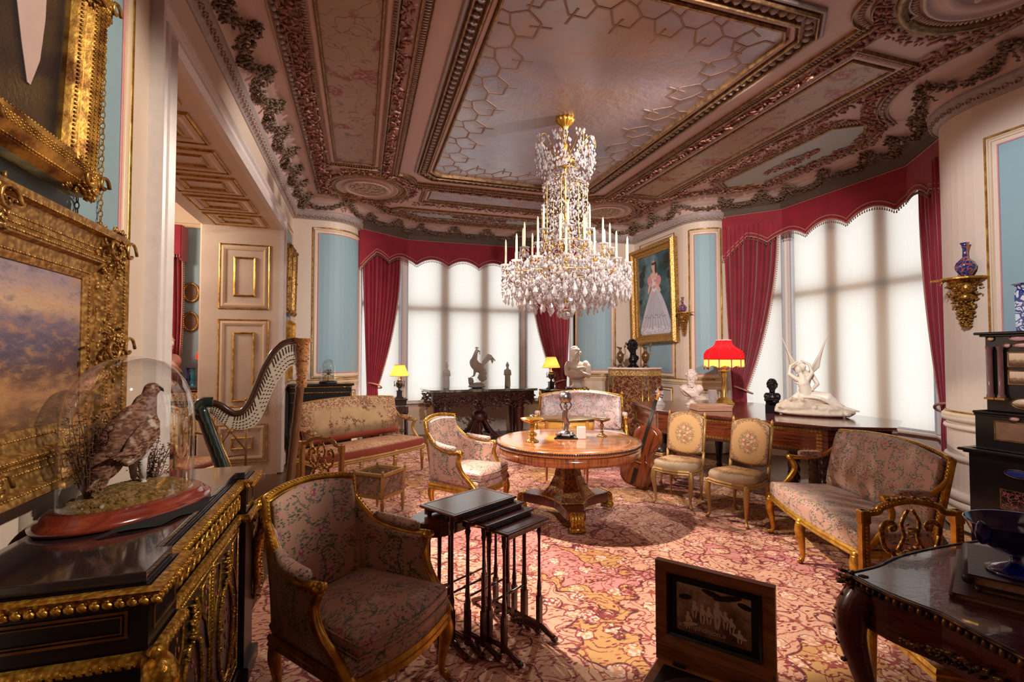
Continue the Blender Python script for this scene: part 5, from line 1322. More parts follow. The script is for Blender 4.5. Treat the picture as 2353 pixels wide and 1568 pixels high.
def mossm():
    t_ = NT('moss'); n = t_.noise(40, 5, rough=.7); c = t_.ramp(n, [(.3, lin((60, 44, 18))), (.5, lin((128, 94, 40))), (.65, lin((166, 132, 96)))]); t_.bsdf(c, .95, 0, t_.bump(t_.noise(90, 4), 1, .01)); return t_.m
MOSS = mossm()
b = B(); b.lathe([(.218, 0), (.215, .01), (.16, .03), (.08, .045), (.001, .052)], n=48, sy=.62)
for i in range(420): a = rnd.uniform(0, 6.3); r = .2*rnd.random()**.5; leaf(b, V((r*cos(a), r*.62*sin(a), .012+.035*(1-(r/.21)**2))), None, .012)
b.done('moss', MOSS, t)
b = B()
for i in range(60): a = rnd.uniform(0, 6.3); r = rnd.uniform(.15, .21); b.ball((r*cos(a), r*.6*sin(a)-.0, .012), rnd.uniform(.004, .009), 5, 3)
b.done('gravel', plain('gravel', (176, 158, 140), .9), t, kind='stuff')
b = B()
def spray(x, y, n, h, s=.04):
    for i in range(n):
        p = [V((x, y, .02))]; d = V((rnd.uniform(-s, s), rnd.uniform(-s, s), h/5*rnd.uniform(.6, 1.1)))
        for k in range(5): p.append(p[-1]+d); d = d+V((rnd.uniform(-.008, .008), rnd.uniform(-.008, .008), 0)); d.x *= .9; d.y *= .85
        p = [V((max(-.2, min(.2, q.x)), max(-.115, min(.115, q.y)), q.z)) for q in p]
        b.tube(p, interp([.0022, .002, .0018, .0016, .0014, .001], 1), 4)
        for k in range(16):
            q = p[rnd.randint(2, 5)]+V((rnd.uniform(-.008, .008), rnd.uniform(-.008, .008), rnd.uniform(-.02, .02)))
            q = V((max(-.2, min(.2, q.x)), max(-.115, min(.115, q.y)), q.z)); leaf(b, q, None, .006)
spray(-.14, .02, 26, .30, .018); spray(-.10, .05, 12, .26, .02); spray(.12, .03, 16, .14, .02); spray(.09, .04, 10, .18, .03); spray(-.06, .07, 6, .36, .02)
b.done('dried_heather', plain('dried_heather', (92, 58, 40), .9, var=.4), t, kind='stuff')
# bird, in the dome's frame: it looks towards +x
t = thing('stuffed_grouse', 'stuffed brown speckled grouse standing inside the large glass dome', 'bird', (*DC, 1.0368), DA)
def feather():
    t_ = NT('grouse_plumage'); v = t_.map((60, 60, 110)); n = t_.n('TexNoise', i_Vector=t_.map((55, 55, 120)), i_Scale=1, i_Detail=4).outputs[0]
    n2 = t_.noise(26, 4); c = t_.mix(t_.step(n, .44, .56), lin((84, 46, 34)), lin((168, 122, 96)))
    c = t_.mix(t_.step(n2, .56, .68), c, lin((222, 200, 182))); c = t_.mix(t_.step(t_.noise(8, 2), .42, .58), c, t_.mix(.5, c, lin((96, 54, 40))))
    t_.bsdf(c, .8, 0, t_.bump(n, .6, .006)); return t_.m
FEATH = feather()
def capsules(b, L):
    for c in L:
        if len(c) == 2: b.ball(c[0], c[1], 16, 10)
        elif len(c) == 3: b.ball(c[0], c[1], 16, 10, c[2])
        else:
            p, q, r0, r1 = c; b.tube([p, V(p).lerp(V(q), .5), q], [r0, (r0+r1)/2, r1], 12); b.ball(p, r0, 12, 8); b.ball(q, r1, 12, 8)
b = B(); capsules(b, [((-.03, 0, .215), (.105, .062, .078), MX(ry=-.75)), ((.015, 0, .26), (.075, .058, .075)), ((.04, 0, .31), (.04, .036, .06)), ((.05, 0, .30), (.066, 0, .375), .036, .024),
    ((.075, 0, .385), (.032, .024, .026)), ((-.09, 0, .14), (.07, .045, .05), MX(ry=-.9))])
bd = b.done('body', FEATH, t, mods=REMESH(.006, 5))
b = B()
for i in range(11):
    s = (i-5)/5; b.obox((-.09, s*.02, .15), (-.165+.01*abs(s), s*.055, .045+.004*abs(s)), .028, .004, (0, 0, 1))
b.done('tail', FEATH, t, mods=(('SUBSURF', dict(levels=1, render_levels=1)),))
for s in (-1, 1):
    b = B(); b.ball((-.02, s*.062, .205), (.10, .014, .048), 18, 10, MX(ry=-.85))
    for i in range(6): b.tube([(-.0-.01*i, s*.07, .20-.006*i), (-.085-.012*i, s*.062, .135+.008*i)], [.012, .004], 6)
    b.tube(spline([(.035, s*.064, .255), (.04, s*.07, .22), (-.02, s*.074, .17), (-.075, s*.066, .135)], 4), .005, 6)
    b.done('wing', FEATH, t)
b = B(); capsules(b, [((.02, .022, .17), (.028, .024, .05)), ((.02, .022, .15), (.03, .024, .06), .018, .010), ((.02, -.022, .17), (.028, .024, .05)), ((.02, -.022, .15), (.022, -.026, .06), .018, .010), ((.03, .02, .04), .010), ((.022, -.03, .045), .010)])
b.done('feathered_leg', plain('white_down', (214, 204, 204), .95, bump=.6, bs=80), t)
b = B(); b.tube([(.10, 0, .388), (.118, 0, .382), (.126, 0, .372)], [.010, .006, .001], 8); b.done('beak', BLACK, t)
b = B(); b.ball((.088, -.021, .392), .0045, 8, 6); b.ball((.088, .021, .392), .0045, 8, 6); b.done('eye', BLACK, t)

# ------------------------------------------------------------------ framed pictures
def canvas(name, kind):
    t_ = NT(name); co = t_.co('Generated'); s = t_.n('SeparateXYZ', i_Vector=co); 
    n = t_.noise(3, 8, co, .65, .5); n2 = t_.noise(14, 8, co, .7); z = s.outputs[1]
    if kind == 'land':
        h = t_.math('ADD', z, t_.math('MULTIPLY', t_.math('SUBTRACT', n, .5), .35))
        c = t_.ramp(h, [(.06, lin((110, 74, 48))), (.22, lin((176, 124, 84))), (.33, lin((104, 72, 62))), (.5, lin((96, 84, 104))), (.66, lin((128, 110, 128))), (.76, lin((206, 168, 138))), (.95, lin((160, 140, 150)))])
        c = t_.mix(t_.step(n2, .5, .72), c, lin((190, 140, 90))); c = t_.mix(t_.math('MULTIPLY', t_.step(n2, .48, .3), .6), c, lin((60, 48, 62)))
    else:
        c = t_.ramp(t_.math('ADD', s.outputs[1], t_.math('MULTIPLY', t_.math('SUBTRACT', n, .5), .3)), [(.2, lin((34, 28, 30))), (.55, lin((44, 34, 34))), (.85, lin((84, 70, 66)))])
    t_.bsdf(c, .28, 0, t_.bump(t_.noise(60, 5, co, .7), .35, .01)); return t_.m
def picture(name, label, o, ux, uz, nrm, w, h, prof, fm, cm, cat='painting', group=None, deep=.04, corners=0, inner=None, cs=.03):
    """o bottom-left corner at the wall, ux along, uz up, nrm out of the wall; prof as (inset, height)"""
    ux, uz, n = V(ux).normalized(), V(uz).normalized(), V(nrm).normalized(); o = V(o)
    M = Matrix(((ux.x, uz.x, n.x, o.x), (ux.y, uz.y, n.y, o.y), (ux.z, uz.z, n.z, o.z), (0, 0, 0, 1)))
    t_ = bpy.data.objects.new(name, None); COL.objects.link(t_); t_.matrix_world = M; t_['label'] = label; t_['category'] = cat; t_.empty_display_size = .1
    if group: t_['group'] = group
    path = [(0, 0, 0), (w, 0, 0), (w, h, 0), (0, h, 0)]
    f = B(); f.sweep(path, [(0, 0)]+prof+[(prof[-1][0], 0)], (0, 0, 1), closed=True); fr = f.done('frame', fm, t_)
    wi = prof[-1][0]; f = B(); f.box(wi-.004, w-wi+.004, wi-.004, h-wi+.004, .002, deep*.4); cv = f.done('canvas', cm, t_)
    f = B(); hh = max(p[1] for p in prof)
    for k in (.18, .42, .52, .62, .88):
        d = prof[-1][0]*k
        zz = next((a[1]+(c[1]-a[1])*(d-a[0])/max(c[0]-a[0], 1e-6) for a, c in zip(prof, prof[1:]) if a[0] <= d <= c[0]), hh)
        for p, tt in walk([(d, d, zz), (w-d, d, zz), (w-d, h-d, zz), (d, h-d, zz), (d, d, zz)], cs*.5): f.ball(p, (cs*.19,)*3, 5, 3)
    f.done('frame_beading', fm, fr)
    if corners:
        f = B(); rr = prof[-1][0]*.62
        for cx_, cy_, amt in ((0, 0, 1), (w, 0, 1), (w, h, 1), (0, h, 1), (w/2, 0, .8), (w/2, h, .8), (0, h/2, .8), (w, h/2, .8)):
            ix = rr*.8 if cx_ == 0 else -rr*.8 if cx_ == w else 0; iy = rr*.8 if cy_ == 0 else -rr*.8 if cy_ == h else 0
            for i in range(int(corners*amt*3)):
                gx, gy = rnd.gauss(0, .5)*rr, rnd.gauss(0, .5)*rr; leaf(f, V((max(-.006, min(w+.006, cx_+ix*.7+gx)), max(-.006, min(h+.006, cy_+iy*.7+gy)), hh*(.95-.25*(abs(gx)+abs(gy))/rr)+rnd.uniform(0, hh*.12))), None, cs*.55)
            for s in (-1, 1):
                sp = [(cx_+ix*.7+s*rr*.5+(rr*.42-.04*rr*i)*cos(i*.7), cy_+iy*.7+(rr*.42-.04*rr*i)*sin(i*.7)*s, hh*1.02) for i in range(9)]
                f.tube(spline(sp, 2), cs*.22, 6)
        f.done('carved_ornament', fm, fr)
    return t_, cv
PRB = [(0, .02), (0, .09), (.02, .13), (.05, .12), (.06, .09), (.10, .075), (.15, .07), (.16, .085), (.18, .08), (.19, .055), (.25, .04), (.27, .03)]
UX = (0, 1, 0); NX = (1, 0, 0); lean = V((.0, 0, 1)).normalized()
picture('landscape_painting', 'large landscape painting in a wide patterned gold frame standing above the black cabinet', (XL+.012, .80, 1.10), UX, (0, 0, 1), NX, 1.665, .96, [(a*.8, c*.72) for a, c in PRB], GOLDF, canvas('landscape_canvas', 'land'), corners=46, cs=.028)
tp, cv = picture('portrait_painting', 'dark portrait in a carved gilt frame hung above the landscape painting', (XL+.012, .95, 2.16), UX, (.05, 0, 1), NX, 1.20, 1.45, [(0, .02), (0, .05), (.02, .075), (.055, .095), (.09, .08), (.105, .06), (.12, .065), (.135, .045), (.145, .03)], goldm('carved_gilt_frame', (214, 164, 78), (110, 68, 26), .33, 40, .5), canvas('dark_portrait_canvas', 'dark'), corners=60, cs=.03)
b = B(); pts = [(.897, .26), (.912, .26), (.945, .36), (.955, .5), (.94, .95), (.78, .95), (.82, .5), (.862, .36)]
b.prism(pts, .0165, .0185); b.done('pale_sash', plain('pale_sash', (186, 160, 150), .4), cv)
def chain(label, x, y, z0, z1, m):
    b = B(); z = z1; k = 0
    while z > z0:
        pts = [(x+(.0 if k % 2 else .007*cos(a)), y+(.007*cos(a) if k % 2 else 0), z-.014*sin(a)) for a in [2*pi*i/8 for i in range(9)]]; b.tube(pts, .0022, 5, False); z -= .023; k += 1
    tag(b.done('hanging_chain', m), label, 'chain')
chain('brass picture chain hanging down the blue panel at the right of the gilt frames', XL+.02, 2.40, 2.04, 3.7, BRASS)
chain('dark picture chain between the upper portrait and the landscape frame', XL+.018, 2.23, 2.05, 2.35, DARK)
# far part of the left wall
picture('small_portrait', 'dark portrait in an ornate carved gilt frame on the narrow blue panel past the opening', (XL+.012, 7.42, 2.16), UX, (.03, 0, 1), NX, .62, .98, [(0, .02), (0, .05), (.03, .085), (.07, .06), (.09, .03)], GOLDF, canvas('brown_portrait_canvas', 'dark'), corners=24, cs=.02)
picture('small_gilt_picture', 'small picture in a plain double gilt frame hung below the ornate portrait', (XL+.012, 7.55, 1.66), UX, (.03, 0, 1), NX, .40, .40, [(0, .02), (0, .07), (.02, .09), (.05, .05), (.08, .03)], GOLDL, canvas('small_canvas', 'land'), cs=.01)
picture('lower_gilt_picture', 'gilt frame low on the wall partly hidden behind the harp column', (XL+.012, 7.30, 1.18), UX, (0, 0, 1), NX, .55, .36, [(0, .02), (0, .06), (.02, .08), (.05, .05), (.08, .03)], GOLDL, canvas('lower_canvas', 'land'), cs=.01)
# lady's portrait on the right wall: canvas with the figure in the same mesh
def ladycanvas():
    t_ = NT('lady_background'); co = t_.co(); n = t_.noise(2.6, 6, co, .6); c = t_.ramp(n, [(.32, lin((30, 56, 60))), (.48, lin((58, 92, 100))), (.62, lin((110, 140, 150))), (.75, lin((150, 140, 130)))]); t_.bsdf(c, .3); return t_.m
FRP = [(0, .02), (0, .08), (.03, .13), (.07, .12), (.09, .07), (.12, .06), (.14, .04), (.17, .035)]
PW, PH = 1.34, 1.80
tp, cv = picture('lady_portrait', 'portrait of a lady in white gown, broad gold frame, above the marquetry cabinet', (XR-.012, 8.28, 1.76), (0, -1, 0), (-.03, 0, 1), (-1, 0, 0), PW, PH, FRP, GOLDF, ladycanvas(), corners=0, cs=.03)
GOWN = plain('painted_white_gown', (198, 194, 204), .4, bs=16, var=.18); SKINL = plain('painted_skin', (226, 178, 156), .4); HAIRL = plain('painted_hair', (70, 34, 26), .4); PINKL = plain('painted_pink_gown', (212, 150, 150), .4, bs=30, var=.2); ROSEL = plain('painted_foliage', (40, 52, 44), .5, bs=20, var=.4)
pb = B(); Z = .018
def flat(poly, z, m): pb.cur = m; pb.prism(poly, Z, z)
def ell(x, y, rx, ry, z, m, n=24, rot=0): flat([(x+rx*cos(2*pi*i/n)*cos(rot)-ry*sin(2*pi*i/n)*sin(rot), y+rx*cos(2*pi*i/n)*sin(rot)+ry*sin(2*pi*i/n)*cos(rot)) for i in range(n)], z, m)
cxp = PW*.50
G2 = len([0]); gown = [(cxp-.07, 1.04, 0), (cxp-.20, .82, 0), (cxp-.36, .52, 0), (cxp-.46, .20, 0), (cxp-.1, .175, 0), (cxp+.46, .19, 0), (cxp+.40, .5, 0), (cxp+.24, .82, 0), (cxp+.07, 1.04, 0)]
flat([tuple(p[:2]) for p in spline(gown, 5)], .0195, 0)
for k in range(9):
    x0_, x1_ = cxp-.40+.10*k, cxp-.045+.011*k; flat([(x0_, .23), (x0_+.022, .23), (x1_+.006, .97), (x1_, .97)], .0198, 6)
for k in range(26): x_ = cxp-.42+.84*k/25; ell(x_, .25+.03*sin(k*1.7)+.02*cos(k), .035, .022, .0199, 4, 10)
for k in range(14): x_ = cxp-.30+.60*k/13; ell(x_, .50+.03*sin(k*1.9), .03, .014, .01995, 6, 10)
ell(cxp, 1.10, .085, .16, .0200, 4); ell(cxp-.125, 1.15, .075, .095, .0202, 2, rot=.5); ell(cxp+.125, 1.13, .08, .10, .0202, 2, rot=-.4); ell(cxp, 1.03, .06, .03, .0203, 2); ell(cxp+.02, 1.15, .03, .03, .0204, 2)
ell(cxp, 1.245, .115, .06, .0204, 1); ell(cxp, 1.31, .03, .065, .0206, 1); ell(cxp+.015, 1.43, .068, .075, .0206, 3); ell(cxp-.012, 1.40, .050, .068, .0208, 1); ell(cxp+.06, 1.36, .022, .10, .0207, 3); ell(cxp+.0, 1.455, .05, .022, .0209, 3, rot=.2); ell(cxp, 1.495, .045, .018, .0210, 2)
for dx in (-.03, .006): ell(cxp+dx-.0, 1.405, .007, .004, .0211, 3, 8)
ell(cxp-.014, 1.362, .010, .004, .0211, 2, 8)
ell(cxp-.15, 1.03, .032, .11, .0206, 1, rot=-.45); ell(cxp+.11, 1.02, .032, .12, .0206, 1, rot=.75); ell(cxp-.06, .93, .045, .026, .0210, 1)
for x, y, r in ((.3, 1.3, .10), (.27, 1.15, .09), (.36, 1.42, .07), (1.08, 1.5, .12), (1.02, 1.36, .09), (1.12, 1.2, .09), (.22, .8, .06)): ell(x, y, r, r*.8, .0192, 5, 9, rnd.random())
pb.done('painted_figure', [GOWN, SKINL, PINKL, HAIRL, plain('painted_lace', (226, 222, 228), .4), ROSEL, plain('painted_fold', (158, 154, 172), .4)], cv)

# ------------------------------------------------------------------ marquetry cabinet, black tower cabinet, others
t = thing('marquetry_cabinet', 'tall marquetry cabinet with canted front and marble top in the right corner below the portrait', 'cabinet', (4.55, 7.44, 0), R(-30))
P = [(-.44, .27), (-.44, -.10), (-.36, -.22), (.12, -.27), (.22, -.22), (.44, .0), (.44, .27)]
b = B(); b.prism([(x*1.03, y*1.05) for x, y in P], 1.32, 1.35); b.done('marble_top', MARBP, t, mods=(BEV(.006, 2),))
b = B(); b.prism(P, .06, 1.32); b.done('carcase', MARQ, t)
b = B(); pp = [(x, y, 1.25) for x, y in P]; b.sweep(pp, [(0, -.04), (-.006, -.04), (-.006, .045), (0, .045)], closed=True)
b.done('guilloche_frieze', DAMASC, t)
b = B()
for z in (1.205, 1.30, .80, .78, .30, .09): b.sweep([(x, y, z) for x, y in P], [(0, 0), (-.010, 0), (-.010, .008), (0, .01)], closed=True)
for x, y in P[:6]: b.tube([(x, y, .08), (x, y, 1.2)], .010, 6)
b.done('brass_moulding', BRASS, t)
b = B(); b.prism([(x*.98, y*.98) for x, y in P], 0, .06); b.done('plinth', DARK, t)
t = thing('pietra_dura_cabinet', 'tall stepped black cabinet set with hardstone picture panels against the right wall', 'cabinet', (0, 0, 0))
def stage(x0, y0, y1, z0, z1, name, cap=.02):
    b = B(); b.box(x0, XR-.04, y0, y1, z0, z1, .004); b.done(name, EBONY, t)
    if cap:
        b = B(); b.box(x0-cap, XR-.04, y0-cap, y1+cap, z1-.02, z1, .006); b.box(x0-cap*.5, XR-.04, y0-cap*.5, y1+cap*.5, z1-.035, z1-.02, .004); b.done('cornice', EBONY, t)
stage(4.50, 1.40, 2.56, 0, .84, 'base_case', .05); stage(4.53, 1.45, 2.53, .84, 1.13, 'drawer_case', .012); stage(4.60, 1.50, 2.49, 1.13, 1.73, 'upper_case', .05)
for y in (2.45, 2.385, 1.58):
    b = B(); b.lathe([(.026, 0), (.026, .015), (.019, .03), (.018, .35), (.024, .37), (.026, .385)], (4.575, y, 1.235), 16); b.done('column', bpy.data.materials.get('agate') or plain('agate', (110, 70, 68), .15, bs=30, var=.5, Coat_Weight=1), t)
    b = B(); b.box(4.55, 4.60, y-.03, y+.03, 1.22, 1.235); b.done('column_base', BRASS, t)
PLG = goldm('plaque_gilt', (150, 112, 70), (80, 50, 30), .35, 40, .2)
def plaque(x, y0, y1, z0, z1, oval=False, m=None):
    b = B(); b.box(x-.008, x+.004, y0, y1, z0, z1, .002) if not oval else b.ball((x, (y0+y1)/2, (z0+z1)/2), (.01, (y1-y0)/2, (z1-z0)/2), 24, 10)
    p = b.done('hardstone_plaque', m or PIETRA, t); b = B()
    if oval: b.tube([(x-.006, (y0+y1)/2+(y1-y0)/2*cos(a), (z0+z1)/2+(z1-z0)/2*sin(a)) for a in [2*pi*i/24 for i in range(25)]], .004, 6, False)
    else: b.sweep([(x-.004, y1, z0), (x-.004, y0, z0), (x-.004, y0, z1), (x-.004, y1, z1)], [(0, 0), (-.008, 0), (-.008, .006), (0, .006)], (-1, 0, 0), closed=True)
    b.done('plaque_frame', PLG, p)
def scenem():
    t_ = NT('landscape_stone'); s_ = t_.n('SeparateXYZ', i_Vector=t_.co('Generated')); n_ = t_.noise(9, 5, t_.co('Generated'), .7)
    c = t_.ramp(t_.math('ADD', s_.outputs[2], t_.math('MULTIPLY', t_.math('SUBTRACT', n_, .5), .6)), [(.15, lin((84, 56, 40))), (.4, lin((150, 112, 80))), (.55, lin((206, 176, 142))), (.95, lin((222, 190, 160)))]); t_.bsdf(c, .2); return t_.m
PI2 = scenem(); PI3 = plain('pink_agate', (190, 140, 140), .2, bs=80, var=.3)
for (y0, y1, z0, z1, o_, m) in ((2.16, 2.345, 1.475, 1.57, 0, PI2), (2.16, 2.345, 1.345, 1.435, 0, PI2), (2.20, 2.32, 1.61, 1.645, 1, PI3), (2.335, 2.375, 1.61, 1.64, 1, PI3), (2.17, 2.34, 1.16, 1.24, 1, PI2), (2.43, 2.475, 1.662, 1.70, 1, plain('yellow_agate', (190, 160, 110), .2)), (2.23, 2.34, 1.657, 1.705, 1, PI3)): plaque(4.60, y0, y1, z0, z1, bool(o_), m)
plaque(4.53, 1.95, 2.40, .93, 1.06, False, plain('brown_scene_stone', (130, 92, 70), .25, bs=40, var=.5)); plaque(4.53, 2.26, 2.32, 1.075, 1.105, True, PI3); plaque(4.50, 2.18, 2.34, .67, .73, True, plain('lapis', (34, 46, 100), .2)); plaque(4.50, 2.0, 2.36, .44, .57)
t = thing('blue_white_vase', 'square blue and white porcelain vase on top of the black hardstone cabinet', 'vase', (4.86, 2.33, 1.73), 0)
b = B(); b.lathe([(.075, 0), (.095, .01), (.10, .30), (.085, .33), (.10, .36), (.12, .37)], n=8, smooth=False); b.done('body', inlay('blue_white_porcelain', (222, 224, 232), (30, 50, 130), 22, .09, .15, 0), t)
# wall brackets with vases
def bracket(label, loc, rz, s, vl):
    t = thing('wall_bracket', label, 'wall bracket', loc, rz, 'carved gilt wall brackets', s)
    b = B(); b.prism([(-.235, 0), (-.235, -.02), (-.20, -.05), (-.17, -.12), (-.10, -.19), (0, -.215), (.10, -.19), (.17, -.12), (.20, -.05), (.235, -.02), (.235, 0)], -.02, 0); b.done('shelf', GOLD, t, mods=(BEV(.005, 2),))
    b = B(); b.lathe([(.13, -.02), (.12, -.06), (.09, -.12), (.06, -.2), (.035, -.3), (.01, -.4)], (0, -.045, 0), 20, sy=.7); b.ball((0, -.12, -.10), (.045, .05, .055), 14, 10); b.ball((-.0, -.10, -.18), (.06, .04, .04), 12, 8)
    for i in range(260): z = -rnd.random()**.8*.44; w_ = .17*(1+z/.5); leaf(b, V((rnd.uniform(-w_, w_), -.05-rnd.random()*.11*(1+z/.5), z-.01)), None, .024)
    for s_ in (-1, 1): b.tube(spline([(s_*(.12+.05*cos(q)*(1-q/9)), -.08, -.06+.05*sin(q)*(1-q/9)) for q in [k*.7 for k in range(9)]], 2), .011, 6)
    b.done('carved_console', GOLDC, t)
    v = thing('porcelain_vase', vl, 'vase', V(loc)+V((0, 0, .001))+V((sin(rz)*.10, -cos(rz)*.10, 0))*s, 0, 'bottle vases on the wall brackets', s)
    c = B(); c.lathe([(.036, 0), (.036, .012), (.05, .03), (.072, .065), (.078, .10), (.066, .13), (.036, .16), (.02, .18), (.018, .24), (.022, .28), (.035, .31), (.031, .31), (.015, .24)], n=32); c.done('body', inlay('imari_porcelain', (30, 52, 116), (190, 110, 74), 20, .02, .12, .2), v)
bracket('larger carved gilt bracket on the rounded wall beside the near right curtain', (5.15, 2.93, 2.24), R(-52), .98, 'blue and gold bottle vase on the bracket beside the near right curtain')
bracket('smaller looking carved gilt bracket between the lady portrait and the right bay', (XR-.01, 6.74, 2.26), R(-90), .80, 'dark blue bottle vase on the bracket beside the lady portrait')
t = thing('black_side_cabinet', 'black and brass side cabinet in the far left corner behind the tapestry sofa', 'cabinet', (-.55, 8.0, 0), 0)
b = B(); b.box(-.42, .42, -.26, .26, 0, 1.10, .006); b.done('carcase', EBONY, t)
b = B(); b.box(-.46, .46, -.29, .28, 1.10, 1.135, .006); b.done('top', EBONT, t)
b = B()
for z in (1.08, 1.0, .86, .5, .1): b.box(-.43, .43, -.27, .27, z, z+.008)
b.tube([(.40, -.28, .98), (.43, -.31, .92), (.41, -.29, .84)], .02, 8); b.done('brass_mounts', ORM, t)
t = thing('small_glass_dome', 'small glass dome over dried seed heads on the black corner cabinet', 'glass dome', (-.47, 7.90, 1.136), 0)
b = B(); b.lathe([(.13, 0), (.135, .01), (.12, .03), (.001, .035)], n=32); b.done('base', EBONY, t)
b = B(); b.lathe([(.105, .035), (.105, .24), (.095, .29), (.07, .335), (.035, .36), (.001, .365)], n=36); b.f = [f for f in b.f if len(f) < 10]; b.sm = [True]*len(b.f); b.mi = [0]*len(b.f); b.done('glass_shade', DOME, t)
b = B()
for i in range(60):
    a = rnd.uniform(0, 6.3); e = rnd.uniform(-.6, 1.3); d = V((cos(a)*cos(e), sin(a)*cos(e), sin(e))); b.tube([V((0, 0, .13)), V((0, 0, .13))+d*.075], .0015, 4); b.ball(V((0, 0, .13))+d*.078, .006, 5, 3)
b.tube([(0, 0, .03), (0, 0, .13)], .006, 6); b.done('dried_seed_heads', plain('dried_seeds', (116, 88, 72), .9), t, kind='stuff')
# carved lacquer stands under the two lamps
def stand(label, loc, z):
    t = thing('lacquer_stand', label, 'stand', loc, 0, 'carved dark stands under the yellow lamps')
    b = B(); b.box(-.20, .20, -.16, .16, z-.03, z, .006); b.box(-.18, .18, -.14, .14, z-.12, z-.03); b.done('top', DARK, t)
    b = B(); b.box(-.21, .21, -.17, .17, z-.26, z-.14, .01)
    for i in range(120): leaf(b, V((rnd.uniform(-.21, .21), -.175, rnd.uniform(z-.27, z-.14))), None, .02)
    b.done('carved_frieze', CARVED, t)
    for sx in (-1, 1):
        for sy in (-1, 1): b = B(); b.tube([(sx*.18, sy*.14, z-.2), (sx*.185, sy*.145, z*.3), (sx*.19, sy*.15, 0)], [.026, .018, .024], 8); b.done('leg', CARVED, t)
    b = B(); b.box(-.17, .17, -.13, .13, .2, .22); b.done('shelf', CARVED, t)
stand('carved dark stand under the yellow lamp at the left of the far bay', (.60, 8.92, 0), .79)
stand('carved dark stand under the yellow lamp at the right of the marble topped table', (3.40, 8.42, 0), .93)
b = B(); b.lathe([(.11, 0), (.10, .02), (.085, .40), (.12, .46), (.125, .50)], n=20, flute=10, fa=.04); o = b.done('silver_bucket', SILV); tag(o, 'dark silver ribbed vase standing in front of the left lamp stand', 'vase'); o.location = (.42, 8.30, 0)
# ------------------------------------------------------------------ curtains and pelmets
def curtain(label, A, Bp, T, room, zt=3.62, ztie=1.0, folds=9, tw=.16):
    A, Bp, T = V((*A, 0)), V((*Bp, 0)), V((*T, 0)); d = (Bp-A); n = V((*room, 0)).normalized(); dt = d.normalized()
    t = thing('curtain', label, 'curtain', (0, 0, 0), 0, 'crimson velvet curtains')
    def pos(u, v):
        if v < .74:
            k = v/.74; w = 1-.74*k**1.9; z = zt+(ztie-zt)*k
            base = A.lerp(T-dt*tw*.5, k**1.4) if True else A; p = base+dt*(d.length*u*w)
            amp = .045*(1-.35*k)
        else:
            k = (v-.74)/.26; p = T-dt*tw*.5+dt*(d.length*.26*u*(1+.25*k)); z = ztie*(1-k); amp = .03
            if k < .15: amp *= .5+k*3
        f = sin(u*folds*2*pi+.6*sin(v*3))*amp+.25*amp*sin(u*folds*4.7*pi+1)
        return V((p.x, p.y, z))+n*f
    b = B(); b.grid(pos, folds*10, 46); b.done('drape', VELV, t, mods=(('SOLIDIFY', dict(thickness=.008, offset=0)),))
    b = B(); e = [pos(1, v/60*.74) for v in range(61)]; b.tube([p+n*.008 for p in e], .012, 6)
    for p, tt in walk(e, .035): b.ball(p+dt*.022-V((0, 0, .008)), (.009, .009, .013), 5, 3)
    b.done('braided_edge', BRAID, t)
    b = B(); c = T+dt*(d.length*.10); r = V((d.length*.17, 0, 0)).x
    b.tube([V((c.x, c.y, ztie+.01))+dt*(r*cos(a))+n*(.09*sin(a))+V((0, 0, .02*sin(a)+.05*cos(a)*(-1))) for a in [2*pi*i/24 for i in range(25)]], .014, 8, False); b.done('tieback', BRAID, t)
    return t
curtain('red velvet curtain tied back at the left of the far bay', (.0, 9.02), (.70, 9.54), (.17, 9.10), (.5, -.85))
curtain('red velvet curtain at the right of the far bay behind the marble woman', (4.08, 9.02), (3.38, 9.54), (3.91, 9.10), (-.5, -.85))
curtain('wide red velvet curtain behind the fringed crimson piano lamp', (5.60, 6.42), (6.12, 5.88), (5.72, 6.30), (-.8, -.55), folds=11)
curtain('narrow red velvet curtain at the near end of the right bay, behind a gilt bracket', (5.66, 3.36), (6.18, 3.90), (5.76, 3.44), (-.8, .55))
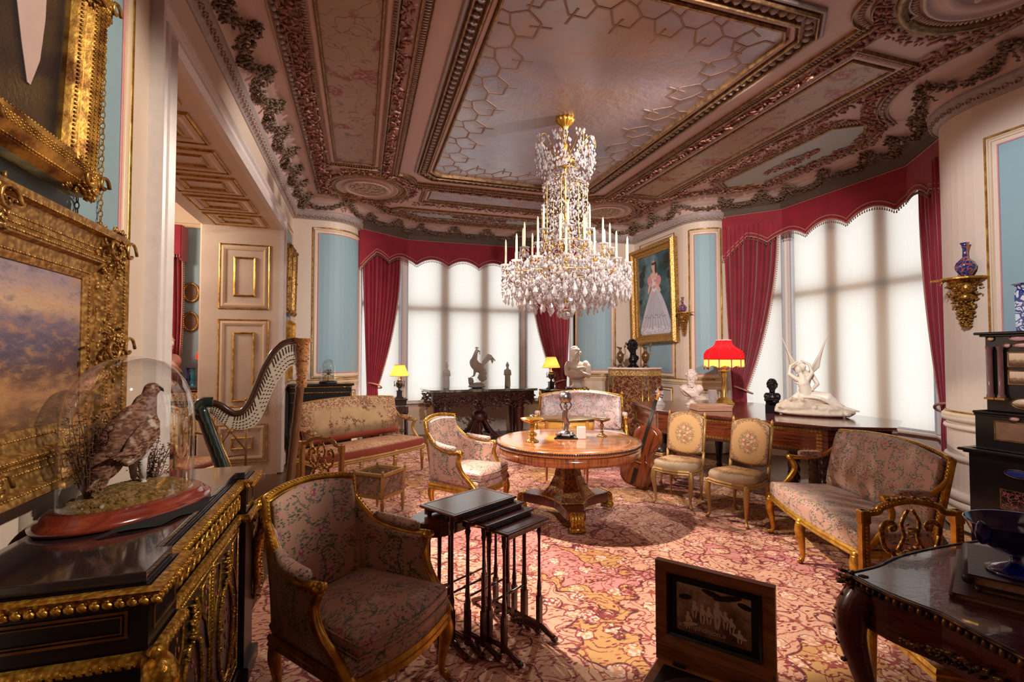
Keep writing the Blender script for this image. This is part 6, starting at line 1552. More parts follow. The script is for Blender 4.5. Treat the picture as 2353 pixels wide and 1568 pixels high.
def pelmet(label, L, ends, drop=.40, sc=.62):
    P = [V((x, y, 0)) for x, y, *_ in L]; tot = plen([tuple(p) for p in P])
    t = thing('pelmet', label, 'pelmet', (0, 0, 0), 0, 'crimson scalloped pelmets')
    S = [i*tot/150 for i in range(151)]; Q = [V(sub([tuple(p) for p in P], 0, max(s, 1e-4))[-1]) for s in S]
    Q[0] = P[0]
    def hem(s):
        e = min(s, tot-s); k = abs(sin(pi*(s-.02)/sc)); base = drop+.10-.13*k**.8+.035*max(0, cos(4*pi*s/sc))*0
        if e < .34: base = base+(.22*(1-e/.34)**.7)
        return 3.80-base
    b = B(); vs = [(q.x, q.y, z) for q, s in zip(Q, S) for z in (3.80, 3.80-.5*(3.80-hem(s)), hem(s))]
    b.add(vs, [(i*3+j, i*3+j+1, i*3+j+4, i*3+j+3) for i in range(150) for j in range(2)], False); b.done('velvet_valance', VELV, t, mods=(('SOLIDIFY', dict(thickness=.02, offset=0)),))
    b = B(); c = V((sum(p.x for p in P)/len(P), sum(p.y for p in P)/len(P), 0))
    off = []
    for i, q in enumerate(Q):
        tt = (Q[min(i+1, 150)]-Q[max(i-1, 0)]).normalized(); off.append(V((tt.y, -tt.x, 0))*.014)
    b.tube([q+o+V((0, 0, hem(s)+.06)) for q, s, o in zip(Q, S, off)], .008, 5); b.tube([q+o+V((0, 0, hem(s)+.004)) for q, s, o in zip(Q, S, off)], .010, 5)
    b.tube([q+o+V((0, 0, 3.795)) for q, o in zip(Q, off)], .010, 5); b.done('braid', BRAID, t)
    b = B(); pts = [q+o+V((0, 0, hem(s)-.012)) for q, s, o in zip(Q, S, off)]
    for p, tt in walk(pts, .032): b.tube([p, p-V((0, 0, .035))], [.003, .010], 5); b.ball(p-V((0, 0, .012)), .007, 5, 3)
    b.done('tassel_fringe', plain('tarnished_fringe', (140, 104, 92), .8, var=.3), t, kind='stuff')
    b = B()
    for p, q in ((P[0], ends[0]), (P[-1], ends[1])): 
        q = V((*q, 0)); b.add([(p.x, p.y, 3.80), (q.x, q.y, 3.80), (q.x, q.y, 3.18), (p.x, p.y, 3.18)], [(0, 1, 2, 3)])
    b.done('return_end', VELV, t, mods=(('SOLIDIFY', dict(thickness=.02, offset=0)),))
pelmet('long crimson scalloped pelmet with tassel fringe over the far bay window', VF, ((-.05, 9.05), (4.12, 9.05)))
pelmet('long crimson scalloped pelmet with tassel fringe over the right bay window', VR, ((5.72, 6.46), (5.78, 3.30)), .40)

# ------------------------------------------------------------------ harp
HARPC = woodm('harp_column', (70, 42, 26), (116, 76, 46), (6, 6, 1), .35, .5)
HX0 = V((-.499, 4.869, 0)); HD = V((-.941, -.337, 0)).normalized(); t = thing('pedal_harp', 'tall concert harp with gilt fluted column and dark green body standing in the wide opening', 'harp', tuple(HX0), math.atan2(HD.y, HD.x))
top = [(.03, 1.705), (.088, 1.72), (.181, 1.693), (.256, 1.629), (.307, 1.539), (.35, 1.45), (.385, 1.354), (.419, 1.259), (.453, 1.166), (.494, 1.097), (.549, 1.069), (.604, 1.096), (.659, 1.143), (.725, 1.168), (.79, 1.154), (.84, 1.105)]
bot = [(.069, 1.471), (.10, 1.46), (.131, 1.447), (.184, 1.382), (.236, 1.301), (.273, 1.221), (.308, 1.125), (.351, 1.015), (.407, .94), (.492, .916), (.575, .931), (.656, .992), (.70, 1.035), (.735, 1.07), (.76, 1.07), (.79, 1.05)]
T_ = spline([(x, 0, z) for x, z in top], 3); L_ = spline([(x, 0, z) for x, z in bot], 3)
def slab(b, P, Q, y0, y1):
    n = len(P); vs = []
    for y in (y0, y1): vs += [(p.x, y, p.z) for p in P]+[(q.x, y, q.z) for q in Q]
    fs = []
    for i in range(n-1): fs += [(i, i+1, n+i+1, n+i), (2*n+i, 3*n+i, 3*n+i+1, 2*n+i+1), (i, 2*n+i, 2*n+i+1, i+1), (n+i, n+i+1, 3*n+i+1, 3*n+i)]
    fs += [(0, n, 3*n, 2*n), (n-1, 3*n-1, 4*n-1, 2*n-1)]; b.add(vs, fs)
b = B(); up_ = [p.lerp(q, .22) for p, q in zip(T_, L_)]; slab(b, up_, L_, -.016, .016); b.done('ivory_plate', plain('aged_ivory_plate', (196, 184, 164), .35, bump=.1, bs=30, var=.2), t)
b = B(); b.tube([p.lerp(q, .12) for p, q in zip(T_, L_)], interp([.030]*len(top), 3), 10); b.done('neck', plain('dark_neck_varnish', (60, 38, 28), .2, Coat_Weight=1), t)
b = B()
for k in range(34):
    i = 3+int(k*(len(T_)-8)/34); p, q = T_[i], L_[i]; m1 = p.lerp(q, .26); m2 = p.lerp(q, .5)
    for s in (-1, 1): b.obox((m1.x, s*.019, m1.z), (m2.x, s*.019, m2.z), .005, .004, (0, 1, 0))
    for f in (.62, .78, .92):
        q2 = p.lerp(q, f)
        for s in (-1, 1): b.ball((q2.x, s*.019, q2.z), .0055, 6, 4)
b.done('tuning_pin', BLACK, t)
b = B(); A0, A1 = V((.79, 0, 1.10)), V((.47, 0, .12)); n = 10
for i in range(n+1):
    c = A0.lerp(A1, i/n); r = .06+.07*(i/n)
    ringp = [(c.x+.055*cos(a)*(1+.3*i/n)+.012, r*sin(a)*(1 if True else 0), c.z+.02*cos(a)) for a in [2*pi*k/16 for k in range(16)]]
    if i: b.add(prev+ringp, [(j, (j+1) % 16, 16+(j+1) % 16, 16+j) for j in range(16)], True)
    prev = ringp
b.ball((.80, 0, 1.075), (.055, .055, .07), 16, 10); b.tube(spline([(.84, 0, 1.10), (.80, 0, 1.16), (.72, 0, 1.165)], 5), .045, 12); bd = b.done('sound_box', GREENB, t)
b = B(); b.tube([(.725, .04, 1.03), (.42, .10, .14)], .003, 5); b.tube([(.725, -.04, 1.03), (.42, -.10, .14)], .003, 5); b.done('gold_line', GOLDL, bd)
b = B(); b.lathe([(.05, .12), (.055, .18), (.042, .22), (.040, .28), (.036, 1.24), (.045, 1.26), (.036, 1.28)], (0, 0, 0), 20, flute=10, fa=.06); b.v = [(x+.15-.115*(z/1.27), y, z) for x, y, z in b.v]; b.done('column', HARPC, t)
b = B(); b.lathe([(.042, 1.26), (.046, 1.30), (.040, 1.33), (.055, 1.46), (.048, 1.52), (.062, 1.60), (.058, 1.66), (.085, 1.69), (.088, 1.71)], (.02, 0, 0), 20, flute=8, fa=.03)
for i in range(110): z = rnd.uniform(1.3, 1.68); a = rnd.uniform(0, 6.3); r = .042+.02*(z-1.3)/.4; leaf(b, V((.02+r*cos(a), r*sin(a), z)), None, .016)
b.done('carved_capital', woodm('carved_gilt_brown', (112, 66, 34), (176, 120, 66), (8, 8, 8), .35, .3), t)
b = B(); b.prism([(-.02, -.16), (.62, -.16), (.66, 0), (.62, .16), (-.02, .16), (-.06, 0)], .0, .13); b.done('base', GREENB, t, mods=(BEV(.012, 3),))
b = B()
for k in range(38):
    u = k/37; i = 4+int((len(L_)-10)*u); p = T_[i].lerp(L_[i], .85); q = V((.40+.33*u, 0, .16+.80*u)); b.tube([p, (q.x, 0, min(q.z, p.z-.02))], .0011, 4)
b.done('string', plain('gut_string', (150, 120, 96), .5), t, kind='stuff')
# gilt stand with crossed bars behind the harp
t = thing('gilt_music_stand', 'slender gilt stand with knotted crossbars behind the harp', 'stand', (-1.42, 6.30, 0), R(20))
b = B(); 
for x in (-.16, .16): b.tube([(x, 0, 0), (x, 0, 1.02)], .014, 10); b.ball((x, 0, 1.04), .022, 10, 8)
b.done('post', GCURT, t); b = B()
for z in (.40, .96): b.tube([(-.16, 0, z), (.16, 0, z)], .011, 8)
b.tube([(-.16, 0, .45), (.16, 0, .92)], .009, 8); b.tube([(.16, 0, .45), (-.16, 0, .92)], .009, 8); b.ball((0, 0, .685), .03, 12, 8); b.done('crossbar', GCURT, t)
b = B()
for x in (-.16, .16): b.tube([(x, -.16, .012), (x, 0, .07), (x, .16, .012)], .012, 8)
b.done('foot', GCURT, t)

# ------------------------------------------------------------------ cello
b0 = V((2.60, 4.47, .03)); A1 = V((2.93, 4.29, 1.22)); 
t = thing('cello', 'brown varnished cello leaning between the round table and the piano', 'cello', (0, 0, 0))
zc = V((.2, -.2, 1)).normalized(); yc = V((-.78, -.62, .18)); yc = (yc-zc*yc.dot(zc)).normalized(); xc = yc.cross(zc).normalized()
CM = Matrix(((xc.x, -yc.x, zc.x, 3.08), (xc.y, -yc.y, zc.y, 5.06), (xc.z, -yc.z, zc.z, .035), (0, 0, 0, 1))); t.matrix_world = CM
half = [(0, 0), (.10, .006), (.17, .05), (.20, .13), (.195, .21), (.165, .27), (.145, .30), (.135, .31), (.118, .35), (.112, .40), (.120, .45), (.137, .475), (.140, .50), (.158, .56), (.152, .63), (.12, .69), (.06, .722), (.022, .73)]
hs = [tuple(p[:2]) for p in spline([(x*.97, z, 0) for x, z in half], 3)]
ol = hs+[(-x, z) for x, z in hs[::-1][0:-1]]
def plate(b, sc, y, bulge, sgn):
    cz = .36; n = len(ol); rings = [1, .9, .75, .55, .3]; vs = []
    for k in rings: vs += [(x*k, y+sgn*bulge*(1-k*k)**.8, cz+(z-cz)*k) for x, z in ol]
    fs = [(r*n+i, r*n+(i+1) % n, (r+1)*n+(i+1) % n, (r+1)*n+i) for r in range(len(rings)-1) for i in range(n)]+[tuple((len(rings)-1)*n+i for i in range(n))]
    b.add(vs, fs, True)
b = B(); plate(b, 1, -.058, .022, -1); plate(b, 1, .058, .016, 1); b.done('body', CELLOW, t, mods=(('SOLIDIFY', dict(thickness=.004)),))
b = B(); n = len(ol); b.add([(x*.975, -.056, .36+(z-.36)*.985) for x, z in ol]+[(x*.975, .056, .36+(z-.36)*.985) for x, z in ol], [(i, (i+1) % n, n+(i+1) % n, n+i) for i in range(n)], True); b.done('rib', woodm('cello_rib', (110, 50, 20), (176, 96, 44), (6, 6, 12), .25, .8), t)
b = B(); b.tube([(0, -.065, .70), (0, -.060, .95), (0, -.052, 1.06)], [.022, .017, .017], 8, flat=.8); b.tube([(0, -.052, 1.06), (0, -.03, 1.16)], [.02, .017], 8)
b.done('neck', woodm('cello_neck', (150, 84, 34), (196, 126, 62), (6, 6, 1), .3, .5), t)
b = B(); b.tube([(0, -.028+.036*cos(q)*(1-q/13)-.0, 1.185+.034*sin(q)*(1-q/13)) for q in [k*.5-1.5 for k in range(20)]], interp([.012]*20, 1), 8)
for s in (-1, 1): b.ball((s*.015, -.028, 1.185), (.012, .02, .02), 10, 8)
b.done('scroll', MAHOG, t)
b = B(); b.obox((0, -.095, .42), (0, -.075, 1.05), .036, .008, (0, 1, 0)); b.done('fingerboard', BLACK, t)
b = B()
for x in (-.012, -.004, .004, .012): b.tube([(x*1.6, -.112, .30), (x, -.078, 1.05)], .0011, 4)
b.done('string', SILV, t); b = B(); b.box(-.04, .04, -.108, -.078, .296, .304); b.done('bridge', WALN, t)
b = B(); b.prism([(-.018, .03), (.018, .03), (.024, .22), (-.024, .22)], .098, .09, MX(rx=pi/2)) ; b.done('tailpiece', BLACK, t)
b = B()
for s in (-1, 1):
    for z in (1.09, 1.12): b.tube([(s*.012, -.045, z), (s*.055, -.045, z)], [.004, .007], 6)
b.done('tuning_peg', BLACK, t)
b = B()
for s in (-1, 1): b.tube(spline([(s*.05, -.078, .40), (s*.065, -.078, .36), (s*.075, -.076, .31), (s*.09, -.074, .27)], 4), .004, 5)
b.done('sound_hole', BLACK, t)

# ------------------------------------------------------------------ lamps
def small_lamp(label, loc):
    t = thing('table_lamp', label, 'lamp', loc, 0, 'yellow shaded urn lamps')
    b = B(); b.box(-.075, .075, -.075, .075, 0, .02, .003); b.box(-.06, .06, -.06, .06, .02, .035); b.box(-.045, .045, -.045, .045, .035, .13); b.box(-.055, .055, -.055, .055, .13, .14); b.done('plinth', DARK, t)
    b = B(); b.lathe([(.03, .14), (.02, .16), (.014, .175), (.05, .21), (.062, .26), (.055, .29), (.03, .305), (.045, .32), (.04, .33), (.014, .345), (.01, .44)], n=28)
    for s in (-1, 1): b.tube(spline([(s*.04, 0, .31), (s*.085, 0, .31), (s*.085, 0, .26), (s*.055, 0, .22)], 5), .006, 6); b.ball((s*.085, 0, .235), (.01, .01, .022), 8, 6)
    b.done('urn', goldm('bronze_urn', (120, 108, 100), (50, 44, 44), .3, 40, .2), t)
    b = B(); b.lathe([(.168, .40), (.085, .60), (.083, .60), (.166, .40)], n=120, flute=60, fa=.008); b.f = [f for f in b.f if len(f) < 10]; b.sm = [True]*len(b.f); b.mi = [0]*len(b.f); s = b.done('lamp_shade', SHADEY, t)
    b = B()
    for r, z in ((.168, .40), (.085, .60)): b.tube([(r*cos(a), r*sin(a), z) for a in [2*pi*i/40 for i in range(41)]], .003, 5, False)
    b.done('shade_rim', GCURT, s)
    point('lamp_bulb', V(loc)+V((0, 0, .48)), 9)
small_lamp('yellow pleated lamp on the dark stand left of the marble topped table', (.66, 8.86, .79))
small_lamp('yellow pleated lamp beside the right red curtain of the far bay', (3.37, 8.38, .93))
LP = V((4.86, 5.62, .88)); t = thing('fringed_lamp', 'brass column lamp with crimson lobed shade and yellow fringe on the piano', 'lamp', tuple(LP))
b = B(); 
for k, (w_, z) in enumerate(((.095, 0), (.08, .02), (.065, .04), (.052, .06))): b.box(-w_, w_, -w_, w_, z, z+.02, .003)
b.lathe([(.034, .08), (.038, .10), (.030, .11), (.028, .36), (.034, .37)], n=24, flute=12, fa=.04); b.done('column', BRASS, t)
b = B(); b.lathe([(.03, .37), (.036, .40), (.03, .43), (.045, .45)], n=16, flute=8, fa=.12); b.box(-.055, .055, -.055, .055, .45, .465, .003); b.lathe([(.03, .465), (.02, .49), (.035, .52), (.012, .54), (.008, .66)], n=16); b.done('capital', BRASS, t)
def lobe(b, prof, m=10, n=120, k=.07, z=0, hem=0):
    vs = []
    for j, (r, zz) in enumerate(prof):
        for i in range(n):
            a = 2*pi*i/n; c = abs(sin(a*m/2)); f = 1-k*(1-c)**1.5; h = hem*c if j == 0 else 0
            vs.append((r*f*cos(a), r*f*sin(a), zz+h))
    b.add(vs, [(j*n+i, j*n+(i+1) % n, (j+1)*n+(i+1) % n, (j+1)*n+i) for j in range(len(prof)-1) for i in range(n)], True)
b = B(); lobe(b, [(.262, .615), (.268, .66), (.262, .70), (.235, .745), (.185, .775), (.145, .80), (.115, .84), (.10, .885)]); s = b.done('lamp_shade', SHADER, t)
b = B(); lobe(b, [(.266, .50), (.265, .56), (.262, .63)], hem=.035); b.done('fringe', FRINGY, s)
b = B(); z0_ = None
for i in range(10):
    a = 2*pi*i/10; c_, s_ = cos(a), sin(a); b.tube([(.247*c_, .247*s_, .615), (.252*c_, .252*s_, .66), (.247*c_, .247*s_, .70), (.222*c_, .222*s_, .745), (.174*c_, .174*s_, .777), (.137*c_, .137*s_, .80), (.109*c_, .109*s_, .84), (.095*c_, .095*s_, .885)], .003, 5)
    b.tube([(.25*c_, .25*s_, .60), (.252*c_, .252*s_, .545), (.252*c_, .252*s_, .475)], [.008, .006, .011], 6); b.ball((.25*c_, .25*s_, .61), .011, 6, 4)
b.done('tassel', VELV, s)
b = B(); b.tube([(.10*(1-.0*abs(sin(5*a)))*cos(a), .10*sin(a), .887+.006*abs(sin(5*a))) for a in [2*pi*i/60 for i in range(61)]], .005, 5, False); b.done('shade_trim', WHITE, s)
point('lamp_bulb', LP+V((0, 0, .68)), 9)
# ------------------------------------------------------------------ statues
HEAD = lambda x, y, z, s, tilt=0: [((x, y, z), (.075*s, .09*s, .105*s)), ((x, y-.02*s, z-.07*s), (.052*s, .06*s, .055*s)), ((x, y-.095*s, z-.012*s), (.014*s, .022*s, .03*s)), ((x, y-.08*s, z-.055*s), (.024*s, .018*s, .012*s)), ((x, y-.078*s, z+.022*s), (.05*s, .016*s, .012*s)), ((x-.078*s, y, z-.01*s), (.012*s, .018*s, .028*s)), ((x+.078*s, y, z-.01*s), (.012*s, .018*s, .028*s)), ((x, y-.07*s, z-.10*s), (.022*s, .02*s, .018*s))]
def carve(name, t, L, m, v=.008, it=3, part='figure', extra=None):
    b = B(); capsules(b, L)
    if extra: extra(b)
    return b.done(part, m, t, mods=REMESH(v, it))
def curls(b, x, y, z, s, n=40, low=-.2):
    for i in range(n):
        a = rnd.uniform(0, 6.3); e = rnd.uniform(low, 1.5); d = V((cos(a)*cos(e), sin(a)*cos(e)*1.1, sin(e)))
        if d.y < -.55 and d.z < .45: continue
        b.ball(V((x, y+.012*s, z+.015*s))+V((d.x*.078*s, d.y*.085*s, d.z*.10*s)), .02*s, 6, 4)
# grey marble lady on the black plinth
PB = (3.60, 7.75, 0)
t = thing('black_plinth', 'square black pedestal carrying the marble woman bust', 'pedestal', PB, R(-20))
b = B(); b.box(-.19, .19, -.19, .19, .88, 1.0, .003); b.box(-.17, .17, -.17, .17, .03, .88); b.box(-.2, .2, -.2, .2, 0, .05, .004); b.done('pedestal', BLACK, t)
t = thing('marble_lady_bust', 'white marble bust of a woman with crossed arms on the black pedestal', 'statue', (PB[0], PB[1], 1.001), R(-20))
b = B(); b.lathe([(.12, 0), (.12, .02), (.085, .04), (.075, .09), (.10, .12), (.12, .135)], n=32); b.done('socle', MARB, t)
carve('x', t, [((0, 0, .21), (.17, .10, .08)), ((0, .01, .33), (.17, .10, .13)), ((-.15, 0, .38), (.06, .065, .08)), ((.15, 0, .38), (.07, .07, .09)), ((.0, 0, .42), (0, -.01, .52), .055, .048)]
  + HEAD(-.04, -.04, .585, 1.0) + [((.18, -.02, .36), (.19, -.05, .22), .06, .05), ((.19, -.06, .21), (0, -.135, .26), .048, .038), ((0, -.135, .26), (-.08, -.14, .30), .034, .028), ((-.17, -.02, .36), (-.17, -.06, .24), .055, .048), ((-.17, -.07, .24), (0, -.125, .33), .045, .034), ((0, -.13, .33), (.09, -.13, .35), .032, .026)]
  + [((.09, -.135, .35-.012*k), (.145, -.125, .355-.018*k), .011, .008) for k in range(4)] + [((0, -.10, .22), (.15, .05, .05))], MARB, .008, 3, 'figure', lambda b: (curls(b, -.04, -.04, .585, 1.05, 70), b.ball((.05, .07, .60), .04, 10, 8), b.tube([(-.11, -.06, .64), (-.04, -.12, .66), (.05, -.07, .65)], .012, 8)))
def bust_on(t, m, s=1, beard=False, v=.006, low=0, drape=True):
    L = [((0, .01, .13*s), (.15*s, .085*s, .09*s)), ((-.10*s, 0, .17*s), (.07*s, .07*s, .07*s)), ((.10*s, 0, .17*s), (.07*s, .07*s, .07*s)), ((0, .01, .18*s), (0, 0, .28*s), .058*s, .05*s)]+HEAD(0, -.005, .345*s, s)
    def ex(b):
        curls(b, 0, 0, .345*s, s, 40, .1)
        if beard:
            for i in range(36): b.ball((rnd.uniform(-.04, .04)*s, -.07*s+rnd.uniform(-.012, .01), (.255+rnd.uniform(-.05, .03))*s), .014*s, 6, 4)
        if drape:
            for k in range(7): b.tube(spline([(-.17*s+.03*k*s, -.02, .20*s), (-.08*s+.02*k*s, -.09*s, .14*s), (.02*s+.018*k*s, -.08*s, .06*s)], 4), .010*s, 6)
    return carve('x', t, L, m, v, 2, 'head_and_shoulders', ex)
t = thing('marble_man_bust', 'small white marble bust of a bearded man on the piano', 'statue', (4.32, 5.62, .882), R(-42))
b = B(); b.lathe([(.085, 0), (.087, .015), (.06, .028), (.035, .045), (.04, .07), (.06, .085)], n=28); b.done('socle', MARBP, t)
t2 = thing('x', '', '', (0, 0, 0)) if False else None
o = bust_on(t, MARBP, .90, True); o.location = (0, 0, .06)
t = thing('black_child_bust', 'dark bronze bust of a child with folded arms on a square block on the piano', 'statue', (4.63, 4.56, .882), R(-45))
b = B(); b.box(-.075, .075, -.06, .06, 0, .09, .003); b.box(-.07, .07, -.0, .055, .09, .23, .004); b.done('block', BRONZE, t)
carve('x', t, [((0, .0, .16), (.065, .05, .075)), ((-.06, 0, .19), (.03, .035, .04)), ((.06, 0, .19), (.03, .035, .04)), ((0, 0, .22), (0, 0, .27), .03, .03), ((.065, -.02, .17), (.02, -.065, .13), .022, .018), ((-.065, -.02, .15), (.03, -.065, .155), .022, .018)]+HEAD(0, -.0, .315, .64), BRONZE, .005, 2, 'figure', lambda b: curls(b, 0, 0, .315, .66, 60, -.1))
t = thing('bronze_bust', 'dark bronze head of a man between two ewers on the marquetry cabinet', 'statue', (4.45, 7.32, 1.351), R(-20))
b = B(); b.lathe([(.10, 0), (.10, .015), (.06, .05), (.055, .08), (.075, .10)], n=28); b.done('socle', BRONZE, t)
carve('x', t, [((0, 0, .13), (.08, .07, .06)), ((0, 0, .14), (0, -.01, .26), .062, .05), ((.05, 0, .16), (.05, .05, .05))]+HEAD(-.015, -.02, .345, 1.02), BRONZE, .006, 2, 'head', lambda b: curls(b, -.015, -.02, .35, 1.04, 60, .1))
def ewer(label, loc, rz):
    t = thing('bronze_ewer', label, 'ewer', loc, rz, 'bronze ewers on the marquetry cabinet'); m = bpy.data.materials.get('aged_bronze') or goldm('aged_bronze', (150, 112, 76), (84, 58, 40), .35, 60, .5)
    b = B(); b.lathe([(.055, 0), (.055, .015), (.035, .03), (.018, .06), (.022, .08), (.05, .13), (.062, .19), (.055, .235), (.03, .26), (.02, .29), (.026, .33), (.036, .345)], n=28)
    for i in range(60): a = rnd.uniform(0, 6.3); z = rnd.uniform(.12, .23); leaf(b, V((.058*cos(a), .058*sin(a), z)), None, .012)
    b.tube([(-.02, 0, .335), (-.06, 0, .355)], [.018, .006], 8); b.done('body', m, t)
    b = B(); b.tube(spline([(.05, 0, .21), (.09, 0, .25), (.075, 0, .33), (.085, 0, .38), (.10, 0, .41)], 5), .008, 8); b.ball((.085, 0, .36), .02, 8, 6); b.ball((.10, 0, .415), (.015, .015, .022), 8, 6); b.done('figural_handle', m, t)
ewer('bronze ewer to the left of the dark bronze head', (4.27, 7.44, 1.351), R(-30)); ewer('bronze ewer to the right of the dark bronze head', (4.63, 7.22, 1.351), R(-15))
# winged marble group on the piano (generic composition)
t = thing('winged_marble_group', 'large white marble group of a winged youth and a reclining draped figure on the piano', 'statue', (4.83, 4.20, .882), R(-50), None, (.90, .95, 1.04))
L = [((0, 0, .03), (.42, .17, .05)), ((-.15, 0, .09), (.24, .15, .09)), ((-.32, .02, .06), (.10, .12, .06)), ((.10, 0, .08), (.24, .14, .06)), ((.30, 0, .05), (.14, .10, .04))]
def rock(b):
    for i in range(150):
        x = rnd.uniform(-.40, .42); h = .15*math.exp(-((x+.17)/.20)**2)+.045; a = rnd.uniform(-.15, .15); b.ball((x, a*(1-abs(x)*.8), h*rnd.uniform(.3, 1.0)), rnd.uniform(.014, .03), 6, 4)
carve('x', t, L, plain('pocked_marble', (206, 190, 172), .7, bump=1, bs=50, var=.2), .010, 1, 'rocky_base', rock)
carve('x', t, [((-.06, -.01, .20), (.10, .07, .06)), ((-.05, -.01, .20), (-.09, -.02, .34), .072, .062), ((-.09, -.02, .34), (-.10, -.02, .40), .066, .045), ((-.10, -.02, .41), (-.13, -.01, .455), .026, .026)]
  + [((-.145, -.0, .49), (.042, .048, .052))] + [((-.16, -.02, .385), (-.245, -.02, .44), .026, .023), ((-.245, -.02, .44), (-.235, .0, .53), .022, .017), ((-.235, 0, .53), (-.16, 0, .575), .016, .012), ((-.045, -.03, .39), (.0, -.03, .46), .026, .022), ((.0, -.03, .46), (-.03, -.02, .55), .021, .016), ((-.03, -.02, .55), (-.11, -.01, .59), .015, .011)], MARB, .006, 2, 'reclining_figure')
def drap(b):
    for k in range(9): b.tube(spline([(-.10+.02*k, -.07+.012*k, .20), (.08+.015*k, -.09+.018*k, .19-.004*k), (.24+.01*k, -.05+.012*k, .11), (.33, -.03+.008*k, .07)], 5), .017, 6)
carve('x', t, [((-.04, 0, .20), (.16, -.01, .19), .075, .062), ((.16, -.01, .19), (.29, -.01, .10), .058, .036), ((.29, -.01, .10), (.43, -.01, .075), .026, .014), ((.27, .04, .08), (.40, .03, .065), .024, .014), ((.43, -.01, .075), (.47, -.01, .07), .014, .009)], MARB, .007, 2, 'draped_legs', drap)
carve('x', t, [((-.20, .07, .16), (-.10, .09, .24), .045, .05), ((-.10, .09, .25), (-.06, .08, .42), .052, .060), ((-.06, .08, .42), (-.09, .05, .48), .05, .03), ((-.11, .03, .515), (.045, .045, .05)), ((.0, .07, .43), (.055, .03, .34), .028, .024), ((.055, .03, .34), (.0, -.05, .28), .022, .017), ((-.12, .07, .43), (-.19, .04, .36), .028, .022), ((-.19, .04, .36), (-.13, -.03, .33), .02, .016), ((-.20, .07, .16), (-.36, .06, .06), .04, .026)], MARB, .006, 2, 'winged_youth', lambda b: [b.ball((-.11+rnd.uniform(-.04, .04), .035+rnd.uniform(-.04, .05), .53+rnd.uniform(-.01, .03)), .014, 6, 4) for i in range(40)])
for s, tip in ((-1, (-.36, .10, .92)), (1, (.20, .14, .94))):
    b = B(); p0 = V((-.08+s*.03, .12, .44)); tip = V(tip); n = 9
    for k in range(n):
        f = k/(n-1); q = p0.lerp(tip, .45+.55*(1-f*.75))+V((0, .0, -.03*f)); st0 = p0+V((s*.02*f, .006*k, -.012*f))
        b.tube([st0, st0.lerp(q, .5)+V((s*.02*f+s*.02, 0, -.035*f-.01)), q], [.020, .026-.008*f, .004], 8, flat=.45)
    b.done('wing', MARB, t, mods=REMESH(.006, 2))
# silver figure holding up a globe
t = thing('globe_bearer_statuette', 'dark silver figure holding up a large globe, in the centre of the round table', 'statue', (1.945, 4.46, .7365), R(-17), None, 1.0)
b = B(); b.prism([(-.12, -.07), (.11, -.09), (.13, .05), (-.05, .09)], 0, .012); b.done('base_plate', BLACK, t)
carve('x', t, [((0, 0, .03), (.085, .06, .03)), ((.0, 0, .05), (.05, .04, .03))], SILV, .005, 1, 'rocky_base', lambda b: [b.ball((rnd.uniform(-.09, .09), rnd.uniform(-.055, .055), rnd.uniform(.015, .05)), rnd.uniform(.009, .018), 6, 4) for i in range(70)])
carve('x', t, [(c[0], c[1], c[2]*.74, c[3]*.74) if len(c) == 4 else c for c in [((.015, 0, .07), (.03, -.0, .14), .014, .018), ((.03, 0, .14), (.0, 0, .205), .02, .026), ((-.012, 0, .075), (-.0, .01, .14), .013, .018), ((0, .01, .14), (-.01, 0, .20), .019, .024), ((-.005, 0, .21), (0, 0, .27), .028, .036), ((0, 0, .27), (.0, 0, .30), .036, .02), ((.0, -.006, .315), (.019, .022, .024)), ((-.035, 0, .285), (-.055, .0, .33), .014, .012), ((-.055, 0, .33), (-.035, 0, .375), .011, .009), ((.035, 0, .285), (.06, 0, .32), .014, .012), ((.06, 0, .32), (.04, 0, .37), .011, .009), ((-.03, .01, .07), (-.03, .01, .25), .005, .005)]], SILV, .0032, 1, 'figure')
b = B(); b.ball((0, 0, .40), .062, 28, 18); b.done('globe', SILV, t)
# cockerel and two robed figurines
t = thing('parian_cockerel', 'grey white parian cockerel crowing on a rocky base on the marble topped table', 'statue', (2.09, 8.93, .946), R(0), None, 1.06)
M_ = MX(ry=-.25)
def rooster(b):
    for k in range(9):
        a = .5+.16*k; p = spline([(.10, 0, .38+.01*k), (.17+.05*cos(a)*1.0, rnd.uniform(-.02, .02), .44+.10*sin(a)), (.24+.07*cos(a)-.02, rnd.uniform(-.03, .03), .48+.13*sin(a)-.02), (.30+.05*cos(a), rnd.uniform(-.03, .03), .42+.12*sin(a)-.03*k*.5)], 5)
        b.tube(p, interp([.022, .022, .018, .006], 5), 8, flat=.5)
    for i in range(40): b.ball((rnd.uniform(.06, .16), rnd.uniform(-.04, .04), rnd.uniform(.22, .34)), (.03, .012, .018), 6, 4, MX(ry=rnd.uniform(.3, 1)))
    for k in range(5): b.ball((-.01+.0*k, 0, .70+.006*k), (.012, .006, .018), 6, 4, MX(ry=.3*k)) ; b.ball((-.03+.014*k, 0, .712-.002*abs(k-2)), (.008, .005, .016), 6, 4)
    b.tube([(.02, 0, .66), (.065, 0, .645)], [.02, .008], 8); b.ball((.05, 0, .61), (.012, .008, .022), 8, 6)
carve('x', t, [((-.04, 0, .42), (.085, .07, .12), MX(ry=-.5)), ((.03, 0, .36), (.10, .065, .09), MX(ry=.4)), ((-.05, 0, .50), (-.02, 0, .62), .055, .035), ((-.005, 0, .65), (.036, .03, .036)), ((-.03, .0, .34), (-.05, 0, .22), .032, .018), ((-.05, 0, .22), (-.09, 0, .20), .014, .012), ((.05, 0, .32), (.08, 0, .20), .034, .02), ((.08, 0, .20), (.10, 0, .11), .014, .012)], PARIAN, .008, 2, 'cockerel', rooster)
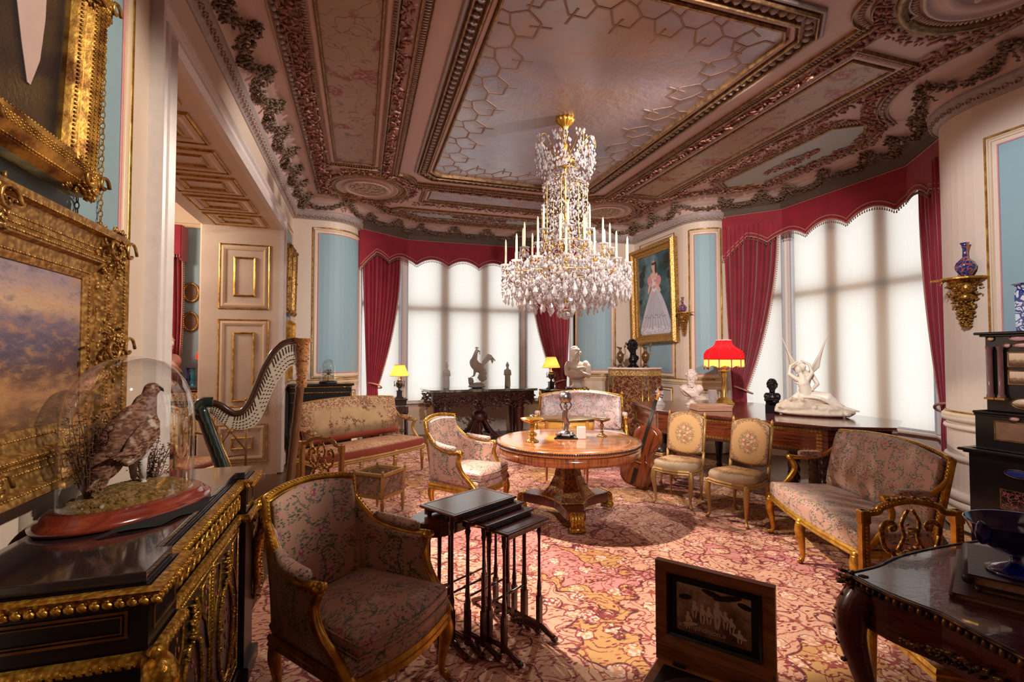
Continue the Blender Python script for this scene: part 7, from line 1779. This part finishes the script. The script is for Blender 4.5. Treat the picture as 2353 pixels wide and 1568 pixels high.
carve('x', t, [((0, 0, .03), (.16, .11, .035)), ((.02, 0, .06), (.12, .08, .04)), ((-.11, 0, .11), (.045, .04, .07)), ((.10, 0, .16), (.06, .05, .05))], PARIAN, .008, 1, 'base', lambda b: [b.ball((rnd.uniform(.03, .17), rnd.uniform(-.05, .05), rnd.uniform(.12, .26)), (.03, .01, .012), 6, 4, MX(ry=rnd.uniform(-1.4, -.4))) for i in range(50)]+[b.ball((rnd.uniform(-.15, -.07), rnd.uniform(-.04, .04), rnd.uniform(.1, .18)), .018, 6, 4) for i in range(20)])
def robed(label, loc, rz):
    t = thing('robed_figurine', label, 'figurine', loc, rz, 'robed figurines on the marble topped table')
    carve('x', t, [((0, 0, .02), (.06, .05, .03)), ((0, 0, .03), (0, 0, .20), .052, .05), ((0, 0, .20), (0, 0, .32), .05, .045), ((0, -.005, .34), (0, -.01, .38), .035, .02), ((0, -.01, .405), (.026, .03, .034)), ((0, .005, .42), (.034, .034, .045)), ((0, 0, .47), (.016, .016, .02)), ((-.045, 0, .32), (-.055, -.03, .25), .022, .02), ((-.055, -.03, .25), (-.0, -.055, .27), .02, .014), ((.045, 0, .32), (.055, -.03, .25), .022, .02), ((.055, -.03, .25), (.005, -.055, .265), .02, .014)], PARIAN, .005, 2, 'figure', lambda b: [b.tube([(-.045+.013*k, -.045+.006*abs(k-3.5), .24), (-.05+.0145*k, -.05+.006*abs(k-3.5), .03)], .007, 6) for k in range(8)])
robed('robed white figurine at the left end of the marble topped table', (1.50, 8.86, .946), 0)
robed('robed white figurine at the right end of the marble topped table', (2.69, 8.93, .946), R(-10))
# crystal pieces on the piano
def cutglass(name, label, loc, prof, n=12):
    t = thing(name, label, 'glassware', loc, .3); b = B(); b.lathe(prof, n=n, smooth=False); b.done('body', CRYS, t)
cutglass('crystal_vase', 'small cut crystal pedestal piece behind the cello scroll on the piano', (3.92, 5.78, .882), [(.075, 0), (.075, .015), (.04, .06), (.03, .10), (.05, .14), (.055, .18), (.03, .20), (.02, .23)])
cutglass('crystal_block', 'cylindrical engraved crystal block at the left of the fringed lamp', (4.73, 5.70, .882), [(.055, 0), (.06, .01), (.052, .05), (.056, .16), (.058, .185), (.05, .19)])
# ------------------------------------------------------------------ chandelier
CH = V((2.04, 4.66, 0)); t = thing('crystal_chandelier', 'huge crystal chandelier with cream candles hanging over the round table', 'chandelier', tuple(CH))
b = B(); b.lathe([(.02, 3.93), (.03, 3.96), (.045, 3.985), (.08, 4.01), (.095, 4.04), (.085, 4.056)], n=48, flute=12, fa=.10); b.done('ceiling_rose', GOLD, t)
b = B()
for k, z in enumerate((3.90, 3.84)): b.tube([(0 if k else .022*cos(a), .022*cos(a) if k else 0, z+.04*sin(a)) for a in [2*pi*i/16 for i in range(17)]], .007, 6, False)
b.done('chain_link', GCURT, t)
b = B(); b.lathe([(.02, 3.80), (.028, 3.76), (.02, 3.72), (.03, 3.66), (.018, 3.60), (.03, 3.45), (.014, 3.40), (.014, 2.90), (.03, 2.86), (.05, 2.75), (.03, 2.62), (.05, 2.5), (.02, 2.4), (.016, 2.1)], n=20); b.lathe([(.10, 3.56), (.12, 3.58), (.10, 3.60)], n=24); b.done('stem', GOLD, t)
PANM = CRYS
def arm(points, r0, r1): b = B(); b.tube(spline(points, 6), interp([r0]*(len(points)-1)+[r1], 6), 6); return b
tiers = [(6, .27, 2.83, .2), (12, .455, 2.64, .0), (15, .64, 2.46, .12)]
cb = B(); cb.lathe([(.0105, 0), (.0105, .015), (.010, .20), (.008, .245), (.004, .262), (.0015, .268)], n=12); candle0 = None
pan = B(); pan.lathe([(.012, -.05), (.016, -.035), (.012, -.012), (.018, 0), (.014, .012)], n=12); pan.cur = 1; pan.lathe([(.010, -.008), (.035, -.006), (.052, .004), (.054, .008), (.035, .0), (.010, -.002)], n=16)
pan.cur = 0
for k in range(6): a = k*pi/3; pan.cur = 1; pan.ball((.045*cos(a), .045*sin(a), -.022), (.006, .006, .016), 5, 3)
arms = []
for n_, r, z, a0 in tiers:
    for i in range(n_):
        a = a0+2*pi*i/n_; c_, s_ = cos(a), sin(a)
        b = arm([(.03*c_, .03*s_, z+.02), (r*.35*c_, r*.35*s_, z-.11), (r*.8*c_, r*.8*s_, z-.15), (r*c_, r*s_, z-.05)], .007, .006); b.done('arm', GOLDL, t)
        if candle0 is None:
            candle0 = cb.done('candle', WAX, t); candle0.location = (r*c_, r*s_, z+.01); pan0 = pan.done('drip_pan', [BRASS, CRYS], candle0)
        else:
            cd = dup_part(candle0, t, (r*c_, r*s_, z+.01)); dup_part(pan0, cd)
        
# crown arms and cage
b = B()
for i in range(8):
    a = 2*pi*i/8+.2; c_, s_ = cos(a), sin(a); b.tube(spline([(.02*c_, .02*s_, 3.60), (.14*c_, .14*s_, 3.70), (.25*c_, .25*s_, 3.84), (.31*c_, .31*s_, 3.79), (.315*c_, .315*s_, 3.70)], 5), .0045, 6)
    b.tube(spline([(.04*c_, .04*s_, 3.30), (.14*c_, .14*s_, 3.38), (.22*c_, .22*s_, 3.33), (.23*c_, .23*s_, 3.10), (.235*c_, .235*s_, 2.80), (.28*c_, .28*s_, 2.62)], 5), .0045, 6)
for r, z in ((.62, 2.36), (.44, 2.50), (.25, 2.72), (.13, 3.5)): b.tube([(r*cos(q), r*sin(q), z) for q in [2*pi*i/48 for i in range(49)]], .006, 6, False)
b.done('gilt_frame', GOLDL, t)
# hanging drops, the hundred largest as parts
d = B(); d.add([(0, 0, .012), (.016, 0, -.03), (.006, .007, -.03), (-.006, .007, -.03), (-.016, 0, -.03), (-.006, -.007, -.03), (.006, -.007, -.03), (0, 0, -.075), (.02, 0, -.05), (.008, .009, -.052), (-.008, .009, -.052), (-.02, 0, -.05), (-.008, -.009, -.052), (.008, -.009, -.052)],
    [(0, 1+i, 1+(i+1) % 6) for i in range(6)]+[(1+i, 8+i, 8+(i+1) % 6, 1+(i+1) % 6) for i in range(6)]+[(7, 8+(i+1) % 6, 8+i) for i in range(6)])
drop0 = None
for n_, r, z in ((44, .655, 2.20), (30, .50, 2.13), (18, .33, 2.08), (8, .17, 2.05)):
    for i in range(n_):
        a = 2*pi*i/n_; lc = (r*cos(a), r*sin(a), z+rnd.uniform(-.02, .03)); rt = (0, 0, a+pi/2)
        if drop0 is None: drop0 = d.done('crystal_drop', CRYS, t); drop0.location = lc; drop0.rotation_euler = rt; drop0.scale = (1.25, 1.25, 1.25)
        else: dup_part(drop0, t, lc, rt)
b = B(); b.ball((0, 0, 1.985), .058, 20, 12); b.done('crystal_ball', glassm('ball_glass', (1, 1, 1), 0, 1.5), t)
b = B()
def gem(p, s, asp=1.6, n=5):
    rz = rnd.uniform(0, 6.3); vs = [V(p)+V((0, 0, s*asp)), V(p)-V((0, 0, s*asp))]; ring_ = [V(p)+V((s*cos(rz+2*pi*i/n), s*sin(rz+2*pi*i/n), 0)) for i in range(n)]
    b.add(vs+ring_, [(0, 2+i, 2+(i+1) % n) for i in range(n)]+[(1, 2+(i+1) % n, 2+i) for i in range(n)])
for n_, r0, z0_, r1, z1, m_ in ((44, .655, 2.42, .655, 2.22, 10), (44, .60, 2.36, .50, 2.12, 10), (36, .50, 2.34, .34, 2.06, 10), (30, .44, 2.50, .18, 2.04, 14), (30, .44, 2.52, .62, 2.38, 7), (24, .25, 2.74, .44, 2.52, 9), (24, .25, 2.72, .27, 2.50, 8), (26, .13, 3.52, .24, 3.34, 8), (20, .08, 3.35, .21, 3.30, 5)):
    for i in range(n_):
        a = 2*pi*i/n_+rnd.uniform(-.03, .03)
        for j in range(m_+1):
            u = j/m_; sag = -.05*sin(pi*u); r = r0+(r1-r0)*u; gem((r*cos(a), r*sin(a), z0_+(z1-z0_)*u+sag), rnd.uniform(.006, .010), 1.1)
for i in range(2400):
    k = rnd.random(); a = rnd.uniform(0, 6.3); z = 2.10+.40*k; r = (.60 if k > .3 else .35+.8*k)*rnd.uniform(.35, 1.08); gem((r*cos(a), r*sin(a), z), rnd.uniform(.008, .017), rnd.uniform(1, 2))
for i in range(480): a = rnd.uniform(0, 6.3); gem((.66*cos(a), .66*sin(a), 2.2+rnd.uniform(-.02, .25)), rnd.uniform(.010, .018), 1.7)
for i in range(900): a = rnd.uniform(0, 6.3); z = rnd.uniform(2.5, 3.35); r = .05+.20*rnd.random()**.7; gem((r*cos(a), r*sin(a), z), rnd.uniform(.007, .014), 1.5)
for i in range(520): a = rnd.choice(range(8))*pi/4+.2+rnd.gauss(0, .13); z = rnd.uniform(3.46, 3.82); gem((rnd.uniform(.24, .33)*cos(a), rnd.uniform(.24, .33)*sin(a), z), rnd.uniform(.008, .016), 1.7)
for i in range(220): a = rnd.uniform(0, 6.3); gem((rnd.uniform(.04, .2)*cos(a), rnd.uniform(.04, .2)*sin(a), rnd.uniform(3.4, 3.66)), rnd.uniform(.007, .013), 1.5)
for i in range(240):
    n_, r, z, a0 = tiers[rnd.choice((0, 1, 2))]; a = a0+2*pi*rnd.randint(0, n_-1)/n_; gem((r*cos(a)+rnd.gauss(0, .03), r*sin(a)+rnd.gauss(0, .03), z-rnd.uniform(.05, .2)), rnd.uniform(.008, .014), 1.6)
b.done('crystal_bead', CRYS, t, kind='stuff')

# ------------------------------------------------------------------ in the room beyond
curtain('red velvet curtain in the room beyond the opening', (-3.28, 8.78), (-2.70, 8.78), (-2.84, 8.78), (0, -1), zt=3.5, ztie=.5, folds=8)
t = thing('pelmet_beyond', 'crimson pelmet with fringe in the room beyond the opening', 'pelmet', (0, 0, 0))
b = B(); b.box(-3.4, -2.68, 8.64, 8.68, 3.12, 3.58); b.box(-2.70, -2.66, 8.66, 8.92, 3.04, 3.58); b.done('velvet_valance', VELV, t)
b = B()
for x in range(22): b.tube([(-3.4+.034*x, 8.63, 3.12), (-3.4+.034*x, 8.63, 3.07)], [.004, .011], 5)
b.done('tassel_fringe', BRAID, t, kind='stuff')
for z, l in ((2.57, 'upper small oval gilt framed picture on the blue wall beyond the opening'), (2.10, 'lower small oval gilt framed picture on the blue wall beyond the opening')):
    t = thing('oval_picture', l, 'picture', (-2.62, 8.99, z), 0, 'oval pictures beyond the opening')
    b = B(); b.tube([(.105*cos(a), -.015, .145*sin(a)) for a in [2*pi*i/32 for i in range(33)]], .02, 8, False); b.done('frame', GOLDF, t)
    b = B(); b.prism([(.10*cos(2*pi*i/28), .14*sin(2*pi*i/28)) for i in range(28)], 0, .012, MX(rx=pi/2)); b.done('oval_canvas', canvas('oval_canvas_%d' % (z*100), 'land'), t)
t = thing('boulle_side_cabinet', 'black cabinet with brass arabesque drawer front in the room beyond', 'cabinet', (-2.75, 8.33, 0), 0)
b = B(); b.box(-.62, .62, -.28, .30, 1.065, 1.10, .006); b.done('top', EBONT, t); b = B(); b.box(-.58, .58, -.25, .28, 0, 1.065); b.done('carcase', EBONY, t)
b = B(); b.box(-.55, .55, -.262, -.25, .90, 1.02); b.box(-.55, .55, -.26, -.25, .40, .80); b.done('brass_inlay', DAMASC, t)
b = B()
for z in (1.055, .88, .84, .36): b.box(-.6, .6, -.27, -.25, z-.012, z+.004)
b.done('brass_moulding', ORM, t)
t = thing('marble_bust_beyond', 'pale marble bust with draped shoulders on the black cabinet beyond the opening', 'statue', (-2.76, 8.30, 1.101), R(60), None, 1.35)
b = B(); b.lathe([(.11, 0), (.11, .03), (.08, .06), (.08, .12)], n=24); b.done('socle', MARBP, t); o = bust_on(t, MARBP, 1.15, False, .008); o.location = (0, 0, .08)
for x, l, m in ((-2.43, 'dark blue glass figurine on the black cabinet beyond the opening', BLUEG), (-2.36, 'turquoise glass figurine on the black cabinet beyond the opening', plain('turquoise_glass', (20, 130, 150), .05, Transmission_Weight=.4))):
    t = thing('glass_figurine', l, 'figurine', (x, 8.25, 1.101), 0, 'glass figurines beyond the opening'); b = B(); b.lathe([(.05, 0), (.035, .02), (.02, .05), (.035, .10), (.04, .15), (.02, .19), (.028, .22), (.022, .25), (.04, .27)], n=16); b.done('body', m, t)
t = thing('orange_shade_lamp', 'lamp with a plain orange red shade just visible beyond the panelled reveal', 'lamp', (-2.21, 8.42, 1.101), 0)
b = B(); b.lathe([(.07, 0), (.03, .05), (.04, .15), (.015, .25), (.012, .45)], n=20); b.done('base', BRASS, t); b = B(); b.lathe([(.17, .40), (.09, .68), (.088, .68), (.168, .40)], n=32); b.f = [f for f in b.f if len(f) < 10]; b.sm = [True]*len(b.f); b.mi = [0]*len(b.f); b.done('lamp_shade', REDSH, t)
t = thing('gilt_armchair_beyond', 'gilt open armchair with tapestry seat seen beyond the harp', 'armchair', (-1.74, 5.9, 0), R(65))
b = B(); b.tube(spline([(-.25, .2, .45), (-.26, .25, .8), (-.15, .27, .98), (.15, .27, .98), (.26, .25, .8), (.25, .2, .45)], 5), .022, 8)
for s in (-1, 1): b.tube(spline([(s*.25, .22, .72), (s*.30, .0, .68), (s*.30, -.15, .66), (s*.28, -.12, .45)], 5), .018, 8)
b.done('back_frame', GCURT, t); b = B(); b.grid(lambda u, v: V((-.23+.46*u, .23-.03*sin(pi*u)*sin(pi*v), .50+.44*v)), 8, 8); b.done('backrest', TAPS, t, mods=(('SOLIDIFY', dict(thickness=.03)),))
pl = [(-.26, .22), (-.30, -.25), (.30, -.25), (.26, .22)]; seatframe(t, pl, .34, .39, GCURT); b = B(); cushion(b, pl, .38, .45, .03, .02); b.done('seat', TAPSEAT, t)
for sx in (-1, 1):
    for sy in (-1, 1): b = B(); turned(b, sx*.25, sy*.2, .36, .022, 10); b.done('leg', GCURT, t)
